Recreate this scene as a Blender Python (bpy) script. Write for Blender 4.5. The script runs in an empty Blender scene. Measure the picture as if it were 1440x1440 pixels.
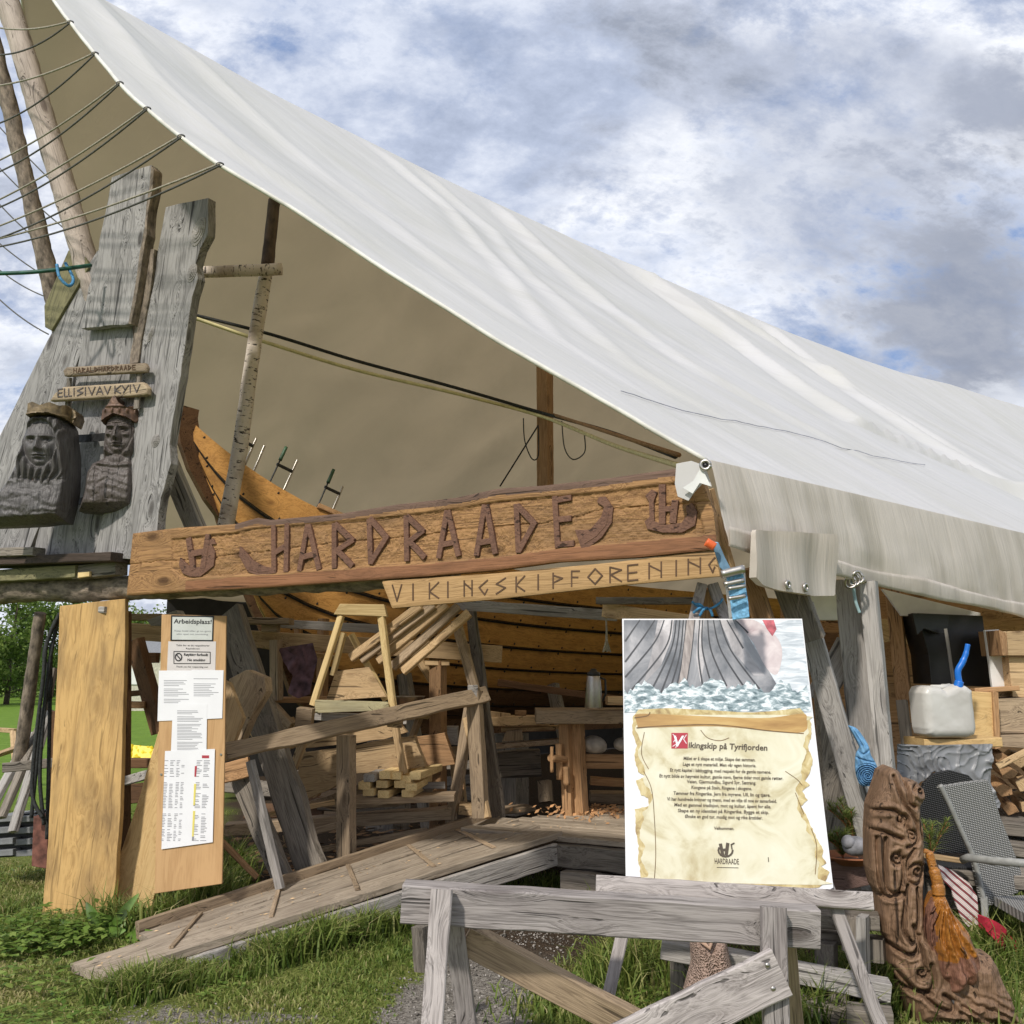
import bpy, bmesh, math, random
import numpy as np
from mathutils import Vector, Matrix, noise as mnoise
random.seed(7)
RNG = np.random.default_rng(7)
SC = bpy.context.scene
COL = SC.collection
# ------------------------------------------------------------------ camera
PITCH = math.radians(8.7)
FPX = 1440.0
CAMZ = 1.6
cam = bpy.data.cameras.new("camera")
cam.sensor_width = 36.0
cam.lens = 36.0
cam.clip_end = 2000
camo = bpy.data.objects.new("camera", cam)
COL.objects.link(camo)
camo.location = (0, 0, CAMZ)
camo.rotation_euler = (math.pi / 2 + PITCH, 0, 0)
SC.camera = camo
SC.render.resolution_x = 1024
SC.render.resolution_y = 1024
# ------------------------------------------------------------------ light
SC.view_settings.view_transform = 'Standard'
SC.view_settings.look = 'None'
SC.view_settings.exposure = 0.34
SC.view_settings.gamma = 1.0
SUN_EL = math.radians(42)
SUN_AZ = math.radians(207)      # compass style, from +Y clockwise: behind the camera, to the left
sd = Vector((math.sin(SUN_AZ) * math.cos(SUN_EL), math.cos(SUN_AZ) * math.cos(SUN_EL), math.sin(SUN_EL)))
sun = bpy.data.lights.new("sun", 'SUN')
sun.energy = 2.6
sun.angle = math.radians(3.0)
sun.color = (1.0, 0.94, 0.85)
suno = bpy.data.objects.new("sun", sun)
COL.objects.link(suno)
suno.rotation_euler = sd.to_track_quat('Z', 'Y').to_euler()
suno.location = (-5, -8, 12)
W_ = bpy.data.worlds.new("World")
SC.world = W_
W_.use_nodes = True
nt = W_.node_tree
nt.nodes.clear()


def nn(t, typ, **kw):
    n = t.nodes.new(typ)
    for k, v in kw.items():
        if k.startswith('i_'):
            n.inputs[int(k[2:])].default_value = v
        else:
            setattr(n, k, v)
    return n


def ramp(t, src, stops, interp='LINEAR'):
    r = t.nodes.new('ShaderNodeValToRGB')
    r.color_ramp.interpolation = interp
    e = r.color_ramp.elements
    while len(e) < len(stops):
        e.new(0.5)
    for i, (p, c) in enumerate(stops):
        e[i].position = p
        e[i].color = (c[0], c[1], c[2], 1) if not isinstance(c, (int, float)) else (c, c, c, 1)
    if src is not None:
        t.links.new(src, r.inputs[0])
    return r


def mixc(t, fac, a, b, mode='MIX'):
    m = t.nodes.new('ShaderNodeMix')
    m.data_type = 'RGBA'
    m.blend_type = mode
    for s, v in ((0, fac), (6, a), (7, b)):
        if isinstance(v, bpy.types.NodeSocket):
            t.links.new(v, m.inputs[s])
        elif s == 0:
            m.inputs[0].default_value = v
        else:
            m.inputs[s].default_value = (v[0], v[1], v[2], 1)
    return m.outputs[2]


def mth(t, op, a, b=None, c=None, clamp=False):
    m = t.nodes.new('ShaderNodeMath')
    m.operation = op
    m.use_clamp = clamp
    for i, v in enumerate((a, b, c)):
        if v is None:
            continue
        if isinstance(v, bpy.types.NodeSocket):
            t.links.new(v, m.inputs[i])
        else:
            m.inputs[i].default_value = v
    return m.outputs[0]


def build_sky():
    t = nt
    L = t.links.new
    out = nn(t, 'ShaderNodeOutputWorld')
    bg = nn(t, 'ShaderNodeBackground')
    bg.inputs[1].default_value = 0.10
    L(bg.outputs[0], out.inputs[0])
    sky = nn(t, 'ShaderNodeTexSky')
    sky.sky_type = 'NISHITA'
    sky.sun_disc = False
    sky.sun_elevation = SUN_EL
    sky.sun_rotation = SUN_AZ
    sky.air_density = 1.0
    sky.dust_density = 1.2
    tc = nn(t, 'ShaderNodeTexCoord')
    sep = nn(t, 'ShaderNodeSeparateXYZ')
    L(tc.outputs['Generated'], sep.inputs[0])
    z = mth(t, 'ADD', mth(t, 'MAXIMUM', sep.outputs[2], 0.0), 0.62)
    x = mth(t, 'DIVIDE', sep.outputs[0], z)
    y = mth(t, 'DIVIDE', sep.outputs[1], z)
    cmb = nn(t, 'ShaderNodeCombineXYZ')
    L(x, cmb.inputs[0])
    L(y, cmb.inputs[1])
    mp = nn(t, 'ShaderNodeMapping')
    mp.inputs['Rotation'].default_value = (0, 0, math.radians(-28))
    mp.inputs['Scale'].default_value = (1.0, 1.5, 1)
    mp.inputs['Location'].default_value = (3.1, 1.7, 0)
    L(cmb.outputs[0], mp.inputs[0])

    def noise(scale, detail, rough, dist, vec=mp.outputs[0]):
        n = nn(t, 'ShaderNodeTexNoise')
        n.inputs['Scale'].default_value = scale
        n.inputs['Detail'].default_value = detail
        n.inputs['Roughness'].default_value = rough
        n.inputs['Distortion'].default_value = dist
        L(vec, n.inputs['Vector'])
        return n.outputs[0]
    n1 = noise(2.6, 15, 0.62, 0.12)
    n2 = noise(9.5, 12, 0.66, 0.1)
    n3 = noise(2.0, 10, 0.60, 0.1)
    dens = mth(t, 'ADD', mth(t, 'MULTIPLY', n1, 0.72), mth(t, 'MULTIPLY', n2, 0.28))
    cov = ramp(t, dens, [(0.405, 0.10), (0.455, 0.62), (0.515, 1.0)])
    shade = mth(t, 'ADD', mth(t, 'MULTIPLY', n3, 0.6), mth(t, 'MULTIPLY', n2, 0.4))
    ccol = ramp(t, shade, [(0.38, (2.9, 3.2, 3.9)), (0.45, (4.7, 5.1, 6.1)), (0.52, (7.9, 8.1, 8.6)), (0.58, (5.2, 5.6, 6.5)), (0.66, (3.2, 3.5, 4.3))])
    blue = mixc(t, 0.75, sky.outputs[0], (1.9, 2.9, 5.3))
    lowk = ramp(t, sep.outputs[2], [(0.02, 1.0), (0.22, 0.0)])
    cov2 = mth(t, 'MAXIMUM', cov.outputs[0], mth(t, 'MULTIPLY', lowk.outputs[0], 0.55))
    mix = mixc(t, cov2, blue, ccol.outputs[0])
    # one heavy grey bank low on the right, a bright break under it
    for (dv, rad, colr, amt) in (((.395, .855, .322), .16, (2.3, 2.55, 3.2), .8), ((.30, .90, .46), .14, (3.4, 3.8, 4.8), .5), ((.432, .872, .205), .05, (7.2, 7.5, 8.1), .6), ((-.1, .85, .52), .2, (3.0, 3.8, 5.6), .35)):
        ds = nn(t, 'ShaderNodeVectorMath', operation='DISTANCE')
        nv = nn(t, 'ShaderNodeVectorMath', operation='NORMALIZE')
        L(tc.outputs['Generated'], nv.inputs[0])
        L(nv.outputs[0], ds.inputs[0])
        dn = Vector(dv).normalized()
        ds.inputs[1].default_value = dn
        w = mth(t, 'SUBTRACT', 1.0, mth(t, 'DIVIDE', ds.outputs['Value'], rad))
        w = mth(t, 'ADD', w, mth(t, 'MULTIPLY', mth(t, 'SUBTRACT', dens, .5), 6.0))
        wr = ramp(t, w, [(0.0, 0), (0.6, amt)], 'EASE')
        mix = mixc(t, wr.outputs[0], mix, colr)
    L(mix, bg.inputs[0])


build_sky()
# ------------------------------------------------------------------ picture -> world
cP, sP = math.cos(PITCH), math.sin(PITCH)
CAM = Vector((0, 0, CAMZ))


def ray(px, py):
    x = (px - 720) / FPX
    u = (720 - py) / FPX
    return Vector((x, cP - u * sP, sP + u * cP))


def W(px, py, D):
    r = ray(px, py)
    return CAM + r * (D / r.y)


def WG(px, py, z=0.0):
    r = ray(px, py)
    return CAM + r * ((z - CAMZ) / r.z)


def norm(v):
    return Vector(v).normalized()


class Plane:
    def __init__(s, p0, n, up=(0, 0, 1)):
        s.lazy = None
        s.p0 = Vector(p0)
        s.n = norm(n)
        u = Vector(up)
        s.uy = (u - s.n * u.dot(s.n)).normalized()
        s.ux = s.uy.cross(s.n)

    def hit(s, px, py):
        r = ray(px, py)
        k = (s.p0 - CAM).dot(s.n) / r.dot(s.n)
        return CAM + r * k

    def uv(s, px, py):
        d = s.hit(px, py) - s.p0
        return (d.dot(s.ux), d.dot(s.uy))

    def mat(s, off=0.0):
        m = Matrix.Identity(4)
        for i, a in enumerate((s.ux, s.uy, s.n)):
            for j in range(3):
                m[j][i] = a[j]
        p = s.p0 + s.n * off
        for j in range(3):
            m[j][3] = p[j]
        return m

    def off(s, d):
        q = Plane(s.p0 + s.n * d, s.n)
        q.uy, q.ux = s.uy, s.ux
        return q

    def scale(s, px, py):
        return (s.hit(px, py) - CAM).dot(Vector((0, cP, sP))) / FPX


RX = Vector((.726, .688, 0)).normalized()     # along the ridge and the boat
NX = Vector((.688, -.726, 0)).normalized()    # out of the right eave
GX = Vector((-.874, .486, 0)).normalized()    # along the gable, to the left
NG = Vector((-.486, -.874, 0)).normalized()   # out of the gable, to the camera
CORNER = Vector((0.95, 4.9, 0))
PEAK = CORNER + GX * 5.87


def GP(off=0.0):
    return Plane(CORNER + NG * off, NG)


def DP(D, yaw=0.0, px=None):
    a = math.radians(yaw)
    p = Plane((0, D, 0) if px is None else W(px, 940, D), (math.sin(a), -math.cos(a), 0))
    p.lazy = D if px is None and yaw else None
    return p


def settle(plane, pts):
    """a turned plane pivots about the middle of what stands on it"""
    if plane.lazy:
        x = sum(q[0] for q in pts) / len(pts)
        plane.p0 = W(x, 940, plane.lazy)
        plane.lazy = None


# ------------------------------------------------------------------ objects
MW = {}


def link(o, M=None, parent=None):
    COL.objects.link(o)
    M = M if M is not None else Matrix.Identity(4)
    MW[o.name] = M
    if parent is not None:
        o.parent = parent
        o.matrix_local = MW[parent.name].inverted() @ M
    else:
        o.matrix_local = M
    return o


def tag(o, label=None, cat=None, group=None, kind=None):
    if label:
        o['label'] = label
    if cat:
        o['category'] = cat
    if group:
        o['group'] = group
    if kind:
        o['kind'] = kind
    return o


def empty(name, loc, label, cat, group=None):
    o = bpy.data.objects.new(name, None)
    o.empty_display_size = 0.1
    link(o, Matrix.Translation(Vector(loc)))
    return tag(o, label, cat, group)


class MB:
    def __init__(s):
        s.v = []
        s.f = []
        s.m = []

    def add(s, v, f, mi=0):
        k = len(s.v)
        s.v += [tuple(p) for p in v]
        s.f += [tuple(i + k for i in q) for q in f]
        s.m += [mi] * len(f)

    def box(s, c, d, mi=0, M=None):
        cx, cy, cz = c
        x, y, z = d[0] / 2, d[1] / 2, d[2] / 2
        v = [Vector((cx + a * x, cy + b * y, cz + e * z)) for a in (-1, 1) for b in (-1, 1) for e in (-1, 1)]
        if M is not None:
            v = [M @ p for p in v]
        s.add(v, [(0, 1, 3, 2), (4, 6, 7, 5), (0, 4, 5, 1), (2, 3, 7, 6), (0, 2, 6, 4), (1, 5, 7, 3)], mi)

    def prism(s, poly, z0, z1, mi=0, M=None):
        a = 0
        n = len(poly)
        for i in range(n):
            a += poly[i][0] * poly[(i + 1) % n][1] - poly[(i + 1) % n][0] * poly[i][1]
        if a < 0:
            poly = poly[::-1]
        v = [Vector((p[0], p[1], z0)) for p in poly] + [Vector((p[0], p[1], z1)) for p in poly]
        if M is not None:
            v = [M @ p for p in v]
        f = [tuple(range(n))[::-1], tuple(range(n, 2 * n))]
        f += [(i, (i + 1) % n, n + (i + 1) % n, n + i) for i in range(n)]
        s.add(v, f, mi)

    def flat(s, poly, z, mi=0):
        a = 0
        n = len(poly)
        for i in range(n):
            a += poly[i][0] * poly[(i + 1) % n][1] - poly[(i + 1) % n][0] * poly[i][1]
        if a < 0:
            poly = poly[::-1]
        s.add([(p[0], p[1], z) for p in poly], [tuple(range(n))], mi)

    def tube(s, pts, r, seg=8, mi=0, cap=True):
        pts = [Vector(p) for p in pts]
        n = len(pts)
        rr = r if isinstance(r, (list, tuple)) else [r] * n
        v = []
        prev = None
        for i, p in enumerate(pts):
            d = (pts[min(i + 1, n - 1)] - pts[max(i - 1, 0)]).normalized()
            if prev is None:
                a = Vector((0, 0, 1)) if abs(d.z) < .9 else Vector((1, 0, 0))
                x = d.cross(a).normalized()
            else:
                x = (prev - d * prev.dot(d)).normalized()
            prev = x
            y = d.cross(x)
            for k in range(seg):
                an = 2 * math.pi * k / seg
                v.append(p + (x * math.cos(an) + y * math.sin(an)) * rr[i])
        f = []
        for i in range(n - 1):
            for k in range(seg):
                a, b = i * seg + k, i * seg + (k + 1) % seg
                f.append((a, b, b + seg, a + seg))
        if cap:
            f.append(tuple(range(seg))[::-1])
            f.append(tuple((n - 1) * seg + k for k in range(seg)))
        s.add(v, f, mi)

    def lathe(s, prof, seg=20, mi=0, M=None, ax='Z'):
        v = []
        for (r, h) in prof:
            for k in range(seg):
                an = 2 * math.pi * k / seg
                v.append(Vector((r * math.cos(an), r * math.sin(an), h)))
        if M is not None:
            v = [M @ p for p in v]
        n = len(prof)
        f = []
        for i in range(n - 1):
            for k in range(seg):
                a, b = i * seg + k, i * seg + (k + 1) % seg
                f.append((a, b, b + seg, a + seg))
        f.append(tuple(range(seg))[::-1])
        f.append(tuple((n - 1) * seg + k for k in range(seg)))
        s.add(v, f, mi)

    def build(s, name, mats, M=None, parent=None, smooth=False, bevel=0):
        me = bpy.data.meshes.new(name)
        me.from_pydata(s.v, [], s.f)
        if not isinstance(mats, (list, tuple)):
            mats = [mats]
        for m in mats:
            me.materials.append(m)
        if len(mats) > 1:
            me.polygons.foreach_set('material_index', s.m)
        if smooth:
            me.polygons.foreach_set('use_smooth', [True] * len(s.f))
        me.update()
        o = bpy.data.objects.new(name, me)
        link(o, M, parent)
        if bevel:
            b = o.modifiers.new('bevel', 'BEVEL')
            b.width = bevel
            b.segments = 2
            b.limit_method = 'ANGLE'
        return o


def np_mesh(name, V, F, mats, M=None, parent=None, smooth=True, mi=None):
    me = bpy.data.meshes.new(name)
    V = np.asarray(V, dtype=np.float32)
    F = np.asarray(F, dtype=np.int32)
    k = F.shape[1]
    me.vertices.add(len(V))
    me.vertices.foreach_set('co', V.ravel())
    me.loops.add(F.size)
    me.loops.foreach_set('vertex_index', F.ravel())
    me.polygons.add(len(F))
    me.polygons.foreach_set('loop_start', np.arange(0, F.size, k, dtype=np.int32))
    me.polygons.foreach_set('loop_total', np.full(len(F), k, dtype=np.int32))
    if not isinstance(mats, (list, tuple)):
        mats = [mats]
    for m in mats:
        me.materials.append(m)
    if mi is not None:
        me.polygons.foreach_set('material_index', np.asarray(mi, dtype=np.int32))
    if smooth:
        me.polygons.foreach_set('use_smooth', np.ones(len(F), dtype=bool))
    me.update(calc_edges=True)
    me.validate()
    o = bpy.data.objects.new(name, me)
    return link(o, M, parent)


def frame(A, B, face):
    A, B = Vector(A), Vector(B)
    x = (B - A).normalized()
    n = Vector(face)
    n = (n - x * n.dot(x))
    if n.length < 1e-4:
        n = Vector((1, 0, 0)) - x * x.x
    n.normalize()
    y = n.cross(x)
    m = Matrix.Identity(4)
    for i, a in enumerate((x, y, n)):
        for j in range(3):
            m[j][i] = a[j]
    for j in range(3):
        m[j][3] = A[j]
    return m, (B - A).length


BSEED = [0]


def beam(name, A, B, w, t, mat, parent=None, face=None, w2=None, warp=0.0015, wane=0.0, cut=0.0):
    """sawn timber from A to B; w across, t thick along face"""
    BSEED[0] += 1
    rs = random.Random(BSEED[0])
    face = face if face is not None else NG
    M, L = frame(A, B, face)
    w2 = w if w2 is None else w2
    n = max(3, min(26, int(L / 0.09)))
    c = min(0.005, w * .12, t * .2)
    mb = MB()
    v = []
    ph = rs.random() * 50
    for i in range(n + 1):
        k = i / n
        x = L * k
        hw = (w + (w2 - w) * k) / 2
        a = hw + warp * rs.uniform(-1, 1) + wane * mnoise.noise(Vector((x * 3.1 + ph, 0, 0)))
        b = hw + warp * rs.uniform(-1, 1) + wane * mnoise.noise(Vector((x * 3.1 + ph, 9, 0)))
        h = t / 2 + warp * .6 * rs.uniform(-1, 1)
        dx = 0
        if cut and i in (0, n):
            dx = cut
        for (yy, zz) in ((-b + c, -h), (a - c, -h), (a, -h + c), (a, h - c), (a - c, h), (-b + c, h), (-b, h - c), (-b, -h + c)):
            v.append((x + dx * yy / hw, yy, zz))
    f = [tuple(range(8))[::-1], tuple(n * 8 + i for i in range(8))]
    for i in range(n):
        for k in range(8):
            a, b = i * 8 + k, i * 8 + (k + 1) % 8
            f.append((a, b, b + 8, a + 8))
    mb.add(v, f)
    return mb.build(name, mat, M, parent)


def beamp(name, a, b, wpx, t, mat, parent=None, w2px=None, **kw):
    """a, b = (px, py, D); wpx measured on the photograph"""
    A, B = W(*a), W(*b)
    sa, sb = (a[2] * 1.01) / FPX, (b[2] * 1.01) / FPX
    w2 = (w2px if w2px else wpx) * sb
    return beam(name, A, B, wpx * sa, t, mat, parent, w2=w2, **kw)


def pole(name, A, B, r0, r1, mat, parent=None, seg=14, wob=0.01, rough=0.06, label=None, cat=None, group=None):
    BSEED[0] += 1
    rs = random.Random(BSEED[0] + 900)
    M, L = frame(A, B, (0.1, -1, 0.05))
    n = max(6, int(L / 0.05))
    ph = rs.random() * 90
    v = []
    for i in range(n + 1):
        x = L * i / n
        r = r0 + (r1 - r0) * i / n
        oy = wob * mnoise.noise(Vector((x * 1.1 + ph, 1, 0)))
        oz = wob * mnoise.noise(Vector((x * 1.1 + ph, 5, 3)))
        for k in range(seg):
            an = 2 * math.pi * k / seg
            rr = r * (1 + rough * mnoise.noise(Vector((x * 9 + ph, math.cos(an) * 1.5, math.sin(an) * 1.5))) * 2)
            v.append((x, oy + rr * math.cos(an), oz + rr * math.sin(an)))
    f = [tuple(range(seg))[::-1], tuple(n * seg + i for i in range(seg))]
    for i in range(n):
        for k in range(seg):
            a, b = i * seg + k, i * seg + (k + 1) % seg
            f.append((a, b, b + seg, a + seg))
    mb = MB()
    mb.add(v, f)
    o = mb.build(name, mat, M, parent, smooth=True)
    o.data.polygons[0].use_smooth = False
    o.data.polygons[1].use_smooth = False
    return tag(o, label, cat, group)


def rope(name, pts, r, mat, label=None, cat=None, group=None, parent=None, seg=6):
    mb = MB()
    mb.tube(pts, r, seg)
    o = mb.build(name, mat, None, parent, smooth=True)
    return tag(o, label, cat, group)


def sagline(A, B, sag, n=16):
    A, B = Vector(A), Vector(B)
    return [A.lerp(B, i / n) - Vector((0, 0, sag * 4 * (i / n) * (1 - i / n))) for i in range(n + 1)]


def smooth_pts(P, n=8):
    P = [Vector(p) for p in P]
    out = []
    for i in range(len(P) - 1):
        p0, p1, p2, p3 = P[max(i - 1, 0)], P[i], P[i + 1], P[min(i + 2, len(P) - 1)]
        for k in range(n):
            t = k / n
            out.append(0.5 * ((2 * p1) + (p2 - p0) * t + (2 * p0 - 5 * p1 + 4 * p2 - p3) * t * t + (3 * p1 - p0 - 3 * p2 + p3) * t ** 3))
    out.append(P[-1])
    return out


def slab(name, plane, pts, thick, mat, parent=None, grain=(0, 1), bevel=0.004, jag=0.0):
    """polygon traced in a real plane, extruded back by its thickness; local X runs along the grain"""
    settle(plane, pts)
    uv = [plane.uv(*p) for p in pts]
    if jag:
        out = []
        n = len(uv)
        rs = random.Random(len(pts) * 7 + int(pts[0][0]))
        for i in range(n):
            a, b = uv[i], uv[(i + 1) % n]
            L = math.hypot(b[0] - a[0], b[1] - a[1])
            k = max(1, int(L / 0.05))
            for j in range(k):
                t = j / k
                q = (a[0] + (b[0] - a[0]) * t, a[1] + (b[1] - a[1]) * t)
                if j and k > 3:
                    q = (q[0] + jag * mnoise.noise(Vector((q[0] * 6, q[1] * 6, 1))), q[1] + jag * mnoise.noise(Vector((q[0] * 6, q[1] * 6, 7))))
                out.append(q)
        uv = out
    cu = sum(p[0] for p in uv) / len(uv)
    cv = sum(p[1] for p in uv) / len(uv)
    g = Vector((grain[0], grain[1])).normalized()
    loc = [((p[0] - cu) * g.x + (p[1] - cv) * g.y, -(p[0] - cu) * g.y + (p[1] - cv) * g.x) for p in uv]
    mb = MB()
    mb.prism(loc, -thick, 0)
    gx = plane.ux * g.x + plane.uy * g.y
    gy = plane.n.cross(gx)
    M = Matrix.Identity(4)
    c = plane.p0 + plane.ux * cu + plane.uy * cv
    for i, a in enumerate((gx, gy, plane.n, c)):
        for j in range(3):
            M[j][i] = a[j]
    return mb.build(name, mat, M, parent, bevel=bevel)


def poly_dist(P, X, Y):
    """distance to polygon and nearest points, inside mask"""
    P = np.asarray(P, float)
    Q = np.roll(P, -1, axis=0)
    best = np.full(X.shape, 1e9)
    bx = np.zeros(X.shape)
    by = np.zeros(X.shape)
    ins = np.zeros(X.shape, bool)
    for (x0, y0), (x1, y1) in zip(P, Q):
        dx, dy = x1 - x0, y1 - y0
        L = dx * dx + dy * dy + 1e-12
        t = np.clip(((X - x0) * dx + (Y - y0) * dy) / L, 0, 1)
        qx, qy = x0 + t * dx, y0 + t * dy
        d = np.hypot(X - qx, Y - qy)
        m = d < best
        best = np.where(m, d, best)
        bx = np.where(m, qx, bx)
        by = np.where(m, qy, by)
        c = (y0 > Y) != (y1 > Y)
        with np.errstate(divide='ignore', invalid='ignore'):
            xi = (x1 - x0) * (Y - y0) / (y1 - y0 + 1e-15) + x0
        ins ^= c & (X < xi)
    return best, ins, bx, by


def line_dist(P, X, Y):
    best = np.full(X.shape, 1e9)
    for (x0, y0), (x1, y1) in zip(P[:-1], P[1:]):
        dx, dy = x1 - x0, y1 - y0
        L = dx * dx + dy * dy + 1e-12
        t = np.clip(((X - x0) * dx + (Y - y0) * dy) / L, 0, 1)
        best = np.minimum(best, np.hypot(X - x0 - t * dx, Y - y0 - t * dy))
    return best


def relief(name, plane, pts, hfun, thick, step, mats, parent=None, mfun=None, uvpts=None, horiz=False):
    """carved solid: front surface is hfun(U,V,distance to outline) above the plane, back is flat at -thick.
    local X points up the plane (grain)"""
    settle(plane, pts)
    P = uvpts if uvpts is not None else [plane.uv(*p) for p in pts]
    P = np.asarray(P, float)
    x0, y0 = P.min(0) - step
    x1, y1 = P.max(0) + step
    nx, ny = int((x1 - x0) / step) + 2, int((y1 - y0) / step) + 2
    X, Y = np.meshgrid(x0 + step * np.arange(nx), y0 + step * np.arange(ny), indexing='ij')
    d, ins, bx, by = poly_dist(P, X, Y)
    ok = ins | (d < step * .45)
    cell = ok[:-1, :-1] & ok[1:, :-1] & ok[1:, 1:] & ok[:-1, 1:]
    cnt = np.zeros(X.shape, int)
    for a in (0, 1):
        for b in (0, 1):
            cnt[a:nx - 1 + a, b:ny - 1 + b] += cell
    used = cnt > 0
    bnd = used & (cnt < 4)
    snap = bnd & (d < step * 1.6)
    X = np.where(snap, bx, X)
    Y = np.where(snap, by, Y)
    dd = np.where(ins & ~snap, d, 0)
    H = hfun(X, Y, dd)
    idx = np.full(X.shape, -1)
    n = used.sum()
    idx[used] = np.arange(n)
    xs, ys, hs = X[used], Y[used], H[used]
    if horiz:
        top = np.stack([xs, ys, hs], 1)
        bot = np.stack([xs, ys, np.full(n, -thick)], 1)
    else:
        top = np.stack([ys, -xs, hs], 1)
        bot = np.stack([ys, -xs, np.full(n, -thick)], 1)
    ci, cj = np.nonzero(cell)
    A, B, C, D = idx[ci, cj], idx[ci + 1, cj], idx[ci + 1, cj + 1], idx[ci, cj + 1]
    Ft = np.stack([A, B, C, D], 1)
    Fb = np.stack([A, D, C, B], 1) + n
    E = np.concatenate([np.stack([A, B], 1), np.stack([B, C], 1), np.stack([C, D], 1), np.stack([D, A], 1)])
    key = E[:, 0].astype(np.int64) * (n + 1) + E[:, 1]
    rkey = E[:, 1].astype(np.int64) * (n + 1) + E[:, 0]
    be = E[~np.isin(key, rkey)]
    Fs = np.stack([be[:, 1], be[:, 0], be[:, 0] + n, be[:, 1] + n], 1)
    F = np.concatenate([Ft, Fb, Fs])
    mi = None
    if mfun is not None:
        cx = (X[ci, cj] + X[ci + 1, cj + 1]) / 2
        cy = (Y[ci, cj] + Y[ci + 1, cj + 1]) / 2
        mt = mfun(cx, cy)
        mi = np.concatenate([mt, np.zeros(len(Fb), int), np.zeros(len(Fs), int)])
    M = plane.mat() if horiz else plane.mat() @ Matrix(((0, -1, 0, 0), (1, 0, 0, 0), (0, 0, 1, 0), (0, 0, 0, 1)))
    o = np_mesh(name, np.concatenate([top, bot]), F, mats, M, parent, mi=mi)
    try:
        o.data.set_sharp_from_angle(angle=math.radians(50))
    except Exception:
        pass
    return o


def fnoise(X, Y, sc, seed=0, octv=3):
    """cheap value noise on arrays"""
    out = np.zeros(X.shape)
    amp = 1.0
    for o in range(octv):
        x, y = X * sc + seed * 13.7, Y * sc + seed * 7.3
        xi, yi = np.floor(x).astype(int), np.floor(y).astype(int)
        fx, fy = x - xi, y - yi
        fx, fy = fx * fx * (3 - 2 * fx), fy * fy * (3 - 2 * fy)

        def h(a, b):
            q = (a * 374761393 + b * 668265263 + (seed + o) * 97531) & 0x7fffffff
            q = ((q ^ (q >> 13)) * 1274126177) & 0x7fffffff
            return ((q ^ (q >> 16)) & 0xffff) / 32767.5 - 1
        out += amp * ((h(xi, yi) * (1 - fx) + h(xi + 1, yi) * fx) * (1 - fy) + (h(xi, yi + 1) * (1 - fx) + h(xi + 1, yi + 1) * fx) * fy)
        amp *= .5
        sc *= 2.03
    return out


# ------------------------------------------------------------------ materials
def newmat(name):
    m = bpy.data.materials.new(name)
    m.use_nodes = True
    t = m.node_tree
    p = t.nodes['Principled BSDF']
    return m, t, p


def simple(name, col, rough=0.6, metal=0.0, var=0.12, nscale=12, bump=0.15, coat=0.0):
    m, t, p = newmat(name)
    tc = nn(t, 'ShaderNodeTexCoord')
    n = nn(t, 'ShaderNodeTexNoise')
    n.inputs['Scale'].default_value = nscale
    n.inputs['Detail'].default_value = 6
    t.links.new(tc.outputs['Object'], n.inputs[0])
    a = [max(0, c * (1 - var * 2)) for c in col]
    b = [min(1, c * (1 + var * 2)) for c in col]
    r = ramp(t, n.outputs[0], [(0.3, a), (0.7, b)])
    t.links.new(r.outputs[0], p.inputs['Base Color'])
    p.inputs['Roughness'].default_value = rough
    p.inputs['Metallic'].default_value = metal
    if coat:
        p.inputs['Coat Weight'].default_value = coat
    if bump:
        bm = nn(t, 'ShaderNodeBump')
        bm.inputs['Strength'].default_value = bump
        bm.inputs['Distance'].default_value = 0.01
        t.links.new(n.outputs[0], bm.inputs['Height'])
        t.links.new(bm.outputs[0], p.inputs['Normal'])
    return m


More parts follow.
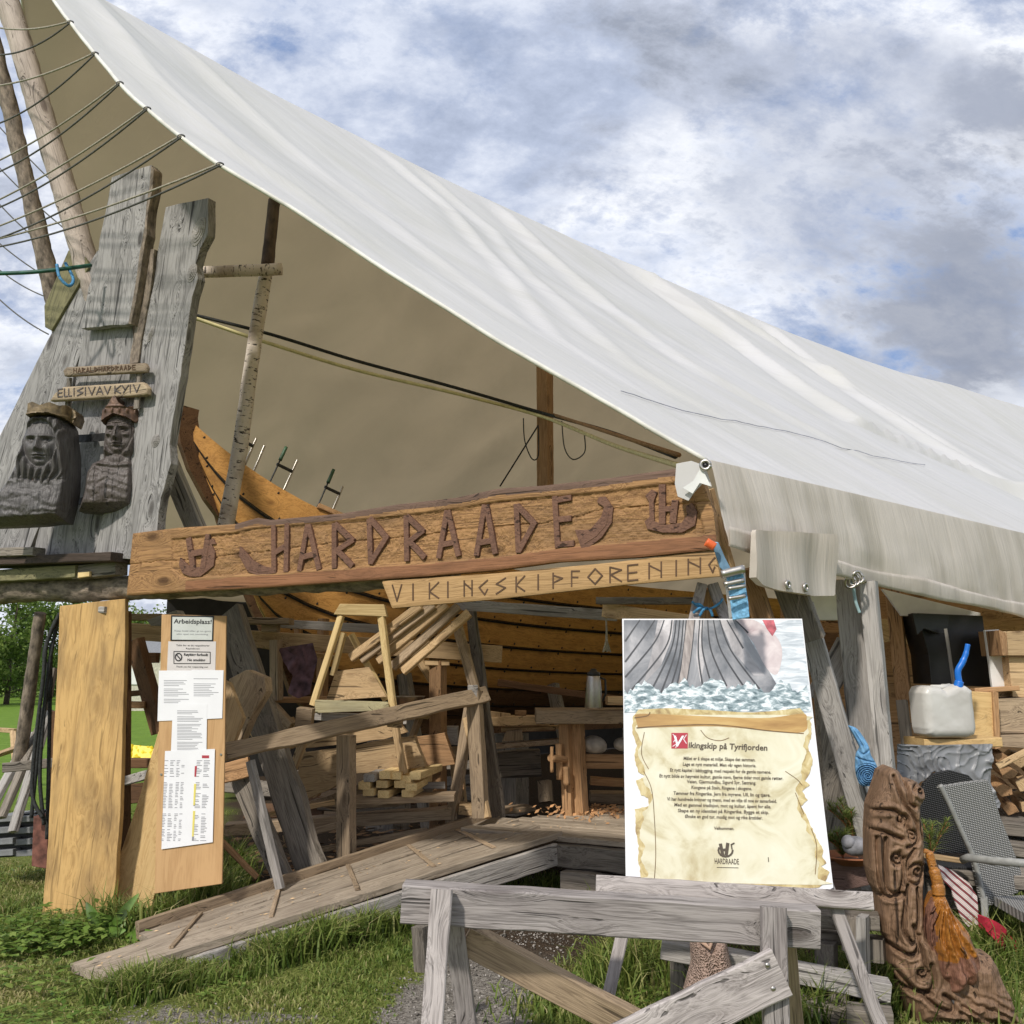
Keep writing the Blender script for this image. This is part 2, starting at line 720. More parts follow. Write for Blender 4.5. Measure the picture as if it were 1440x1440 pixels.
def wood(name, light, dark, gscale=14.0, rough=0.75, knots=0.5, bump=0.5, blotch=0.35, stain=(0.2, 0.18, 0.15), var=0.22, spec=0.3, cracks=0.75, nails=0.0):
    m, t, p = newmat(name)
    L = t.links.new
    tc = nn(t, 'ShaderNodeTexCoord')
    oi = nn(t, 'ShaderNodeObjectInfo')
    add = nn(t, 'ShaderNodeVectorMath', operation='MULTIPLY_ADD')
    cmb = nn(t, 'ShaderNodeCombineXYZ')
    L(oi.outputs['Random'], cmb.inputs[0])
    L(mth(t, 'FRACT', mth(t, 'MULTIPLY', oi.outputs['Random'], 17.3)), cmb.inputs[1])
    L(mth(t, 'FRACT', mth(t, 'MULTIPLY', oi.outputs['Random'], 53.7)), cmb.inputs[2])
    L(cmb.outputs[0], add.inputs[0])
    add.inputs[1].default_value = (37, 23, 29)
    L(tc.outputs['Object'], add.inputs[2])
    vec = add.outputs[0]

    def mapped(s, v=vec):
        mp = nn(t, 'ShaderNodeMapping')
        mp.inputs['Scale'].default_value = s
        L(v, mp.inputs[0])
        return mp.outputs[0]
    # knots
    vo = nn(t, 'ShaderNodeTexVoronoi')
    vo.inputs['Scale'].default_value = 1.0
    vo.inputs['Randomness'].default_value = 1.0
    L(mapped((2.4, 6.5, 6.5)), vo.inputs[0])
    kd = vo.outputs['Distance']
    kmask = ramp(t, kd, [(0.0, 1.0), (0.10, 0.85), (0.2, 0.0)])
    kwarp = mth(t, 'MULTIPLY', ramp(t, kd, [(0.0, 1.0), (0.55, 0.0)], 'EASE').outputs[0], 0.16 * knots)
    wv = nn(t, 'ShaderNodeVectorMath', operation='ADD')
    L(vec, wv.inputs[0])
    c2 = nn(t, 'ShaderNodeCombineXYZ')
    L(kwarp, c2.inputs[1])
    L(kwarp, c2.inputs[2])
    L(c2.outputs[0], wv.inputs[1])

    def noise(s, detail, r=0.55, dist=0.0, v=wv.outputs[0]):
        n = nn(t, 'ShaderNodeTexNoise')
        n.inputs['Scale'].default_value = 1
        n.inputs['Detail'].default_value = detail
        n.inputs['Roughness'].default_value = r
        n.inputs['Distortion'].default_value = dist
        L(mapped(s, v), n.inputs[0])
        return n.outputs[0]
    grain = noise((1.0, gscale * 1.6, gscale * 1.6), 4, 0.6, 0.6)
    fibre = noise((4.0, 130, 130), 3, 0.7)
    blot = noise((1.6, 5, 5), 5, 0.6, 0.3)
    crk = noise((1.1, 38, 38), 2, 0.5, 0.4)
    rings = mth(t, 'FRACT', mth(t, 'MULTIPLY', grain, 7.0))
    rings = ramp(t, rings, [(0.0, 0.0), (0.75, 1.0), (1.0, 0.0)]).outputs[0]
    gv = mth(t, 'ADD', mth(t, 'MULTIPLY', rings, 0.26), mth(t, 'MULTIPLY', fibre, 0.75))
    gv = mth(t, 'ADD', gv, mth(t, 'MULTIPLY', grain, 0.25))
    base = ramp(t, gv, [(0.36, dark), (0.70, light)]).outputs[0]
    bl = ramp(t, blot, [(0.46, 0.0), (0.72, blotch)]).outputs[0]
    base = mixc(t, bl, base, stain)
    cm = ramp(t, crk, [(0.315, cracks), (0.36, 0.0)]).outputs[0]
    dk = [c * 0.16 for c in dark]
    base = mixc(t, cm, base, dk)
    km = mth(t, 'MULTIPLY', kmask.outputs[0], min(1, knots * 1.1))
    base = mixc(t, km, base, [dark[0] * .38, dark[1] * .33, dark[2] * .3])
    vr = mth(t, 'ADD', mth(t, 'MULTIPLY', mth(t, 'FRACT', mth(t, 'MULTIPLY', oi.outputs['Random'], 91.7)), var * 2), 1 - var)
    hs = nn(t, 'ShaderNodeHueSaturation')
    L(vr, hs.inputs['Value'])
    L(base, hs.inputs['Color'])
    L(hs.outputs[0], p.inputs['Base Color'])
    p.inputs['Roughness'].default_value = rough
    p.inputs['Specular IOR Level'].default_value = spec
    hgt = mth(t, 'SUBTRACT', mth(t, 'ADD', mth(t, 'MULTIPLY', fibre, 0.5), mth(t, 'MULTIPLY', rings, 0.25)), mth(t, 'MULTIPLY', cm, 1.2))
    bm = nn(t, 'ShaderNodeBump')
    bm.inputs['Strength'].default_value = bump
    bm.inputs['Distance'].default_value = 0.006
    L(hgt, bm.inputs['Height'])
    L(bm.outputs[0], p.inputs['Normal'])
    return m


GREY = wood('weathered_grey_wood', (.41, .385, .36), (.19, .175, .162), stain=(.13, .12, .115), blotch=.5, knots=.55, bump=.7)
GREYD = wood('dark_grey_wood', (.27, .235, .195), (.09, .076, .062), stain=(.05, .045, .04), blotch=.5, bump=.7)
GREYW = wood('pale_sawhorse_wood', (.43, .39, .37), (.18, .16, .15), stain=(.15, .125, .12), blotch=.6, bump=.8, gscale=9, knots=.8)
SLAB = wood('silver_slab_wood', (.36, .345, .335), (.105, .10, .097), stain=(.12, .115, .11), blotch=.55, knots=.75, bump=.9, gscale=6, cracks=.8, var=.08)
BROWN = wood('brown_timber', (.46, .27, .135), (.21, .115, .052), stain=(.12, .08, .05), blotch=.4, bump=.45)
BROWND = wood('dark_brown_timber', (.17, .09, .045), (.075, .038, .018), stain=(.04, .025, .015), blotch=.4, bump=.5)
TAN = wood('tan_timber', (.58, .41, .23), (.32, .205, .105), stain=(.22, .15, .09), blotch=.35, bump=.4)
GREYTAN = wood('aged_tan_timber', (.42, .315, .21), (.18, .13, .085), stain=(.13, .10, .075), blotch=.45, bump=.5)
FRESH = wood('fresh_pine', (.66, .46, .215), (.47, .295, .12), stain=(.40, .25, .11), blotch=.35, knots=.6, bump=.25, gscale=7, cracks=.25, var=.06)
PALEPINE = wood('pale_pine', (.72, .55, .28), (.5, .35, .16), stain=(.38, .25, .12), blotch=.2, knots=.5, bump=.25, gscale=8, cracks=.2)
BIGPLANK = wood('stained_pine_plank', (.64, .41, .165), (.44, .265, .10), stain=(.19, .12, .06), blotch=.8, knots=.28, bump=.35, gscale=5, cracks=.4, var=.02)
PLY = wood('plywood', (.56, .35, .17), (.45, .265, .12), stain=(.40, .24, .11), blotch=.3, knots=.0, bump=.1, gscale=3, cracks=.0, var=.02)
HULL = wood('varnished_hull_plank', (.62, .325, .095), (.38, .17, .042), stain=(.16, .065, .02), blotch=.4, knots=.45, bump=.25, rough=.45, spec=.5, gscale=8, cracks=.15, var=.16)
DECK = wood('deck_plank', (.48, .40, .31), (.20, .16, .12), stain=(.16, .125, .095), blotch=.5, knots=.4, bump=.6, gscale=8, cracks=.55)
SIGNW = wood('sign_carved_field', (.385, .215, .092), (.135, .066, .028), stain=(.17, .105, .055), blotch=.6, knots=.8, bump=.9, gscale=10, cracks=.4, var=0)
SIGNR = wood('sign_red_border', (.30, .14, .068), (.17, .078, .038), stain=(.1, .05, .03), blotch=.35, knots=.2, bump=.5, var=0)
SIGND = wood('sign_dark_edge', (.17, .105, .075), (.09, .055, .04), stain=(.06, .045, .035), blotch=.4, bump=.6, var=0)
LETTER = wood('sign_letter_wood', (.19, .10, .065), (.085, .043, .03), stain=(.06, .035, .028), blotch=.3, knots=0, bump=.5, var=0)
SIGN2 = wood('small_sign_wood', (.50, .315, .145), (.29, .17, .07), stain=(.27, .17, .085), blotch=.4, knots=.3, bump=.4, var=0)
GROOVESH = simple('letter_groove_shade', (.10, .055, .028), .8)  # dark raised strokes stand in for the shade in cut letters
BUST = wood('dark_carved_wood', (.12, .112, .108), (.038, .034, .032), stain=(.05, .038, .032), blotch=.5, knots=.2, bump=.9, rough=.5, spec=.5, gscale=9, var=.06, cracks=.4)
BUST2 = wood('dark_brown_carved_wood', (.125, .105, .095), (.04, .03, .026), stain=(.05, .03, .022), blotch=.5, knots=.2, bump=1.0, rough=.5, spec=.5, gscale=9, var=.06)
CROWNG = simple('old_gold_paint', (.16, .115, .06), .45, .2, .3, 25, .5)
CROWNR = simple('copper_paint', (.13, .075, .05), .5, .2, .3, 25, .5)
DRAGON = wood('oiled_dragon_wood', (.27, .165, .10), (.095, .055, .032), stain=(.07, .038, .02), blotch=.65, knots=.35, bump=1.0, rough=.6, spec=.35, cracks=.8, gscale=9, var=0)
AMBER = wood('amber_lacquered_wood', (.46, .185, .03), (.15, .05, .012), stain=(.14, .05, .02), blotch=.6, knots=0, cracks=.9, bump=.8, rough=.3, spec=.6, gscale=22, var=0)
IRON = simple('dark_iron', (.05, .05, .05), .5, .7, .2, 30, .3)
STEEL = simple('brushed_steel', (.50, .47, .43), .38, 1.0, .05, 30, .05)
BLACKP = simple('black_plastic', (.012, .012, .013), .4, 0, .2, 8, .1)
BLACKROPE = simple('black_rope', (.025, .027, .026), .8, 0, .3, 60, .4)
TANROPE = simple('tan_rope', (.34, .31, .25), .85, 0, .2, 90, .6)
DARKROPE = simple('dark_grey_rope', (.10, .098, .09), .85, 0, .2, 90, .6)
YELROPE = simple('cream_hose', (.72, .66, .36), .5, 0, .08, 20, .1)
GREENROPE = simple('green_hose', (.015, .09, .06), .5, 0, .2, 20, .1)
BLUEROPE = simple('blue_cord', (.05, .22, .42), .6, 0, .2, 60, .4)
BLUESTRAP = simple('blue_webbing', (.17, .40, .62), .7, 0, .2, 60, .5)
BLUEM = simple('blue_painted_metal', (.13, .24, .34), .45, .3, .2, 20, .1)
ORANGE = simple('orange_grip', (.75, .13, .03), .5, 0, .1, 20, .1)
RUST = simple('rusty_steel', (.17, .07, .05), .8, .1, .35, 15, .4)
GREYPL = simple('grey_plastic', (.20, .205, .21), .5, 0, .1, 20, .1)
WHITEP = simple('white_paint', (.72, .72, .70), .55, 0, .04, 10, .05)
YELLOW = simple('yellow_sheet', (.85, .66, .03), .5, 0, .1, 10, .3)
PURPLE = simple('mauve_cloth', (.13, .075, .095), .9, 0, .3, 14, .6)
REDCL = simple('red_cloth', (.45, .02, .045), .9, 0, .15, 20, .4)
PAPER = simple('white_paper', (.82, .82, .84), .7, 0, .015, 6, .05)
INK = simple('black_ink', (.03, .03, .032), .8, 0, 0, 5, 0)
INKG = simple('grey_ink', (.30, .30, .32), .8, 0, 0, 5, 0)
INKR = simple('red_ink', (.42, .05, .07), .8, 0, 0, 5, 0)
INKY = simple('yellow_ink', (.75, .65, .15), .8, 0, 0, 5, 0)
STONE = simple('grey_stone', (.22, .22, .24), .8, 0, .3, 14, .6)
WSTONE = simple('pale_sack', (.42, .38, .33), .9, 0, .2, 10, .5)
TERRA = simple('terracotta', (.35, .13, .06), .8, 0, .15, 12, .3)
FLOWER = simple('foam_white', (.8, .8, .8), .7, 0, .02, 8, .1)


def bark_mat(name, light, dark, scale=20, birch=False):
    m, t, p = newmat(name)
    L = t.links.new
    tc = nn(t, 'ShaderNodeTexCoord')
    mp = nn(t, 'ShaderNodeMapping')
    mp.inputs['Scale'].default_value = (1.6, .5, .5) if birch else (.45, 1, 1)
    L(tc.outputs['Object'], mp.inputs[0])
    n = nn(t, 'ShaderNodeTexNoise')
    n.inputs['Scale'].default_value = scale
    n.inputs['Detail'].default_value = 8
    n.inputs['Roughness'].default_value = .65
    L(mp.outputs[0], n.inputs[0])
    if birch:
        n2 = nn(t, 'ShaderNodeTexNoise')
        n2.inputs['Scale'].default_value = 5
        n2.inputs['Detail'].default_value = 4
        L(tc.outputs['Object'], n2.inputs[0])
        a = ramp(t, n.outputs[0], [(0.0, (.03, .025, .022)), (0.405, (.05, .04, .035)), (0.44, light), (0.8, (.62, .55, .48))])
        b = ramp(t, n2.outputs[0], [(.54, 0), (.64, .6)])
        col = mixc(t, b.outputs[0], a.outputs[0], dark)
    else:
        col = ramp(t, n.outputs[0], [(.32, dark), (.62, light), (.8, [c * 1.5 for c in light])]).outputs[0]
    L(col, p.inputs['Base Color'])
    p.inputs['Roughness'].default_value = .85
    bm = nn(t, 'ShaderNodeBump')
    bm.inputs['Strength'].default_value = .9
    bm.inputs['Distance'].default_value = .012
    L(n.outputs[0], bm.inputs['Height'])
    L(bm.outputs[0], p.inputs['Normal'])
    return m


BIRCH = bark_mat('birch_bark', (.76, .67, .58), (.42, .33, .26), 30, True)
BARK = bark_mat('rough_bark', (.30, .24, .185), (.05, .04, .03), 24)
BARKD = bark_mat('dark_bark', (.12, .085, .06), (.03, .022, .017), 16)


def tarp_mat(name, top, under, trans, streak=0.25, seams=True):
    m, t, p = newmat(name)
    L = t.links.new
    out = t.nodes['Material Output']
    tc = nn(t, 'ShaderNodeTexCoord')

    def noise(s, detail, dist=0.0):
        mp = nn(t, 'ShaderNodeMapping')
        mp.inputs['Scale'].default_value = s
        L(tc.outputs['UV'], mp.inputs[0])
        n = nn(t, 'ShaderNodeTexNoise')
        n.inputs['Scale'].default_value = 1
        n.inputs['Detail'].default_value = detail
        n.inputs['Distortion'].default_value = dist
        L(mp.outputs[0], n.inputs[0])
        return n.outputs[0]
    a = noise((1.6, .6, 1), 8, .6)
    b = noise((1.2, 1.2, 1), 7, .5)
    c = noise((22, .5, 1), 5)
    v = mth(t, 'ADD', mth(t, 'MULTIPLY', a, .45), mth(t, 'ADD', mth(t, 'MULTIPLY', b, .30), mth(t, 'MULTIPLY', c, .25)))
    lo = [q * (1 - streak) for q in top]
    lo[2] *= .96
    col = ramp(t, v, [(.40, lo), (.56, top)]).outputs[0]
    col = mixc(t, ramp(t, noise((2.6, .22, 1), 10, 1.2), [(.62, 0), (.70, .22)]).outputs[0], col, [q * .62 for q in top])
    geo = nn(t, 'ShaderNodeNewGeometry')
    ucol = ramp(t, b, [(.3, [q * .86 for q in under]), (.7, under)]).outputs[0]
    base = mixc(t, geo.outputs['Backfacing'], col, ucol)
    L(base, p.inputs['Base Color'])
    p.inputs['Roughness'].default_value = .55
    p.inputs['Specular IOR Level'].default_value = .35
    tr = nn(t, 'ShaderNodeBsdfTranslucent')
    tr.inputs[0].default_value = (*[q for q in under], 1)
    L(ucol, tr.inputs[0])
    mx = nn(t, 'ShaderNodeMixShader')
    mx.inputs[0].default_value = trans
    L(p.outputs[0], mx.inputs[1])
    L(tr.outputs[0], mx.inputs[2])
    L(mx.outputs[0], out.inputs[0])
    bm = nn(t, 'ShaderNodeBump')
    bm.inputs['Strength'].default_value = .5
    bm.inputs['Distance'].default_value = .05
    L(mth(t, 'ADD', mth(t, 'ADD', mth(t, 'MULTIPLY', b, .5), mth(t, 'MULTIPLY', a, .4)), mth(t, 'MULTIPLY', noise((9, 2.2, 1), 6, 1.5), .18)), bm.inputs['Height'])
    L(bm.outputs[0], p.inputs['Normal'])
    return m


TARP = tarp_mat('white_tarpaulin', (.83, .825, .83), (.60, .485, .32), .34, .07)
TARPF = tarp_mat('tarpaulin_valance', (.90, .83, .745), (.66, .56, .45), .40, .26)
# ------------------------------------------------------------------ ground
def ground_mat():
    m, t, p = newmat('ground_cover')
    L = t.links.new
    tc = nn(t, 'ShaderNodeTexCoord')

    def noise(sc, det, r=.6):
        n = nn(t, 'ShaderNodeTexNoise')
        n.inputs['Scale'].default_value = sc
        n.inputs['Detail'].default_value = det
        n.inputs['Roughness'].default_value = r
        L(tc.outputs['Object'], n.inputs[0])
        return n.outputs[0]
    at = nn(t, 'ShaderNodeAttribute', attribute_name='zone')
    sp = nn(t, 'ShaderNodeSeparateColor')
    L(at.outputs['Color'], sp.inputs[0])
    fine = noise(60, 8, .7)
    mid = noise(3, 6)
    grass = ramp(t, fine, [(.3, (.075, .095, .025)), (.55, (.17, .20, .05)), (.75, (.30, .28, .12))]).outputs[0]
    farg = ramp(t, mid, [(.35, (.115, .20, .028)), (.65, (.17, .27, .04))]).outputs[0]
    gcol = mixc(t, sp.outputs[2], grass, farg)
    vo = nn(t, 'ShaderNodeTexVoronoi')
    vo.inputs['Scale'].default_value = 70
    L(tc.outputs['Object'], vo.inputs[0])
    vg = nn(t, 'ShaderNodeSeparateColor')
    L(vo.outputs['Color'], vg.inputs[0])
    grav = mixc(t, .6, ramp(t, fine, [(.3, (.11, .10, .085)), (.7, (.30, .27, .235))]).outputs[0], ramp(t, vg.outputs[0], [(0, (.09, .08, .07)), (1, (.42, .39, .35))]).outputs[0])
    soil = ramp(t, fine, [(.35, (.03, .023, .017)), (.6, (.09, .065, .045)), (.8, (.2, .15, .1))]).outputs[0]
    brk = mth(t, 'ADD', sp.outputs[0], mth(t, 'MULTIPLY', mth(t, 'SUBTRACT', noise(9, 8, .7), .5), 1.6))
    c = mixc(t, ramp(t, brk, [(.42, 0), (.58, 1)]).outputs[0], gcol, grav)
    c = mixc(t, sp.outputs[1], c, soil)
    L(c, p.inputs['Base Color'])
    p.inputs['Roughness'].default_value = .95
    p.inputs['Specular IOR Level'].default_value = .1
    bm = nn(t, 'ShaderNodeBump')
    bm.inputs['Strength'].default_value = .8
    bm.inputs['Distance'].default_value = .02
    L(mth(t, 'ADD', fine, mth(t, 'MULTIPLY', vo.outputs['Distance'], .6)), bm.inputs['Height'])
    L(bm.outputs[0], p.inputs['Normal'])
    return m


def gravel_w(X, Y):
    """1 where the gravel path shows"""
    c = -0.12 + 0.10 * np.sin(Y * 2.1) + .22 * (5.6 - Y) * -0.6
    w = .34 + .10 * (5.4 - Y)
    g = 1 - np.clip((np.abs(X - c) - w * .55) / .28, 0, 1)
    g2 = 1 - np.clip((np.abs(X + 1.35) - .35) / .3, 0, 1)
    g2 = g2 * np.clip((5.25 - Y) / .2, 0, 1) * .55
    return np.maximum(g * np.clip((7.2 - Y) / .5, 0, 1), g2)


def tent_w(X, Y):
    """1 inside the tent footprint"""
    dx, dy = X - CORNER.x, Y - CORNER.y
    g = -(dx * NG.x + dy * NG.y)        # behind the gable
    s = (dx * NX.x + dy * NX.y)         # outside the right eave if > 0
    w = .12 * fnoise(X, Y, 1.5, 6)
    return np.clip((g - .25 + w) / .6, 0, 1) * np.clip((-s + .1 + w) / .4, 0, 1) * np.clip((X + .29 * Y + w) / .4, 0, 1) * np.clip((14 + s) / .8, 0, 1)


def ground_h(X, Y):
    h = .025 * fnoise(X, Y, .9, 3) + .012 * fnoise(X, Y, 4, 5)
    return h


def build_ground():
    def axis(lo, hi, st, far):
        core = np.arange(lo, hi + 1e-6, st)
        k = 1.35 ** np.arange(1, 20) * st
        a = lo - np.cumsum(k)
        b = hi + np.cumsum(k)
        a, b = a[a > -far], b[b < far]
        return np.concatenate([[-far], a[::-1], core, b, [far]])
    xs = axis(-6, 6, .06, 500)
    ys = axis(2, 13, .06, 500)
    X, Y = np.meshgrid(xs, ys, indexing='ij')
    fade = np.clip(1 - np.hypot(X, Y - 7) / 40, 0, 1)
    Z = ground_h(X, Y) * fade
    V = np.stack([X, Y, Z], -1).reshape(-1, 3)
    nx, ny = X.shape
    i = np.arange((nx - 1) * (ny - 1))
    a, b = i // (ny - 1), i % (ny - 1)
    q = a * ny + b
    F = np.stack([q, q + ny, q + ny + 1, q + 1], 1)
    o = np_mesh('ground', V, F, ground_mat())
    col = o.data.color_attributes.new('zone', 'FLOAT_COLOR', 'POINT')
    d = np.zeros((len(V), 4), np.float32)
    d[:, 0] = gravel_w(V[:, 0], V[:, 1])
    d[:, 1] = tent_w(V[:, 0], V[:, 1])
    d[:, 2] = np.clip((np.hypot(V[:, 0], V[:, 1]) - 11) / 4, 0, 1)
    d[:, 3] = 1
    col.data.foreach_set('color', d.ravel())
    tag(o, kind='structure')


build_ground()


def leafy(name, cols, trans=.35):
    m, t, p = newmat(name)
    L = t.links.new
    out = t.nodes['Material Output']
    at = nn(t, 'ShaderNodeAttribute', attribute_name='tint')
    r = ramp(t, at.outputs['Fac'], cols)
    L(r.outputs[0], p.inputs['Base Color'])
    p.inputs['Roughness'].default_value = .55
    p.inputs['Specular IOR Level'].default_value = .3
    tr = nn(t, 'ShaderNodeBsdfTranslucent')
    L(r.outputs[0], tr.inputs[0])
    mx = nn(t, 'ShaderNodeMixShader')
    mx.inputs[0].default_value = trans
    L(p.outputs[0], mx.inputs[1])
    L(tr.outputs[0], mx.inputs[2])
    L(mx.outputs[0], out.inputs[0])
    return m


GRASSM = leafy('grass_blades', [(0, (.07, .125, .022)), (.45, (.17, .235, .045)), (.75, (.31, .33, .10)), (1, (.50, .43, .22))])
WEEDM = leafy('weed_leaves', [(0, (.08, .15, .025)), (.6, (.18, .28, .05)), (1, (.30, .38, .10))])
TREEM = leafy('tree_leaves', [(0, (.06, .11, .02)), (.6, (.16, .24, .045)), (1, (.30, .36, .10))], .4)
SAGEM = leafy('rosemary_leaves', [(0, (.13, .17, .04)), (.6, (.27, .33, .09)), (1, (.42, .46, .18))])


def blades(name, P, H, Wd, lean, mat, tint, seed=0, **tg):
    """P (n,3) roots; curved blades of 5 vertices"""
    r = np.random.default_rng(seed)
    n = len(P)
    a = r.uniform(0, 2 * np.pi, n)
    la = r.uniform(0, 2 * np.pi, n)
    l = lean * r.uniform(.2, 1.6, n) * H
    dx, dy = np.cos(a) * Wd / 2, np.sin(a) * Wd / 2
    lx, ly = np.cos(la) * l, np.sin(la) * l
    z0 = np.zeros(n)
    v = np.stack([
        np.stack([P[:, 0] - dx, P[:, 1] - dy, P[:, 2] + z0], 1),
        np.stack([P[:, 0] + dx, P[:, 1] + dy, P[:, 2] + z0], 1),
        np.stack([P[:, 0] - dx * .8 + lx * .3, P[:, 1] - dy * .8 + ly * .3, P[:, 2] + H * .6], 1),
        np.stack([P[:, 0] + dx * .8 + lx * .3, P[:, 1] + dy * .8 + ly * .3, P[:, 2] + H * .6], 1),
        np.stack([P[:, 0] + lx, P[:, 1] + ly, P[:, 2] + H * (1 - .25 * np.clip(l / H, 0, 1))], 1)], 1).reshape(-1, 3)
    k = np.arange(n) * 5
    F = np.concatenate([np.stack([k, k + 1, k + 3], 1), np.stack([k, k + 3, k + 2], 1), np.stack([k + 2, k + 3, k + 4], 1)])
    o = np_mesh(name, v, F, mat, smooth=False)
    at = o.data.attributes.new('tint', 'FLOAT', 'POINT')
    tt = np.clip(np.repeat(tint, 5) + np.tile([-.2, -.2, .0, .0, .12], n), 0, 1).astype(np.float32)
    at.data.foreach_set('value', tt)
    return o


def build_lawn():
    r = np.random.default_rng(3)
    n = 230000
    Y = 4.6 + 7.5 * r.random(n) ** 1.6
    X = (r.random(n) * 2 - 1) * (Y * .62 + .2)
    g = gravel_w(X, Y)
    tn = tent_w(X, Y)
    nz = fnoise(X, Y, 2.2, 11)
    keep = (r.random(n) > g * 1.15 - .1 * nz) & (r.random(n) > tn * 1.05) & (r.random(n) < .66 + .6 * nz)
    X, Y, g = X[keep], Y[keep], g[keep]
    nz = fnoise(X, Y, 1.3, 21)
    H = .024 * (1 + .5 * nz) * r.uniform(.5, 1.5, len(X)) + .006
    P = np.stack([X, Y, ground_h(X, Y)], 1)
    tint = .63 + .28 * fnoise(X, Y, 1.1, 31) + .12 * fnoise(X, Y, 5, 37) + r.normal(0, .17, len(X)) + .12 * g
    o = blades('lawn_grass', P, H, .005 + .005 * r.random(len(X)), .9, GRASSM, tint, 1)
    tag(o, kind='stuff')
    # long tufts where no mower reaches
    segs = []

    def along(a, b, w, m, h, sd=0):
        a, b = WG(*a), WG(*b)
        k = r.random(m)
        off = r.normal(0, w, (m, 2))
        cl = .5 + .5 * fnoise(a.x + (b.x - a.x) * k + off[:, 0], a.y + (b.y - a.y) * k + off[:, 1], 4.5, 41 + sd, 2)
        sel = r.random(m) < cl * 1.3
        x = (a.x + (b.x - a.x) * k + off[:, 0])[sel]
        y = (a.y + (b.y - a.y) * k + off[:, 1])[sel]
        segs.append((x, y, h * r.uniform(.45, 1.25, sel.sum()) * (.5 + .8 * cl[sel])))
    along((140, 1420), (370, 1362), .07, 4200, .15)
    along((350, 1366), (590, 1296), .08, 4800, .17)
    along((560, 1300), (800, 1240), .10, 2000, .13)
    along((150, 1320), (300, 1290), .10, 2200, .24)
    along((280, 1290), (330, 1240), .08, 1600, .30)
    along((0, 1300), (70, 1270), .2, 1800, .09)
    along((740, 1440), (900, 1330), .12, 1200, .13)
    along((850, 1400), (990, 1300), .14, 2200, .22)
    along((1060, 1460), (1250, 1400), .14, 3600, .30)
    along((1320, 1400), (1440, 1290), .28, 5200, .24)
    along((1380, 1330), (1520, 1330), .28, 2600, .24)
    along((860, 1300), (960, 1262), .12, 1200, .22)
    x = np.concatenate([s[0] for s in segs])
    y = np.concatenate([s[1] for s in segs])
    h = np.concatenate([s[2] for s in segs])
    P = np.stack([x, y, ground_h(x, y)], 1)
    tint = .47 + r.normal(0, .22, len(x))
    o = blades('long_grass', P, h, .006 + .007 * r.random(len(x)), .75, GRASSM, tint, 2)
    tag(o, kind='stuff')
    # clover and small broad leaves
    n = 16000
    Y = 4.6 + 4.0 * r.random(n) ** 1.4
    X = (r.random(n) * 2 - 1) * (Y * .6)
    keep = (fnoise(X, Y, 1.7, 51) > .12) & (gravel_w(X, Y) < .3) & (tent_w(X, Y) < .2)
    x0, y0 = X[keep], Y[keep]
    xs, ys = [x0], [y0]
    for (px, py, w, m) in ((60, 1335, .16, 420), (20, 1330, .2, 380), (105, 1335, .10, 260), (420, 1345, .07, 240), (470, 1335, .06, 200), (30, 1390, .2, 160)):
        c = WG(px, py)
        xs.append(r.normal(c.x, w, m))
        ys.append(r.normal(c.y, w, m))
    x, y = np.concatenate(xs), np.concatenate(ys)
    big = np.concatenate([np.zeros(len(x0)), np.ones(len(x) - len(x0))])
    z = ground_h(x, y) + r.uniform(.01, .04, len(x)) + big * r.uniform(0, .10, len(x))
    leaf_quads('clover_patches', np.stack([x, y, z], 1), .012 + .012 * r.random(len(x)) + big * .018 * r.random(len(x)), WEEDM, r, up=.75)


def leaf_quads(name, P, S, mat, r, up=.3, parent=None, M=None, kind='stuff', tint=None):
    n = len(P)
    nrm = r.normal(0, 1, (n, 3))
    nrm /= np.linalg.norm(nrm, axis=1)[:, None]
    nrm = nrm * (1 - up) + np.array([0, 0, 1]) * up
    nrm /= np.linalg.norm(nrm, axis=1)[:, None]
    a = np.cross(nrm, r.normal(0, 1, (n, 3)))
    a /= np.linalg.norm(a, axis=1)[:, None]
    b = np.cross(nrm, a)
    S = np.asarray(S)[:, None]
    v = np.stack([P - a * S, P + b * S * .55 + nrm * S * .12, P + a * S, P - b * S * .55 + nrm * S * .12], 1).reshape(-1, 3)
    k = np.arange(n) * 4
    F = np.stack([k, k + 1, k + 2, k + 3], 1)
    o = np_mesh(name, v, F, mat, M, parent, smooth=False)
    at = o.data.attributes.new('tint', 'FLOAT', 'POINT')
    tt = r.random(n) if tint is None else tint
    at.data.foreach_set('value', np.repeat(np.clip(tt, 0, 1), 4).astype(np.float32))
    if kind:
        tag(o, kind=kind)
    return o


build_lawn()


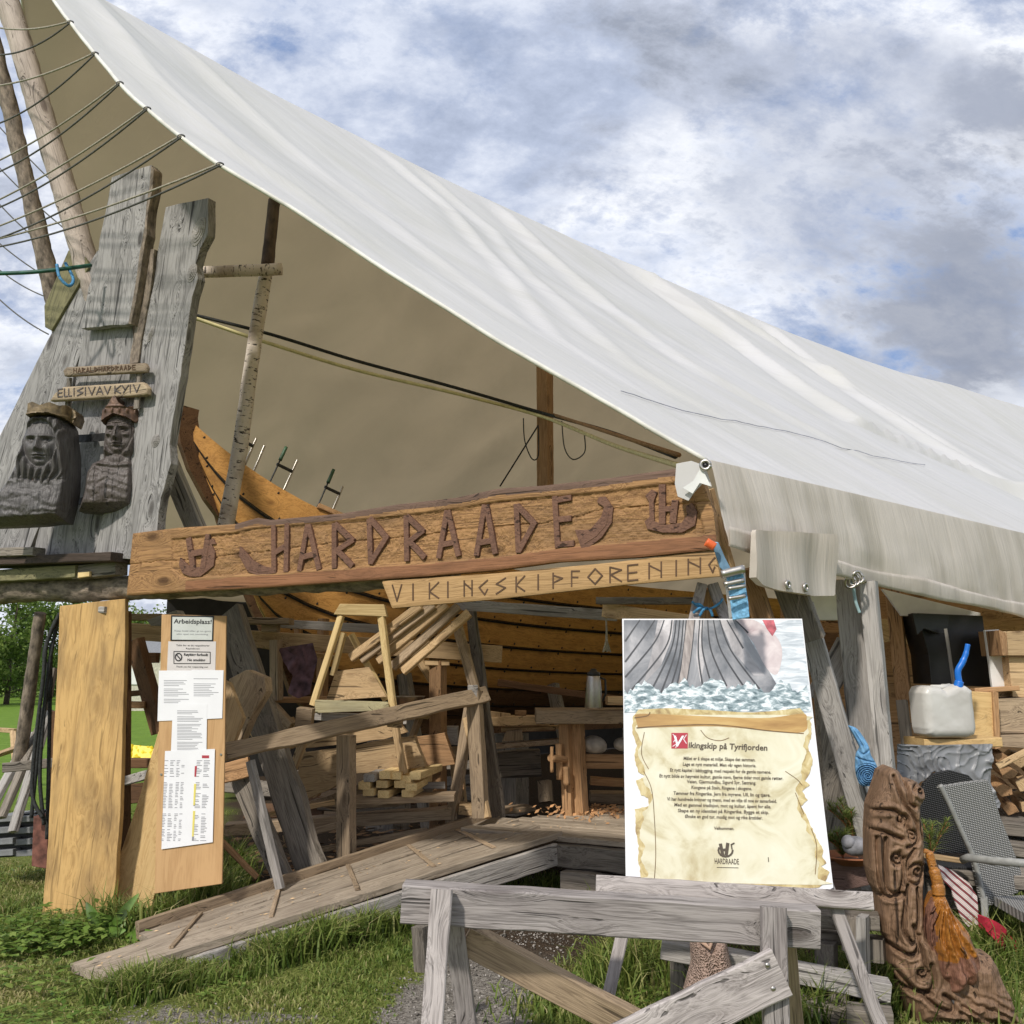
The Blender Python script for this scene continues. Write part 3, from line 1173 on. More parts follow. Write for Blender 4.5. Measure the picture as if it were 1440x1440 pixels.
def gravel_stones():
    r = np.random.default_rng(9)
    n = 15000
    Y = 4.5 + 2.4 * r.random(n)
    X = r.uniform(-2.2, .9, n)
    k = r.random(n) < gravel_w(X, Y) * .9
    X, Y = X[k], Y[k]
    S = .003 + .009 * r.random(len(X)) ** 3.5
    base = np.array([(1, 0, 0), (-.8, .2, 0), (0, 1, 0), (.1, -.9, 0), (0, 0, .8), (0, 0, -.6)])
    n = len(X)
    P = np.stack([X, Y, ground_h(X, Y) + S * .3], 1)
    v = (P[:, None, :] + base[None] * S[:, None, None] * r.uniform(.6, 1.4, (n, 6, 3))).reshape(-1, 3)
    tri = np.array([(0, 2, 4), (2, 1, 4), (1, 3, 4), (3, 0, 4), (2, 0, 5), (1, 2, 5), (3, 1, 5), (0, 3, 5)])
    F = (np.arange(n)[:, None, None] * 6 + tri[None]).reshape(-1, 3)
    m, t, p = newmat('gravel_stone')
    oi = nn(t, 'ShaderNodeNewGeometry')
    rp = ramp(t, oi.outputs['Random Per Island'], [(0, (.08, .072, .062)), (.6, (.24, .215, .19)), (1, (.42, .39, .36))])
    t.links.new(rp.outputs[0], p.inputs['Base Color'])
    p.inputs['Roughness'].default_value = .85
    tag(np_mesh('gravel', v, F, m, smooth=False), kind='stuff')


gravel_stones()


# ------------------------------------------------------------------ trees far behind on the left
def tree(x, y, h, cr, label, seed, n=5200, name='tree', low=.12):
    r = np.random.default_rng(seed)
    rs = random.Random(seed)
    root = empty(name, (x, y, 0), label, 'tree', 'trees beyond the field')
    mb = MB()
    lean = rs.uniform(-.3, .3)
    trunk = [(x + lean * k * k + .05 * math.sin(k * 9), y, h * .85 * k - .05) for k in [i / 10 for i in range(11)]]
    mb.tube(trunk, [.13 * (1 - .85 * i / 10) * h / 6 for i in range(11)], 8)
    tips = []
    for b in range(26):
        k = rs.uniform(low, .95)
        p = Vector(trunk[int(k * 10)])
        a = rs.uniform(0, 6.28)
        L = cr * (1.1 - k * .7) * rs.uniform(.6, 1.1)
        q = p + Vector((math.cos(a) * L, math.sin(a) * L, L * rs.uniform(.2, .8)))
        m_ = p.lerp(q, .5) + Vector((0, 0, -.08 * L))
        mb.tube([p, m_, q], [.03 * h / 6, .02 * h / 6, .008], 5)
        tips += [p.lerp(q, .45), p.lerp(q, .7), q, q]
    mb.build('trunk', BARKD, None, root, smooth=True)
    tp = np.array([tuple(t) for t in tips])
    c = tp[r.integers(0, len(tp), n)]
    P = c + r.normal(0, cr * .13, (n, 3))
    P[:, 2] = np.maximum(P[:, 2], .1)
    clump = r.random(len(tp))
    leaf_quads('crown', P, .055 + .07 * r.random(n), TREEM, r, .2, root, kind=None, tint=.5 + .25 * fnoise(P[:, 0], P[:, 2], .9, seed) + r.normal(0, .15, n))


for (px, D, h, cr, sd, lab) in (
        (-45, 44, 6.5, 2.4, 61, 'slender green tree at the far edge of the field, cut by the left frame edge'),
        (12, 47, 6.3, 1.7, 62, 'pale leafy tree with a thin dark trunk showing under the log at far left'),
        (47, 52, 6.6, 2.1, 63, 'leafy tree far behind the bark-covered prop pole'),
        (110, 55, 6.2, 2.4, 64, 'tree beyond the field hidden mostly by the wide pine plank'),
        (195, 58, 5.6, 2.4, 65, 'low tree beyond the field seen in the gap right of the wide pine plank')):
    X = W(px, 940, D).x
    tree(X, D, h, cr, lab, sd)


def hedge():
    r = np.random.default_rng(77)
    n = 30000
    x = r.uniform(-44, 8, n)
    y = 60 + r.normal(0, 1.6, n)
    top = 2.4 + 1.2 * fnoise(x, y * 0, .35, 3)
    z = top * r.random(n) ** .7
    leaf_quads('hedgerow', np.stack([x, y, z], 1), .10 + .12 * r.random(n), TREEM, r, .2, tint=.4 + .25 * fnoise(x, z, .8, 8) + r.normal(0, .15, n))


hedge()

# ------------------------------------------------------------------ tarpaulin canopy
RS = [0, .74, 2.5, 4.85, 7.3, 9.8, 12, 14.2, 16, 18, 20, 21.9, 24]
RZ = [7.72, 7.47, 7.26, 7.12, 7.04, 7.0, 6.99, 7.04, 7.12, 7.30, 7.40, 7.52, 7.55]
EAVE = 2.6
FC = []


def roofpos(s, a, side=1):
    rz = np.interp(s, RS, RZ)
    x = PEAK.x - side * GX.x * 5.87 * a + RX.x * s
    y = PEAK.y - side * GX.y * 5.87 * a + RX.y * s
    z = rz + (EAVE - rz) * a - .18 * np.sin(np.pi * a)
    if side > 0:
        for (fa, fs, h, w) in FC:
            c = np.interp(a, fa, fs)
            k = np.clip((fa[-1] + .12 - a) / .12, 0, 1) * np.clip(1.15 - a, 0, 1) ** .5 * np.clip(a / .08, 0, 1)
            q = (s - c) / w
            z = z + h * k * (np.exp(-np.abs(q) ** 1.3) - .55 * np.exp(-((q + 2.0) / 1.5) ** 2))
        z = z - .05 * np.sin(np.pi * a) * (1 + np.sin(s * 1.9)) * .5
        z = z + .022 * fnoise(s * np.ones_like(a), a * 5.5 * np.ones_like(s), 1.1, 3) * np.sin(np.pi * a)
        z = z + .006 * fnoise(s * 6.0 * np.ones_like(a), a * 9 * np.ones_like(s), 1.0, 8) * np.clip(a * 6, 0, 1)
    else:
        z = z + .05 * fnoise(s * np.ones_like(a), a * 4 * np.ones_like(s), .9, 12) * np.sin(np.pi * a) + .03 * np.sin(s * 3.1) ** 8 * np.clip(a * 5, 0, 1)
    return np.array([x, y, z])


def solve_edge(pts, side):
    out = []
    s, a = .6, .3
    for (px, py) in pts:
        for _ in range(60):
            def err(s, a):
                P = roofpos(np.array(s), np.array(a), side)
                d = Vector((P[0], P[1], P[2] - CAMZ))
                f = d.y * cP + d.z * sP
                u = -d.y * sP + d.z * cP
                return np.array([720 + FPX * d.x / f - px, 720 - FPX * u / f - py])
            e = err(s, a)
            h = 1e-3
            J = np.stack([(err(s + h, a) - e) / h, (err(s, a + h) - e) / h], 1)
            st = np.linalg.solve(J, e)
            st = np.clip(st, -.4, .4)
            s, a = s - .7 * st[0], a - .7 * st[1]
        out.append((a, s))
    return out


_f = []
for pts, h, w in (
        ([(926, 402), (1050, 490), (1214, 600), (1368, 665), (1500, 720)], .16, .17),
        ([(1085, 465), (1214, 560), (1340, 640), (1480, 715)], .12, .17),
        ([(1180, 500), (1290, 580), (1390, 650), (1500, 705)], .15, .20),
        ([(1245, 520), (1330, 580), (1440, 645)], .14, .22),
        ([(560, 232), (640, 300), (730, 400), (790, 480)], .05, .08),
        ([(600, 245), (700, 330), (800, 440), (900, 520)], .045, .09),
        ([(700, 290), (820, 400), (980, 520), (1150, 610)], .07, .12),
        ([(820, 350), (960, 450), (1100, 540), (1300, 640)], .09, .11),
        ([(960, 425), (1080, 500), (1240, 600), (1420, 690)], .10, .10),
        ([(1040, 450), (1170, 530), (1330, 625)], .09, .10),
        ([(140, 10), (230, 120), (330, 210), (420, 270)], .05, .10),
        ([(250, 60), (400, 200), (560, 320), (700, 430)], .04, .10)):
    r_ = sorted(solve_edge(pts, 1))
    _f.append((np.array([q[0] for q in r_]), np.array([q[1] for q in r_]), h, w))
_seams = []
for pts in ([(872, 552), (1000, 588), (1120, 612), (1300, 655)],):
    _seams.append(solve_edge(pts, 1))
FC.extend(_f)
er = solve_edge([(75, 0), (100, 33), (133, 75), (168, 118), (210, 157), (258, 195), (308, 233), (390, 280), (550, 385), (700, 480), (850, 565), (930, 622)], 1)
er = [(0.0, 0.0)] + [e for e in er if 0 < e[0] < .98] + [(1.0, 0.0)]
er.sort()
el = solve_edge([(30, 0), (42, 90), (60, 170), (88, 260), (130, 350), (170, 430), (210, 520), (222, 590), (215, 680)], -1)
el = [(0.0, 0.0)] + [e for e in el if 0 < e[0] < .97] + [(1.0, 6.0)]
el.sort()


def slope(side, edge, na, ns, smax=23.0):
    a = np.linspace(0, 1, na)
    s0 = np.interp(a, [e[0] for e in edge], [e[1] for e in edge])
    k = np.convolve(np.pad(s0, 3, mode='edge'), np.ones(7) / 7, 'valid')
    s0 = np.where((a > .03) & (a < .97), k, s0)
    t = np.linspace(0, 1, ns) ** 1.25
    S = s0[:, None] + (smax - s0[:, None]) * t[None]
    A = np.repeat(a[:, None], ns, 1)
    P = roofpos(S, A, side)
    V = P.reshape(3, -1).T
    i = np.arange((na - 1) * (ns - 1))
    p, q = i // (ns - 1), i % (ns - 1)
    b = p * ns + q
    F = np.stack([b, b + ns, b + ns + 1, b + 1], 1) if side > 0 else np.stack([b, b + 1, b + ns + 1, b + ns], 1)
    return V, F, np.stack([S.ravel(), A.ravel() * 7], 1), P[:, :, 0].T, s0


def set_uv(o, uv):
    l = o.data.uv_layers.new(name='UVMap')
    vi = np.zeros(len(o.data.loops), np.int32)
    o.data.loops.foreach_get('vertex_index', vi)
    l.data.foreach_set('uv', uv[vi].astype(np.float32).ravel())


def build_tarp():
    root = empty('tarpaulin_canopy', (CORNER.x, CORNER.y, 0), 'huge white tarpaulin canopy sweeping up to a high peak over the boat', 'canopy')
    V, F, uv, e1, s0 = slope(1, er, 150, 420)
    o = np_mesh('roof_sheet', V, F, TARP, None, root)
    set_uv(o, uv)
    V, F, uv, e2, s1 = slope(-1, el, 60, 120)
    o = np_mesh('roof_sheet', V, F, TARP, None, root)
    set_uv(o, uv)
    mb = MB()
    mb.tube([tuple(p) for p in e1], .013, 6)
    mb.tube([tuple(p) for p in e2], .013, 6)
    mb.build('edge_hem', simple('tarpaulin_hem', (.7, .68, .62), .6, 0, .08, 10, .2), None, root, smooth=True)
    for sm in _seams:
        pts = smooth_pts([Vector((q[0], q[1], 0)) for q in sm], 10)
        mb = MB()
        mb.tube([Vector(roofpos(np.array(q.y), np.array(q.x), 1)) + NX * .006 + Vector((0, 0, .009)) for q in pts], .0028, 6)
        mb.build('seam', simple('seam_grey', (.36, .36, .42), .7), None, root, smooth=True)
    # valance hanging along the right eave
    ns, nz = 260, 22
    s = np.linspace(0, 15, ns)
    zb = np.interp(s, [0, 1.2, 3.9, 15], [2.17, 2.08, 1.95, 1.93])
    S, K = np.meshgrid(s, np.linspace(0, 1, nz), indexing='ij')
    Z = EAVE + (zb[:, None] - EAVE) * K + .004
    off = .02 + .07 * np.sin(K * 1.6) + .010 * K * np.sin(S * 2.7 + .5) + .008 * K * np.sin(S * 7.1) + .012 * fnoise(S, K, 3, 4) * K + .005 * fnoise(S * 5, K * .6, 3, 9) * K
    X = CORNER.x + RX.x * S + NX.x * off
    Y = CORNER.y + RX.y * S + NX.y * off
    V = np.stack([X, Y, Z], -1).reshape(-1, 3)
    i = np.arange((ns - 1) * (nz - 1))
    p, q = i // (nz - 1), i % (nz - 1)
    b = p * nz + q
    F = np.stack([b, b + 1, b + nz + 1, b + nz], 1)
    o = np_mesh('valance', V, F, TARPF, None, root)
    set_uv(o, np.stack([S.ravel() * 3, Z.ravel()], 1))
    # rolled bottom hem
    V = np.stack([X, Y, Z], -1)
    line = V[:, -1]
    n = len(line)
    seg = 10
    vv = []
    for j in range(n):
        c = Vector(line[j]) + NX * .006
        rr = .022 + .004 * math.sin(j * .21)
        for k in range(seg):
            an = 2 * math.pi * k / seg
            vv.append(c + NX * rr * (.28 if j > 2 else .05) * math.cos(an) + Vector((0, 0, 1)) * (.045 + rr * 2.3 * math.sin(an)))
    ff = [(j * seg + k, (j + 1) * seg + k, (j + 1) * seg + (k + 1) % seg, j * seg + (k + 1) % seg) for j in range(n - 1) for k in range(seg)]
    mb = MB()
    mb.add(vv, ff)
    o = mb.build('valance_hem', TARPF, None, root, smooth=True)
    set_uv(o, np.array([(v.co.x * 3, v.co.z * 2) for v in o.data.vertices]))
    # edge eyelets that take the lacing
    hooks = []
    f_ = e1[:, 1] * cP + (e1[:, 2] - CAMZ) * sP
    ex = 720 + FPX * e1[:, 0] / f_
    ey = 720 - FPX * (-e1[:, 1] * sP + (e1[:, 2] - CAMZ) * cP) / f_
    for (px, py) in HOOKS:
        hooks.append(Vector(e1[int(np.argmin(np.hypot(ex - px, ey - py)))]))
    for h in hooks:
        mb = MB()
        mb.tube([h + Vector((math.cos(t) * .020, -.01, math.sin(t) * .012)) for t in [i * math.pi / 6 for i in range(13)]],   .005, 5)
        mb.build('eyelet', IRON, None, root, smooth=True)
    # corner: folded white flap and grommet
    pl = Plane(CORNER + Vector((0, 0, 2.6)) + Vector((-.03, -.16, 0)), norm((-.25, -1, 0)))
    o = slab('corner_flap', pl, [(951, 652), (972, 648), (992, 655), (1001, 684), (988, 680), (978, 690), (968, 704), (953, 698), (949, 680)], .006, TARP, root, bevel=0)
    g = MB()
    u = [pl.uv(*q) for q in [(958, 688), (1000, 684), (985, 655), (976, 672)]]
    o = slab('folded_corner', pl.off(.035), [(960, 686), (975, 676), (986, 656), (1000, 684), (984, 679), (974, 694)], .006, WHITEP, root, bevel=0)
    eyelet(pl.off(.045), 992, 654, .030, root)
    # loose patch with two eyelets hanging off the valance
    pv = Plane(CORNER + NX * .165 + Vector((0, 0, 2)), NX)
    poly = [(1060, 745), (1173, 752), (1173, 815), (1172, 838), (1140, 838), (1096, 831), (1068, 823), (1057, 812), (1058, 790)]
    P = [pv.uv(*q) for q in poly]
    o = relief('loose_patch', pv, poly, lambda X, Y, d: .008 * np.sin(X * 16) + .008 * np.sin(Y * 14 + X * 5) + .01, .014, .02, [TARPF], root)
    uvs = np.array([(-v.co.y * 3, v.co.x + 2) for v in o.data.vertices])
    set_uv(o, uvs)
    eyelet(pv.off(.03), 1108, 822, .024, root)
    eyelet(pv.off(.03), 1133, 826, .024, root)
    return hooks


def eyelet(pl, px, py, r, parent):
    u, v = pl.uv(px, py)
    mb = MB()
    c = pl.p0 + pl.ux * u + pl.uy * v
    pts = [c + pl.ux * r * .7 * math.cos(t) + pl.uy * r * .7 * math.sin(t) for t in [i * math.pi / 10 for i in range(21)]]
    mb.tube(pts, r * .3, 8)
    mb.prism([(u + r * .5 * math.cos(i * .524), v + r * .5 * math.sin(i * .524)) for i in range(12)], -.004, .001, 1, pl.mat())
    mb.build('eyelet', [STEEL, BLACKP], None, parent, smooth=True)


HOOKS = [(101, 32), (134, 75), (171, 117), (210, 157), (258, 195), (308, 233)]
hooks = build_tarp()
# lacing ropes from the eyelets to a rail outside the picture on the left
EN = [[(0, 34, 6.9), (0, 67, 6.9)], [(0, 115, 6.9), (0, 163, 6.9)], [(0, 220, 6.9), (0, 231, 6.9)], [(0, 275, 6.9), (0, 281, 6.9)], [(0, 312, 6.85), (0, 324, 6.85)], [(0, 330, 6.85), (0, 336, 6.85)]]
wordl = ['highest', 'second highest', 'third from the top', 'fourth from the top', 'second lowest', 'lowest']
for i, (h, ends) in enumerate(zip(hooks, EN)):
    root = empty('lacing_rope', h, 'doubled tan lacing rope pulling the canopy edge left, the %s of six' % wordl[i] if i > 3 or i == 0 else 'doubled tan lacing rope on the canopy edge, %s' % wordl[i], 'rope', 'lacing ropes on the canopy edge')
    for j, e in enumerate(ends):
        B = W(*e)
        B = h + (B - h) * 1.25
        A = h + Vector((0, -.02, -.012 * j))
        mb = MB()
        mb.tube(sagline(A, B, .05 + .04 * j), .0062, 6)
        mb.build('rope_strand', TANROPE if j == 0 else DARKROPE, None, root, smooth=True)
# thin dark ropes behind the poles
for i, (a, b) in enumerate([((-30, 145, 9.0), (110, 290, 8.6)), ((-20, 215, 9.0), (95, 325, 8.6)), ((-20, 265, 9.0), (62, 345, 8.6)), ((-20, 325, 9.0), (75, 395, 8.6)), ((-10, 372, 8.8), (66, 418, 8.4)), ((-10, 412, 8.8), (68, 470, 8.2))]):
    rope('guy_rope', sagline(W(*a), W(*b), .03), .006, DARKROPE, 'thin dark guy rope behind the log poles, %s' % ['topmost of six', 'second of six from the top', 'third of six from the top', 'fourth of six, passing behind the pole feet', 'fifth of six, just under the green hose', 'lowest of six, ending at the grey slab'][i], 'rope', 'guy ropes left of the poles')
# log poles of the gable frame
pole('log_pole', W(-22, -110, 7.4), W(160, 500, 7.2), .088, .092, wood('peeled_log', (.52, .44, .38), (.28, .23, .195), stain=(.2, .16, .135), blotch=.5, knots=.8, bump=.6), label='peeled pale log pole leaning in front of the canopy at top left', cat='pole')
pole('log_pole', W(-14, 40, 7.7), W(100, 520, 7.75), .062, .074, BARK, label='bark-covered log pole at the left frame edge, darker than the peeled one', cat='pole', rough=.1)
rope('green_hose', smooth_pts([W(-20, 385, 6.6), W(40, 383, 6.6), W(90, 378, 6.65), W(128, 373, 6.8)]), .014, GREENROPE, 'green hose stretched to the top of the leaning slab', 'hose')
rope('cord_loop', smooth_pts([W(80, 372, 6.6), W(84, 390, 6.58), W(97, 402, 6.6), W(103, 392, 6.65), W(92, 370, 6.7)]), .011, BLUEROPE, 'blue cord looped round the pole foot beside the green hose', 'cord')
slab('mossy_block', GP(.02), [(62, 430), (96, 352), (116, 350), (125, 375), (72, 465), (63, 460)], .12, wood('mossy_timber', (.23, .21, .11), (.09, .085, .05), stain=(.05, .05, .03)), None, (.4, 1))
tag(bpy.data.objects['mossy_block'], 'mossy greenish timber block at the foot of the log poles', 'timber block')


# ------------------------------------------------------------------ the wooden ship
ST0 = Vector((-2.93, 9.05, 0))
LH = 17.0


def hullpt(s, v, side=1, off=0.0):
    e = min(s, LH - s) * 1.0
    v = min(v, 1.0)
    b = 2.3 * (1 - math.exp(-e / 4.0)) * (1 + .0 * e)
    zs = 2.42 + 1.42 * math.exp(-e / 1.35)
    zk = 1.0 + 2.4 * math.exp(-e / 0.28) * .6 + .25 * math.exp(-e / 2.0)
    zk = min(zk, zs - .3)
    bb = b * (v ** .62)
    z = zk + (zs - zk) * v ** 1.25
    sh = .9 * (1 - v) ** 1.6 * math.exp(-e / 2.5) * (1 if s < LH / 2 else -1)
    p = ST0 + RX * (s + sh) + NX * side * (bb + off) + Vector((0, 0, z - off * .4))
    return p


def build_ship():
    root = empty('wooden_ship', ST0, 'varnished clinker-built wooden ship under construction beneath the canopy', 'ship')
    NJ = 7
    ns = 74
    ss = [LH * (i / ns) for i in range(ns + 1)]
    ss = sorted(set([0, .05, .1, .18, .28, .4, .55, .7] + ss[4:]))
    for j in range(NJ):
        v0, v1 = .04 + .96 * j / NJ, .04 + .96 * (j + 1) / NJ + .012
        mb = MB()
        rows = []
        for s in ss:
            lo = .034
            rows.append([hullpt(s, v0, 1, 0.0), hullpt(s, v0, 1, lo), hullpt(s, (v0 + v1) / 2, 1, lo * .5 + .006), hullpt(s, v1, 1, 0.0 if j < NJ - 1 else .004)])
        vs = [p for r in rows for p in r]
        fs = []
        n = 4
        for i in range(len(rows) - 1):
            for k in range(n - 1):
                a = i * n + k
                fs.append((a, a + n, a + n + 1, a + 1))
        mb.add(vs, fs, 0)
        if j > 0:
            dk_ = []
            for s in ss:
                dk_ += [hullpt(s, v0 + .006, 1, .0365), hullpt(s, v0 - .012, 1, .028)]
            mb.add(dk_, [(i * 2, i * 2 + 2, i * 2 + 3, i * 2 + 1) for i in range(len(ss) - 1)], 1)
            mb.add(dk_, [(i * 2 + 1, i * 2 + 3, i * 2 + 2, i * 2) for i in range(len(ss) - 1)], 1)
        if j >= 1:
            s = .12
            q = 0
            while s < 13:
                for vv in ((v0 + .02,) if q % 2 else (v0 + .02, v1 - .035)):
                    c = hullpt(s, vv, 1, .030 if vv < v1 - .04 else .010)
                    d = norm(NX + Vector((0, 0, -.35)))
                    r_ = .017
                    x, y = RX * r_, d.cross(RX) * r_
                    mb.add([c + x, c + y, c - x, c - y, c + d * .008], [(0, 1, 4), (1, 2, 4), (2, 3, 4), (3, 0, 4)], 1)
                s += .30
                q += 1
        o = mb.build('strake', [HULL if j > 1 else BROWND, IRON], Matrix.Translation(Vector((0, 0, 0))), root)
        # put local axes along the hull so that the wood grain follows the plank
        R = Matrix.Identity(4)
        for a_, ax in enumerate((RX, Vector((0, 0, 1)).cross(RX), Vector((0, 0, 1)))):
            for b_ in range(3):
                R[b_][a_] = ax[b_]
        R = Matrix.Translation(ST0 + Vector((0, 0, j * .37))) @ R
        o.data.transform(R.inverted())
        MW[o.name] = R
        o.matrix_local = MW[root.name].inverted() @ R
    # far side in one skin
    mb = MB()
    vs, fs = [], []
    m = 8
    for s in ss:
        for k in range(m + 1):
            vs.append(hullpt(s, .02 + .98 * k / m, -1))
    for i in range(len(ss) - 1):
        for k in range(m):
            a = i * (m + 1) + k
            fs.append((a, a + 1, a + m + 2, a + m + 1))
    mb.add(vs, fs)
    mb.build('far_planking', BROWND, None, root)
    # stem post and keel
    mb = MB()
    st = [hullpt(0, v, 1) for v in (.0, .15, .3, .5, .7, .85, 1.0)]
    st = [p - RX * .03 for p in st] + [hullpt(0, 1, 1) - RX * .02 + Vector((0, 0, .10))]
    path = [hullpt(s, 0.0, 1) - Vector((0, 0, .05)) for s in (16.6, 15, 12, 8, 5, 3.5, 2.4, 1.6, 1.0, .5, .2)] + st[1:]
    vs, fs = [], []
    for i, p in enumerate(path):
        d = (path[min(i + 1, len(path) - 1)] - path[max(i - 1, 0)]).normalized()
        up = d.cross(NX).normalized()
        for (a, b) in ((.10, .035), (.10, -.035), (-.10, -.035), (-.10, .035)):
            vs.append(p + up * a + NX * b)
    for i in range(len(path) - 1):
        for k in range(4):
            fs.append((i * 4 + k, i * 4 + (k + 1) % 4, i * 4 + 4 + (k + 1) % 4, i * 4 + 4 + k))
    fs.append((0, 1, 2, 3))
    n = len(path) - 1
    fs.append((n * 4 + 3, n * 4 + 2, n * 4 + 1, n * 4))
    mb.add(vs, fs)
    mb.build('keel_and_stem', BROWND, None, root)
    # ribs and gunwale
    for s in (2.4, 3.6, 4.8, 6.0, 7.2):
        mb = MB()
        mb.tube([hullpt(s, v, 1, -.06) for v in (.1, .3, .5, .7, .85, .98)], .04, 6)
        mb.build('rib', BROWN, None, root)
    # short doubling board on the sheer
    for (a, b) in ((1.05, 1.55),):
        mb = MB()
        for s in (a,):
            A, B = hullpt(a, 1.0, 1, .0), hullpt(b, 1.0, 1, .0)
        o = beam('gunwale_block', A + Vector((0, 0, .02)), B + Vector((0, 0, .02)), .05, .06, BROWN, root, face=NX)


build_ship()


def clamp(px, py, D, h, ang, lab, jaw=True):
    """screw clamp standing up from the top plank: steel bar, two jaws, green handle"""
    B = W(px, py, D)
    root = empty('screw_clamp', B, lab, 'clamp', 'screw clamps on the top plank')
    d = norm(RX * math.sin(ang) + Vector((0, 0, math.cos(ang))))
    mb = MB()
    o = beam('bar', B - d * .12, B + d * h, .022, .010, STEEL, root, face=NX)
    if jaw:
        T = B + d * (h * .72)
        x = -RX * .17 + Vector((0, 0, .05))
        beam('jaw', T, T + x, .028, .018, IRON, root, face=NX)
        beam('jaw', B + d * .02, B + d * .02 + x * .9, .028, .018, IRON, root, face=NX)
        E = T + x * .92
        pole('screw', E - d * .22, E + d * .06, .008, .008, IRON, root, 8, 0, 0)
        pole('handle', E + d * .05, E + d * .20, .018, .016, simple('green_grip', (.04, .10, .05), .5), root, 8, 0, 0)
    return root


clamp(344, 655, 9.42, .30, .38, 'screw clamp nearest the birch pole on the ship top plank')
clamp(358, 660, 9.45, .26, .38, 'plain steel clamp bar leaning beside the clamp nearest the birch pole', False)
clamp(392, 705, 9.5, .46, .42, 'screw clamp in the middle of the row on the ship top plank')
clamp(466, 722, 9.6, .30, .42, 'screw clamp furthest right, just above the large carved sign')
SHADEW = wood('shade_dark_board', (.10, .07, .055), (.04, .03, .022), stain=(.03, .02, .015))  # colour darkened to paint in the deep shade on the shelf board
# ------------------------------------------------------------------ gable: log beam, boards under the slabs
GB = GP(-.10)
A, B = GB.hit(-60, 833), GB.hit(640, 812)
tag(pole('bark_log', A + Vector((0, 0, 0)), B, .105, .055, BARK, None, 18, .02, .12), 'long bark-covered log running under the slabs and the large carved sign', 'log')


def gbeam(name, a, b, wpx, t, mat, off=0.0, parent=None, **kw):
    pl = GP(off)
    P, Q = pl.hit(*a), pl.hit(*b)
    s = (pl.scale(*a) + pl.scale(*b)) / 2
    return beam(name, P, Q, wpx * s, t, mat, parent, face=NG, **kw)


MOSS = bpy.data.materials['mossy_timber']
tag(gbeam('mossy_board', (-40, 813), (116, 804), 17, .12, MOSS, .02), 'greenish mossy board lying on the bark log at the left', 'board')
tag(gbeam('spacer_board', (110, 806), (171, 799), 19, .10, GREYD, .01), 'short grey board on the bark log just left of the large sign', 'board')
tag(gbeam('chip_of_wood', (111, 809), (127, 807), 8, .02, PALEPINE, .075), 'small pale chip of wood on the front of the mossy board', 'wood chip')
tag(gbeam('shelf_board', (-40, 793), (178, 785), 12, .26, SHADEW, .03), 'shade-darkened brown board that the silver slabs stand on', 'board')
tag(gbeam('shelf_edge', (-30, 778), (55, 776), 12, .10, GREYD, .14), 'rough grey batten in front of the slabs at the left frame edge', 'batten')
tag(gbeam('splintered_board', (100, 856), (155, 858), 9, .10, GREY, -.02), 'splintered grey board end under the bark log above the wide plank', 'board')

# silver-grey slabs
s1 = GP(.02)
tag(slab('weathered_slab', GP(.00), [(-60, 776), (-60, 700), (0, 612), (62, 488), (110, 395), (137, 352), (146, 380), (140, 400), (118, 460), (112, 500), (104, 520), (90, 640), (70, 700), (40, 779)], .07, SLAB, None, (.35, 1), jag=.012),
    'broad silver-grey slab behind the woman bust, leftmost of the slabs', 'wood slab', 'silver slabs standing on the shelf board')
tag(slab('weathered_slab', GP(.02), [(46, 779), (66, 700), (96, 600), (112, 500), (118, 455), (186, 455), (190, 520), (180, 600), (160, 700), (128, 786)], .06, SLAB, None, (.12, 1), jag=.01),
    'silver-grey slab between the two carved busts', 'wood slab', 'silver slabs standing on the shelf board')
tag(slab('weathered_slab', GP(.10), [(114, 462), (124, 405), (136, 372), (140, 335), (146, 308), (152, 280), (157, 249), (184, 240), (213, 232), (214, 262), (208, 285), (206, 318), (199, 360), (193, 405), (182, 455)], .06, SLAB, None, (.1, 1), jag=.008),
    'tall upper slab with a bark edge crossed by lacing ropes, nailed over the slab below', 'wood slab', 'silver slabs standing on the shelf board')
tag(slab('weathered_slab', GP(.06), [(131, 786), (150, 700), (172, 590), (186, 500), (203, 452), (216, 400), (223, 345), (228, 318), (233, 291), (264, 284), (293, 278), (292, 330), (281, 350), (275, 372), (278, 392), (270, 418), (262, 470), (254, 528), (243, 590), (238, 625), (240, 652), (226, 700), (216, 786)], .07, SLAB, None, (.12, 1), jag=.010),
    'curving silver-grey slab with knots, rightmost of the slabs', 'wood slab', 'silver slabs standing on the shelf board')
slab('bark_strip', GP(.075), [(206, 350), (217, 350), (212, 400), (205, 440), (198, 480), (194, 510), (182, 512), (188, 470), (196, 420)], .08, BARK, None, (.15, 1), jag=.012)
tag(bpy.data.objects['bark_strip'], 'strip of rough bark between the upper slab and the rightmost slab', 'bark')
slab('bark_edge', GP(.13), [(212, 233), (216, 238), (214, 268), (209, 290), (206, 330), (199, 370), (193, 410), (184, 456), (180, 455), (190, 400), (196, 356), (203, 318), (206, 284), (210, 262)], .08, BARK, bpy.data.objects['weathered_slab.002'], (.1, 1), jag=.008)


def knot(pl, px, py, rx, ry, parent, ang=.3):
    u, v = pl.uv(px, py)
    s = pl.scale(px, py)
    mb = MB()
    n = 14
    for k in range(4):
        f = 1 - k * .24
        mb.prism([(u + s * f * (rx * math.cos(a) * math.cos(ang) - ry * math.sin(a) * math.sin(ang)), v + s * f * (rx * math.cos(a) * math.sin(ang) + ry * math.sin(a) * math.cos(ang))) for a in [i * 6.283 / n for i in range(n)]], -.01, .004 + .004 * k, 0, pl.mat())
    mb.build('knot', GREY, None, parent, bevel=.003)


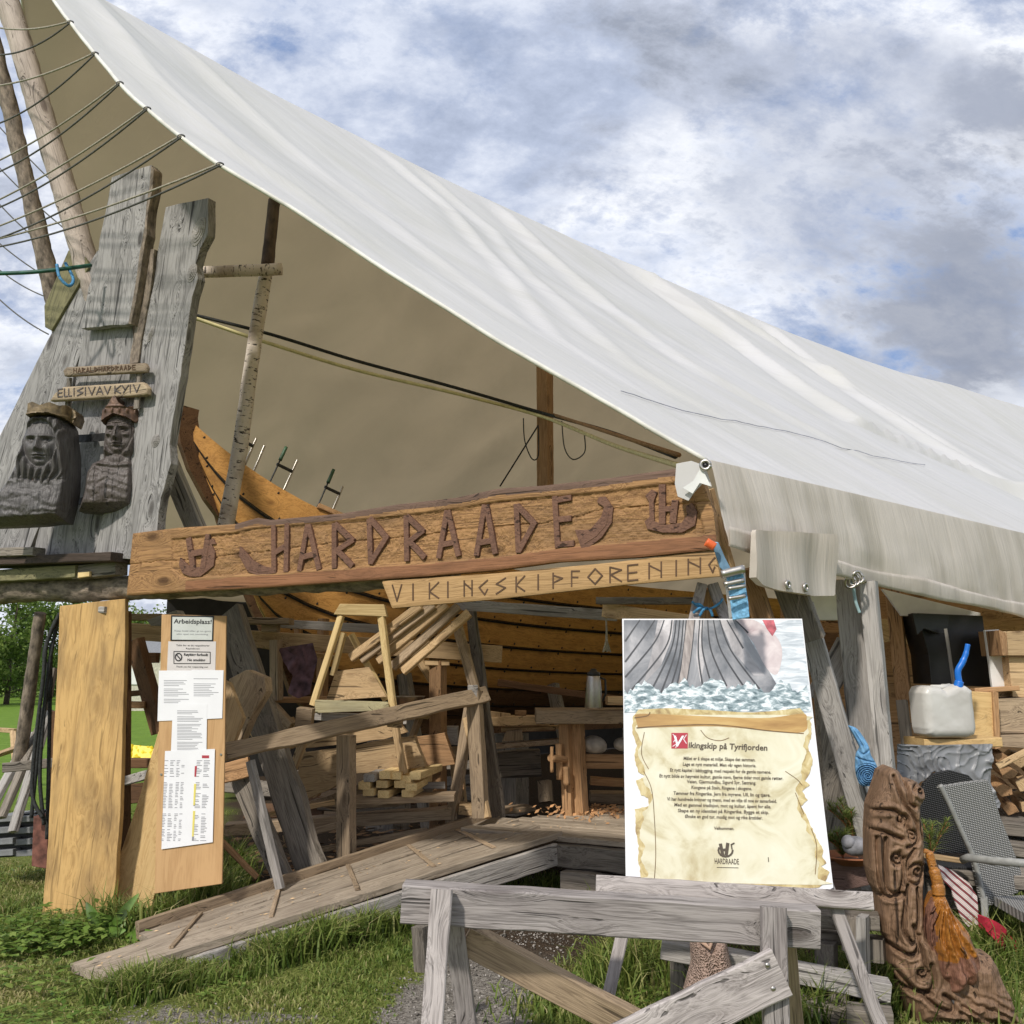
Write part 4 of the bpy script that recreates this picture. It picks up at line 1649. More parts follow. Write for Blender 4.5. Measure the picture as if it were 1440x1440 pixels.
for (x, y, a, b) in ((279, 326, 12, 22), (270, 384, 9, 14), (219, 620, 8, 10), (212, 470, 5, 12)):
    knot(GP(.06), x, y, a, b, bpy.data.objects['weathered_slab.003'], -.4)
# iron straps between the busts
for i, (a, b, lab) in enumerate((((108, 617), (152, 614), 'upper riveted iron strap between the two carved busts'), ((100, 706), (122, 704), 'lower iron strap between the two carved busts'))):
    o = gbeam('iron_strap', a, b, 11, .008, IRON, .10)
    tag(o, lab, 'iron strap')

# ------------------------------------------------------------------ carved strokes and letters
GLY = {
    'A': [[(.0, 0), (.5, 1), (1, 0)], [(.2, .35), (.8, .35)]], 'D': [[(0, 0), (0, 1)], [(0, 1), (1, .5), (0, 0)]],
    'E': [[(1, 1), (0, 1), (0, 0), (1, 0)], [(0, .5), (.9, .5)]], 'F': [[(0, 0), (0, 1), (1, .95)], [(0, .6), (.8, .55)]],
    'G': [[(.9, .95), (0, .5), (.6, 0), (.9, .35)]], 'H': [[(0, 0), (0, 1)], [(1, 0), (1, 1)], [(0, .6), (1, .4)]],
    'I': [[(.5, 0), (.5, 1)]], 'K': [[(0, 0), (0, 1)], [(1, 1), (0, .45), (1, 0)]], 'L': [[(0, 1), (0, 0), (1, 0)]],
    'N': [[(0, 0), (0, 1)], [(1, 0), (1, 1)], [(0, .85), (1, .4)]], 'O': [[(.5, 0), (0, .5), (.5, 1), (1, .5), (.5, 0)]],
    'P': [[(0, 0), (0, 1)], [(0, .85), (1, .6), (0, .35)]], 'R': [[(0, 0), (0, 1), (1, .75), (.05, .5), (1, 0)]],
    'S': [[(1, 1), (0, .65), (1, .35), (0, 0)]], 'V': [[(0, 1), (.5, 0), (1, 1)]], 'Y': [[(0, 1), (.45, .45)], [(1, 1), (.2, 0)]],
    'T': [[(.5, 0), (.5, 1)], [(0, 1), (1, 1)]]}
ZK = [0]


def stroke(mb, pts, w, z0, z1, mi=0, M=None):
    """2D polyline with width, raised from z0 to z1"""
    for (a, b) in zip(pts[:-1], pts[1:]):
        dx, dy = b[0] - a[0], b[1] - a[1]
        L = math.hypot(dx, dy) + 1e-9
        dx, dy = dx / L * w / 2, dy / L * w / 2
        ZK[0] = (ZK[0] + 1) % 9
        z = z1 + ZK[0] * .00012
        mb.prism([(a[0] - dx * .6 - dy, a[1] - dy * .6 + dx), (b[0] + dx * .6 - dy, b[1] + dy * .6 + dx), (b[0] + dx * .6 + dy, b[1] + dy * .6 - dx), (a[0] - dx * .6 + dy, a[1] - dy * .6 - dx)], z0, z, mi, M)


def letters_px(mb, pl, text, xs, y0, y1, wpx, z0, z1, M):
    """xs: (left, right) per letter in picture; y0/y1 functions for baseline and top"""
    for ch, (a, b) in zip(text, xs):
        for pol in GLY[ch]:
            pts = []
            for (u, v) in pol:
                x = a + (b - a) * u
                y = y0(x) + (y1(x) - y0(x)) * v
                pts.append(pl.uv(x, y))
            stroke(mb, pts, wpx * pl.scale(a, y0(a)), z0, z1, 0, M)


# ------------------------------------------------------------------ large carved sign
SP = GP(.10)
sign_out = [(186, 750), (250, 742), (330, 737), (350, 731), (362, 728), (380, 731), (480, 722), (560, 709), (640, 700), (700, 687), (760, 683), (850, 673), (948, 659), (985, 668), (1003, 720), (1008, 772), (900, 783), (780, 790), (700, 801), (600, 810), (480, 818), (360, 826), (250, 832), (177, 837)]
field = [(240, 757), (330, 748), (356, 742), (480, 732), (560, 724), (640, 714), (700, 703), (850, 690), (950, 677), (975, 690), (990, 740), (992, 752), (900, 762), (800, 770), (700, 784), (600, 793), (480, 800), (360, 808), (255, 815), (240, 800)]
fuv = np.array([SP.uv(*p) for p in field])
botl = [SP.uv(*p) for p in ((177, 837), (360, 826), (600, 810), (780, 790), (1008, 772))]
topl = [SP.uv(*p) for p in sign_out[:13]]


def sign_h(X, Y, d):
    fd, fin, _, _ = poly_dist(fuv, X, Y)
    dep = np.where(fin, np.clip(fd / .012, 0, 1), 0)
    th = fnoise(X, Y, 2.4, 5, 2) * 3.0
    ch = np.sin((X * np.cos(th) + Y * np.sin(th)) * 210 + 4 * fnoise(X, Y, 14, 2, 2)) * .0022 + .0035 * fnoise(X, Y, 38, 9, 2)
    h = -.014 * dep + ch * dep + .0012 * fnoise(X, Y, 12, 3)
    h = h - .006 * np.exp(-(d / .006) ** 2)
    crack = np.abs(Y - np.interp(X, [p[0] for p in ck], [p[1] for p in ck]) - .006 * fnoise(X, X * 0, 9, 4))
    return h - .008 * np.exp(-(crack / .0035) ** 2)


ck = sorted([SP.uv(*p) for p in ((215, 790), (260, 788), (380, 775), (480, 762), (543, 757), (640, 745), (760, 735), (860, 715), (990, 706))])


def sign_m(X, Y):
    fd, fin, _, _ = poly_dist(fuv, X, Y)
    b = line_dist(botl, X, Y)
    t = line_dist(topl, X, Y)
    left = X < SP.uv(262, 800)[0]
    m = np.full(X.shape, 0)
    m[fin | left] = 0
    m[(b < .068) & ~fin & ~left] = 1
    m[(t < .036) & ~fin & (X > SP.uv(330, 740)[0])] = 2
    return m


root = empty('carved_sign', SP.hit(600, 830), 'long carved wooden sign reading HARDRAADE between ship emblems', 'sign')
relief('board', SP, sign_out, sign_h, .06, .0055, [SIGNW, SIGNR, SIGND], root, mfun=sign_m, horiz=True)
M = SP.mat()
HL = [
    [(384.5, 741), (385, 804)], [(403.5, 738), (402, 802)], [(385, 778), (403, 767)],
    [(432, 740), (421, 801)], [(434, 740), (448, 799)], [(427, 783), (443, 779)],
    [(470, 738), (470, 797)], [(472, 738), (495, 760), (474, 774)], [(474, 774), (494, 795)],
    [(519, 732), (521, 791)], [(521, 730), (543, 756), (522, 790)],
    [(571, 727), (572, 787)], [(573, 727), (594, 747), (576, 761)], [(576, 762), (596, 783)],
    [(628, 720), (617, 783)], [(630, 720), (644, 780)], [(621, 766), (641, 762)],
    [(681, 712), (670, 780)], [(684, 712), (696, 777)], [(676, 763), (693, 760)],
    [(726, 711), (729, 775)], [(728, 712), (751, 736), (730, 774)],
    [(780, 700), (784, 768)], [(780, 704), (801, 700)], [(783, 731), (801, 729)], [(784, 766), (805, 764)]]
k_ = 0
for cnt_ in (3, 3, 3, 2, 3, 3, 3, 2, 4):
    mb = MB()
    for pts in HL[k_:k_ + cnt_]:
        w = 8.4 * SP.scale(*pts[0])
        stroke(mb, [SP.uv(*p) for p in pts], w, -.02, .003, 0, M)
    mb.build('letter', LETTER, None, root, bevel=.0025)
    k_ += cnt_


def part_poly(name, pl, polys, z0, z1, mat, parent, strokes=(), bevel=.002):
    mb = MB()
    for k, poly in enumerate(polys):
        mb.prism([pl.uv(*p) for p in poly], z0, z1 + k * .0004, 0, pl.mat())
    for pts, w in strokes:
        stroke(mb, [pl.uv(*p) for p in pts], w * pl.scale(*pts[0]), z0, z1 + .002, 0, pl.mat())
    return mb.build(name, mat, None, parent, bevel=bevel)


EML = [(253, 784), (251, 794), (256, 806), (267, 811), (281, 811), (290, 804), (300, 796), (302, 777), (297, 766), (303, 765), (299, 757), (291, 760), (292, 776), (290, 787), (281, 797), (268, 798), (260, 791)]
part_poly('ship_emblem', SP, [EML], -.02, -.001, LETTER, root, [([(265, 759), (271, 799)], 10), ([(292, 754), (285, 797)], 10), ([(268, 779), (288, 775)], 9)])
EMR = [(906, 733), (910, 744), (931, 749), (959, 749), (977, 739), (980, 720), (973, 707), (964, 712), (966, 724), (958, 735), (935, 738), (920, 733), (919, 705), (924, 692), (916, 688), (907, 697), (912, 705), (913, 727)]
part_poly('ship_emblem', SP, [EMR], -.02, -.001, LETTER, root, [([(931, 684), (931, 734)], 10), ([(949, 706), (946, 733)], 10), ([(931, 716), (948, 715)], 8)])
part_poly('dragon_tail', SP, [[(337, 768), (336, 782), (348, 804), (364, 810), (383, 807), (385, 799), (370, 796), (355, 788), (344, 775)]], -.02, .0, LETTER, root, [([(350, 800), (362, 804), (378, 803)], 2)])
part_poly('dragon_head', SP, [[(851, 698), (862, 714), (860, 735), (846, 756), (829, 769), (817, 771), (808, 745), (829, 745), (845, 727), (849, 713), (839, 706), (842, 699)]], -.02, .0, LETTER, root, [([(822, 764), (838, 754), (852, 738), (856, 718)], 2)])
for (x, y, lab) in ():
    pass

# small sign
SQ = GP(.085)
out2 = [(536, 817), (700, 806), (860, 791), (1004, 773), (1012, 810), (880, 822), (700, 842), (551, 855)]
root = empty('small_carved_sign', SQ.hit(770, 830), 'narrow pale carved sign reading VIKINGSKIPFORENING under the large sign', 'sign')
relief('board', SQ, out2, lambda X, Y, d: .0005 * fnoise(X, Y, 14, 2) - .004 * np.exp(-(d / .006) ** 2), .035, .008, [SIGN2], root, horiz=True)
t2 = "VIKINGSKIPFORENING"
xs2 = [(552, 565), (578, 584), (604, 617), (627, 633), (653, 664), (674, 687), (698, 711), (726, 738), (754, 760), (778, 791), (804, 815), (827, 847), (858, 874), (883, 897), (913, 930), (948, 954), (968, 985), (997, 1006)]


def by(x):
    return np.interp(x, [550, 700, 1000], [849, 838, 808]) - 3


def ty(x):
    return np.interp(x, [550, 700, 1000], [820, 811, 780]) + 3


for ch_, xx_ in zip(t2, xs2):
    mb = MB()
    letters_px(mb, SQ, ch_, [xx_], by, ty, 2.2, -.004, .0022, SQ.mat())
    mb.build('letter', GROOVESH, None, root)

# plaques on the slabs
PLQ = GP(.14)
PLQW = wood('plaque_wood', (.30, .235, .165), (.13, .10, .07), stain=(.08, .065, .05), blotch=.5)
root = empty('upper_name_plaque', PLQ.hit(150, 530), 'small upper wooden plaque reading HARALD HARDRAADE on the slabs', 'plaque')
relief('board', PLQ, [(88, 521), (93, 516), (203, 510), (206, 516), (205, 523), (90, 529)], lambda X, Y, d: np.minimum(d, .008) - .008, .03, .006, [PLQW], root, horiz=True)
mb = MB()
n = 16
t = "HARALDHARDRAADE"
letters_px(mb, PLQ, t, [(104 + i * 5.9, 108 + i * 5.9) for i in range(15)], lambda x: 524.5 - (x - 104) * .055, lambda x: 518 - (x - 104) * .055, 1.1, -.004, .0035, PLQ.mat())
mb.build('lettering', GROOVESH, None, root)
root = empty('lower_name_plaque', PLQ.hit(140, 560), 'small lower wooden plaque reading ELLISIV AV KYIV above the busts', 'plaque')
relief('board', PLQ, [(69, 564), (76, 553), (88, 544), (200, 537), (207, 545), (206, 554), (200, 556)], lambda X, Y, d: np.minimum(d, .008) - .008, .04, .006, [wood('lower_plaque_wood', (.42, .33, .22), (.20, .15, .10), stain=(.12, .09, .06))], root, horiz=True)
mb = MB()
t = "ELLISIVAVKYIV"
xs = [(82, 88), (91, 95), (97, 101), (103, 106), (109, 117), (119, 122), (125, 134), (136, 145), (147, 156), (162, 170), (172, 181), (182, 185), (188, 197)]
letters_px(mb, PLQ, t, xs, lambda x: 558 - (x - 82) * .058, lambda x: 547.5 - (x - 82) * .058, 1.7, -.004, .004, PLQ.mat())
mb.build('lettering', BUST2, None, root)
tag(gbeam('hanger_batten', (98, 532), (94, 580), 8, .02, GREYD, .075), 'short grey batten hanging between the two plaques at their left ends', 'batten')
tag(gbeam('hanger_batten', (196, 522), (192, 575), 9, .02, GREYD, .10), 'short grey batten hanging between the two plaques at their right ends', 'batten')


# ------------------------------------------------------------------ carved busts
def gss(U, V, cx, cy, sx, sy, a):
    return a * np.exp(-((U - cx) / sx) ** 2 - ((V - cy) / sy) ** 2)


def face(u, v, old=False):
    """u,v in half head widths, chin at -1.45, brow at .35"""
    h = .70 * np.sqrt(np.clip(1 - (u / 1.02) ** 2 - (np.where(v > 0, v / 1.5, v / 1.55)) ** 2, 0, 1))
    h += gss(u, v, 0, -.12, .15, .42, .30) + gss(u, v, 0, -.36, .17, .13, .24) + gss(u, v, .17, -.42, .1, .08, .09) + gss(u, v, -.17, -.42, .1, .08, .09)
    for s in (-1, 1):
        h += gss(u, v, s * .40, .12, .24, .15, -.30) + gss(u, v, s * .40, .09, .13, .08, .20)
        h += gss(u, v, s * .40, .155, .19, .025, .07) + gss(u, v, s * .40, .02, .17, .025, .05)
        h += gss(u, v, s * .40, .36, .30, .08, .16)
        h += gss(u, v, s * .48, -.35, .2, .25, .10 if not old else -.14)
        if old:
            h += gss(u, v, s * (.30), -.52, .05, .25, -.12) + gss(u, v, s * .58, -.15, .15, .10, .14)
    h += gss(u, v, 0, -.70, .26, .055, .17) + gss(u, v, 0, -.83, .22, .06, .17) + gss(u, v, 0, -.765, .27, .022, -.14)
    h += gss(u, v, 0, -1.15, .28, .18, .16) + gss(u, v, 0, -.97, .2, .06, -.08)
    if old:
        h += .03 * np.sin(v * 40 + np.cos(u * 5) * 3) * (v > .42)
        h += gss(u, v, 0, .36, .06, .14, -.12)
    return h


def build_bust(name, label, pl, outline, head_c, hw, mat, old, crown_poly, crown_mat):
    c = pl.uv(*head_c)
    s = pl.scale(*head_c)
    W2 = hw * s
    root = empty(name, pl.hit(head_c[0], outline[0][1]), label, 'carved bust')

    def H(X, Y, d):
        u, v = (X - c[0]) / W2, (Y - c[1]) / W2
        body = .07 * np.sqrt(np.clip(d / .05, 0, 1)) + .02
        tilt = u * math.cos(.05) + v * math.sin(.05)
        f = face(tilt, v, old)
        inface = (tilt / 1.0) ** 2 + (np.where(v > 0, v / 1.45, v / 1.5)) ** 2
        fm = 1 / (1 + np.exp((inface - .88) * 22))
        # hair strands flow down either side
        r = np.hypot(u, v * .7)
        sw = np.sin(u * 17 + 2.2 * np.sin(v * 2.4 + u) + 1.0 * np.sin(v * 5)) * .10
        hairm = np.clip((v + (2.9 if not old else 1.6)) / .4, 0, 1) * np.clip(1 - (v - 1.4) * 4, 0, 1)
        hair = (.48 * np.exp(-((r - .95) / .75) ** 2) + sw) * hairm
        hair = np.where(inface > .7, hair, 0)
        neck = gss(u, v, 0, -1.75, .50, .5, .32)
        chest = gss(u, v, 0, -3.6, 2.1, 1.6, .55) + .035 * fnoise(X, Y, 22, 3)
        clothes = np.where(v < -2.0, .03 * np.sin(Y * 90 + 4 * fnoise(X, Y, 8, 8)), 0)
        rim = np.where(old & (v < -1.75), gss(u * 0, v + .12 * np.cos(u * 1.6), 0, -2.0, 1, .12, .14), 0)
        body_h = body + W2 * np.maximum(np.maximum(neck, hair), chest) + W2 * (clothes + rim)
        h = np.where(fm > .5, body * .6 + W2 * (f * fm + .25), body_h)
        h = fm * (.05 + W2 * (f + .15)) + (1 - fm) * body_h
        fall = np.clip(d / .045, 0, 1) ** .5
        return h * fall
    o = relief('figure', pl, outline, H, .11, .0036, [mat], root)
    cp = crown_poly

    def HC(X, Y, d):
        u = (X - c[0]) / W2
        v = (Y - c[1]) / W2
        base = .05 + W2 * 1.08 * np.sqrt(np.clip(1 - (u / 1.45) ** 2, 0, 1))
        band = .010 * np.exp(-((v - 1.55) / .06) ** 2)
        k = np.abs(((u * 2.2) % 1) - .5)
        jew = .014 * np.exp(-(k / .14) ** 2 - ((v - 1.3) / .13) ** 2)
        return (base + band + jew) * np.clip(d / .004 + .6, 0, 1)
    relief('crown', pl, cp, HC, .10, .0036, [crown_mat], root)
    return root, c, W2, pl


BP = Plane(GP(.22).hit(100, 650), norm((.06, -1, 0)))
queen_out = [(-14, 741), (-4, 700), (14, 672), (24, 655), (29, 640), (38, 612), (44, 590), (56, 582), (80, 579), (94, 586), (102, 602), (106, 640), (106, 664), (105, 690), (101, 712), (95, 735), (80, 735), (60, 738), (20, 740)]
r_, c_, w_, p_ = build_bust('woman_bust', 'dark carved bust of a long-haired woman with a gilded crown and necklace', BP, queen_out, (65, 628), 24.5, BUST, False,
                            [(50, 593), (52, 575), (60, 573), (70, 578), (82, 573), (93, 577), (101, 574), (110, 580), (112, 588), (107, 600), (98, 594), (80, 589), (62, 590)], CROWNG)
mb = MB()
ctr = BP.off(.115)
mb.tube([ctr.hit(43 + k * .9, 664 + 16 * math.sin(math.pi * k / 2.3 / 10)) if False else ctr.hit(*q) for q in ((46, 660), (45, 668), (46, 676), (48, 680), (52, 672), (56, 662))], .003, 5)
mb.tube([ctr.hit(47 + 4 * math.cos(t), 683 + 4 * math.sin(t)) for t in [i * .6283 for i in range(11)]], .004, 5)
mb.build('necklace', CROWNR, None, r_, smooth=True)
king_out = [(111, 719), (120, 690), (123, 665), (131, 652), (146, 645), (148, 620), (150, 600), (156, 585), (172, 580), (188, 582), (198, 592), (200, 610), (199, 638), (197, 650), (198, 680), (197, 700), (193, 717), (170, 720), (140, 721)]
build_bust('man_bust', 'dark carved bust of a stern bearded man with a copper crown', BP, king_out, (172, 613), 22, BUST2, True,
           [(150, 600), (153, 583), (160, 578), (168, 566), (173, 563), (178, 574), (188, 580), (198, 577), (204, 586), (203, 597), (198, 601), (186, 594), (170, 590)], CROWNR)

# ------------------------------------------------------------------ birch pole with its cross piece
pole('birch_pole', W(312, 780, 7.55), W(376, 372, 7.55), .062, .052, BIRCH, label='slim white birch pole rising from behind the large sign', cat='pole', wob=.02, rough=.03)
pole('birch_pole_top', W(375, 376, 7.54), W(386, 282, 7.56), .050, .048, BARKD, bpy.data.objects['birch_pole'], rough=.06)
pole('birch_crosspiece', W(262, 384, 7.40), W(396, 378, 7.42), .044, .046, BIRCH, label='short birch log lying across the birch pole and the right slab', cat='pole', rough=.03)
tag(beamp('leaning_prop', (232, 640, 7.2), (285, 765, 7.3), 30, .06, GREY), 'grey prop plank leaning behind the rightmost silver slab', 'plank')
# overhead lines and inner post
tag(beamp('brown_post', (766, 505, 9.2), (767, 700, 9.2), 18, .12, BROWN), 'square brown post under the canopy above the large sign', 'post')
rope('cream_hose', smooth_pts([W(262, 443, 8.4), W(370, 480, 8.6), W(500, 520, 8.9), W(640, 553, 9.0), W(760, 585, 9.05), W(860, 625, 7.6), W(955, 655, 5.4)]), .016, YELROPE, 'pale cream hose sagging under the canopy from the slabs to the corner', 'hose')
rope('black_cable', smooth_pts([W(262, 440, 8.45), W(380, 470, 8.6), W(500, 507, 8.9), W(640, 545, 9.0), W(760, 580, 9.05), W(850, 605, 7.8), W(950, 642, 5.6)]), .015, BLACKROPE, 'black cable running along just above the cream hose', 'cable')
rope('red_batten_line', [W(778, 583, 9.0), W(955, 640, 5.4)], .014, BROWN, 'thin reddish line from the brown post to the canopy corner', 'line')
rope('slack_line', smooth_pts([W(736, 588, 9.0), W(738, 620, 9.0), W(748, 645, 9.0), W(757, 640, 9.0), W(757, 600, 9.0)]), .006, BLACKROPE, 'thin loop of cord hanging left of the brown post', 'cord')
rope('slack_line', smooth_pts([W(790, 592, 8.8), W(794, 630, 8.8), W(806, 646, 8.8), W(822, 636, 8.7), W(822, 612, 8.6)]), .006, DARKROPE, 'thin loop of cord hanging right of the brown post', 'cord')
rope('slack_line', [W(757, 598, 9.05), W(703, 684, 9.2)], .007, BLACKROPE, 'straight dark cord running down left from the brown post to the sign top', 'cord')

# ------------------------------------------------------------------ wide plank, slanted board, notice board
PB = Plane(WG(112, 1292, 0), norm((-.12, -1, 0)))
tag(slab('wide_pine_plank', PB, [(84, 852), (176, 842), (176, 900), (172, 1040), (168, 1160), (158, 1296), (58, 1298), (66, 1200), (74, 1060), (80, 950)], .05, BIGPLANK, None, (.06, 1), jag=.004),
    'very wide stained pine plank standing on the grass under the bark log', 'plank')
PC = Plane(WG(190, 1285, 0) + Vector((0, -.05, 0)), norm((-.1, -1, .12)))
tag(slab('slanting_pine_board', PC, [(143, 1290), (166, 1210), (196, 1120), (222, 1030), (232, 1010), (232, 1200), (212, 1280), (190, 1295)], .04, FRESH, None, (.25, 1), jag=.004),
    'fresh pine board slanting up behind the plywood notice board', 'board')
PN = Plane(W(265, 1250, 6.62), norm((-.16, -1, 0)))
root = empty('notice_board', PN.hit(265, 1250), 'narrow plywood notice board covered with white papers and an Arbeidsplass sign', 'notice board')
slab('plywood_panel', PN, [(227, 864), (318, 866), (316, 1050), (312, 1243), (217, 1257), (221, 1100), (225, 950)], .015, PLY, root, (.03, 1))


def text_geo(body, bold=0.0, shear=0.0):
    cu = bpy.data.curves.new('t', 'FONT')
    cu.body = body
    cu.size = 1
    cu.offset = bold
    cu.shear = shear
    cu.resolution_u = 2
    o = bpy.data.objects.new('t', cu)
    COL.objects.link(o)
    dg = bpy.context.evaluated_depsgraph_get()
    me = bpy.data.meshes.new_from_object(o.evaluated_get(dg))
    v = [tuple(p.co) for p in me.vertices]
    f = [tuple(p.vertices) for p in me.polygons]
    bpy.data.objects.remove(o)
    bpy.data.curves.remove(cu)
    bpy.data.meshes.remove(me)
    return v, f


def put_text(mb, pl, body, a, b, hpx, z, mi=0, bold=0.0, shear=0.0):
    """fit the text between two picture points (baseline) with capital height hpx"""
    v, f = text_geo(body, bold, shear)
    if not v:
        return
    x0, x1 = min(p[0] for p in v), max(p[0] for p in v)
    A, B = Vector(pl.uv(*a)), Vector(pl.uv(*b))
    d = B - A
    dn = d.normalized()
    up = Vector((-dn.y, dn.x))
    sx = d.length / (x1 - x0)
    sy = hpx * pl.scale(*a) / .70
    vv = [tuple(A + dn * ((p[0] - x0) * sx) + up * (p[1] * sy)) + (z,) for p in v]
    mb.add(vv, f, mi)


def papers():
    M = PN.mat()

    def sheet(name, pts, z, mat=PAPER, par=root):
        mb = MB()
        mb.prism([PN.uv(*p) for p in pts], z - .0015, z, 0, M)
        return mb.build(name, mat, None, par)
    s = sheet('metal_sign', [(241, 865), (301, 866), (300, 902), (240, 901)], .004, BLACKP)
    mb = MB()
    mb.flat([PN.uv(*p) for p in [(243, 867.5), (299.5, 868), (298.5, 900), (242.5, 899.5)]], .0055)
    mb.build('sign_face', simple('sign_face_grey', (.58, .60, .57), .4, 0, .03), M, s)
    mb = MB()
    put_text(mb, PN, 'Arbeidsplass!', (245, 876.5), (298, 877.5), 6.2, .0072, 0, .015)
    put_text(mb, PN, 'Kjøp lodd eller gi en gave', (246, 888), (297, 888.6), 2.2, .0072, 1)
    put_text(mb, PN, 'eller spør om omvisning', (249, 892.5), (293, 893), 2.2, .0072, 1)
    mb.build('lettering', [INK, INKG], M, s)
    s2 = sheet('smoking_notice', [(237, 902), (304, 902), (303, 944), (235, 944)], .003, simple('aged_paper', (.62, .58, .56), .7, 0, .03))
    mb = MB()
    put_text(mb, PN, 'Takk for at du respekterer', (248, 908.5), (295, 909), 2.4, .0048, 0)
    put_text(mb, PN, 'Røykeloven', (262, 913), (281, 913.2), 2.2, .0048, 0)
    for (a, b) in (((245, 916), (296, 917)), ((245, 933), (296, 933)), ((245, 916), (245, 933)), ((296, 917), (296, 933))):
        stroke(mb, [PN.uv(*a), PN.uv(*b)], .9 * PN.scale(*a), .0035, .0048)
    ring = [(251.5 + 4.6 * math.cos(t), 924 + 5.2 * math.sin(t)) for t in [i * 6.2832 / 14 for i in range(15)]]
    stroke(mb, [PN.uv(*q) for q in ring], 1.5 * PN.scale(250, 920), .0035, .005)
    stroke(mb, [PN.uv(248, 920), PN.uv(255, 928)], 1.5 * PN.scale(250, 920), .0035, .0052)
    put_text(mb, PN, 'Røyking forbudt', (259, 922), (293, 922.5), 3.4, .0048, 0, .03)
    put_text(mb, PN, 'No smoking', (264, 929.5), (289, 929.8), 3.4, .0048, 0, .03)
    put_text(mb, PN, 'Thank you for respecting our', (248, 938.5), (293, 939), 2.3, .0048, 0)
    mb.build('lettering', INK, M, s2)

    def doc(name, pts, z, x0, x1, y0, y1, rows, seed):
        rs = random.Random(seed)
        s = sheet(name, pts, z)
        mb = MB()
        y = y0
        while y < y1:
            if rs.random() > .16:
                xe = x0 + (x1 - x0) * rs.uniform(.55, 1.0)
                mb.prism([PN.uv(*q) for q in ((x0, y), (xe, y + .2), (xe, y + 1.0), (x0, y + .8))], z, z + .0008, 0, M)
            y += rows
        return mb.build('printed_text', INKG, None, s)
    doc('letter_page', [(224, 943), (271, 943), (271, 1012), (222, 1014)], .005, 231, 267, 954, 988, 2.4, 1)
    doc('letter_page', [(270, 942), (315, 942.5), (313, 1010), (269, 1012)], .0062, 273, 308, 954, 984, 2.4, 2)
    doc('letter_page', [(244, 990), (292, 990), (291, 1058), (241, 1060)], .0076, 250, 286, 999, 1054, 2.1, 3)
    s = sheet('schedule_chart', [(233, 1056), (303, 1053), (300, 1184), (228, 1194)], .009)
    rs = random.Random(5)
    mb = MB()
    put_text(mb, PN, 'Kurs og aktivitetsplan', (235, 1065), (260, 1064), 3, .0105, 0)
    mb.prism([PN.uv(*q) for q in ((285, 1062), (295, 1062), (295, 1066), (285, 1066))], .009, .0103, 1, M)
    y = 1069
    while y < 1182:
        for (xa, xb) in ((233, 239), (241, 248), (250, 255), (257, 262), (278, 286), (288, 297)):
            if rs.random() > .18 and not (1092 < y < 1099 or 1136 < y < 1142):
                k = (y - 1060) * -.045
                xe = xa + (xb - xa) * rs.uniform(.5, 1)
                mb.prism([PN.uv(*q) for q in ((xa + k, y), (xe + k, y), (xe + k, y + .9), (xa + k, y + .9))], .009, .0101, 0, M)
        y += 2.2
    for (ya, yb, m_) in ((1077, 1092, 1), (1102, 1132, 2), (1140, 1176, 2), (1176, 1182, 0), (1129, 1133, 0)):
        xk = 275 - (ya - 1077) * .04
        mb.prism([PN.uv(*q) for q in ((xk, ya), (xk + 3, ya), (xk + 2.3 - (yb - ya) * .04, yb), (xk - (yb - ya) * .04, yb))], .009, .0103 + .0003 * m_, m_, M)
    mb.build('printed_table', [INKG, INKR, INKY], None, s)
    for (x, y) in ((311, 1061), (227, 1089)):
        u, v = PN.uv(x, y)
        mb = MB()
        mb.prism([(u + .008 * math.cos(i), v + .008 * math.sin(i)) for i in range(6)], 0, .005, 0, M)
        mb.build('screw', STEEL, None, root)


papers()
# ------------------------------------------------------------------ boarding ramp and platform
A0, A1 = WG(104, 1390, .04), WG(782, 1178, .40)
B0, B1 = WG(192, 1318, .06), WG(700, 1150, .40)
ramp_ = empty('boarding_ramp', A0, 'long sloping ramp of worn planks with cross slats leading up to the platform', 'ramp')
UPR = (A1 - A0).cross(B0 - A0).normalized()
if UPR.z < 0:
    UPR = -UPR
np_ = 3
for i in range(np_):
    k = (i + .5) / np_
    a, b = A0.lerp(B0, k), A1.lerp(B1, k)
    d = (b - a).normalized()
    a = a - d * (-.05 if i == 0 else (.16 if i == 1 else -.10))
    pf = abs((B0 - A0).normalized().dot(d.cross(UPR)))
    w = (A0 - B0).length * pf / np_ - .014
    pf1 = abs((B1 - A1).normalized().dot(d.cross(UPR)))
    o = beam('plank', a, b, w, .045, DECK, ramp_, face=UPR, w2=(A1 - B1).length * pf1 / np_ - .014, warp=.003, cut=.02 * (i - 1))
for k, off, z in ((0, 0.02, -.10), (1, -.02, .035)):
    a, b = A0.lerp(B0, k), A1.lerp(B1, k)
    if k == 0:
        a = a.lerp(b, .18)
    side = (A0 - B0).normalized() * (1 if k == 0 else -1)
    beam('side_board', a + Vector((0, 0, z)) + side * .012, b + Vector((0, 0, z - .01)) + side * .012, .15 if k == 0 else .10, .045, GREY if k == 0 else GREYTAN, ramp_, face=side)
for q in (.14, .32, .50, .68, .84):
    a, b = A0.lerp(A1, q), B0.lerp(B1, q)
    beam('cross_slat', a.lerp(b, .12) + UPR * .032, a.lerp(b, .92) + UPR * .032, q * .012 + .024, .012, GREYTAN, ramp_, face=UPR)

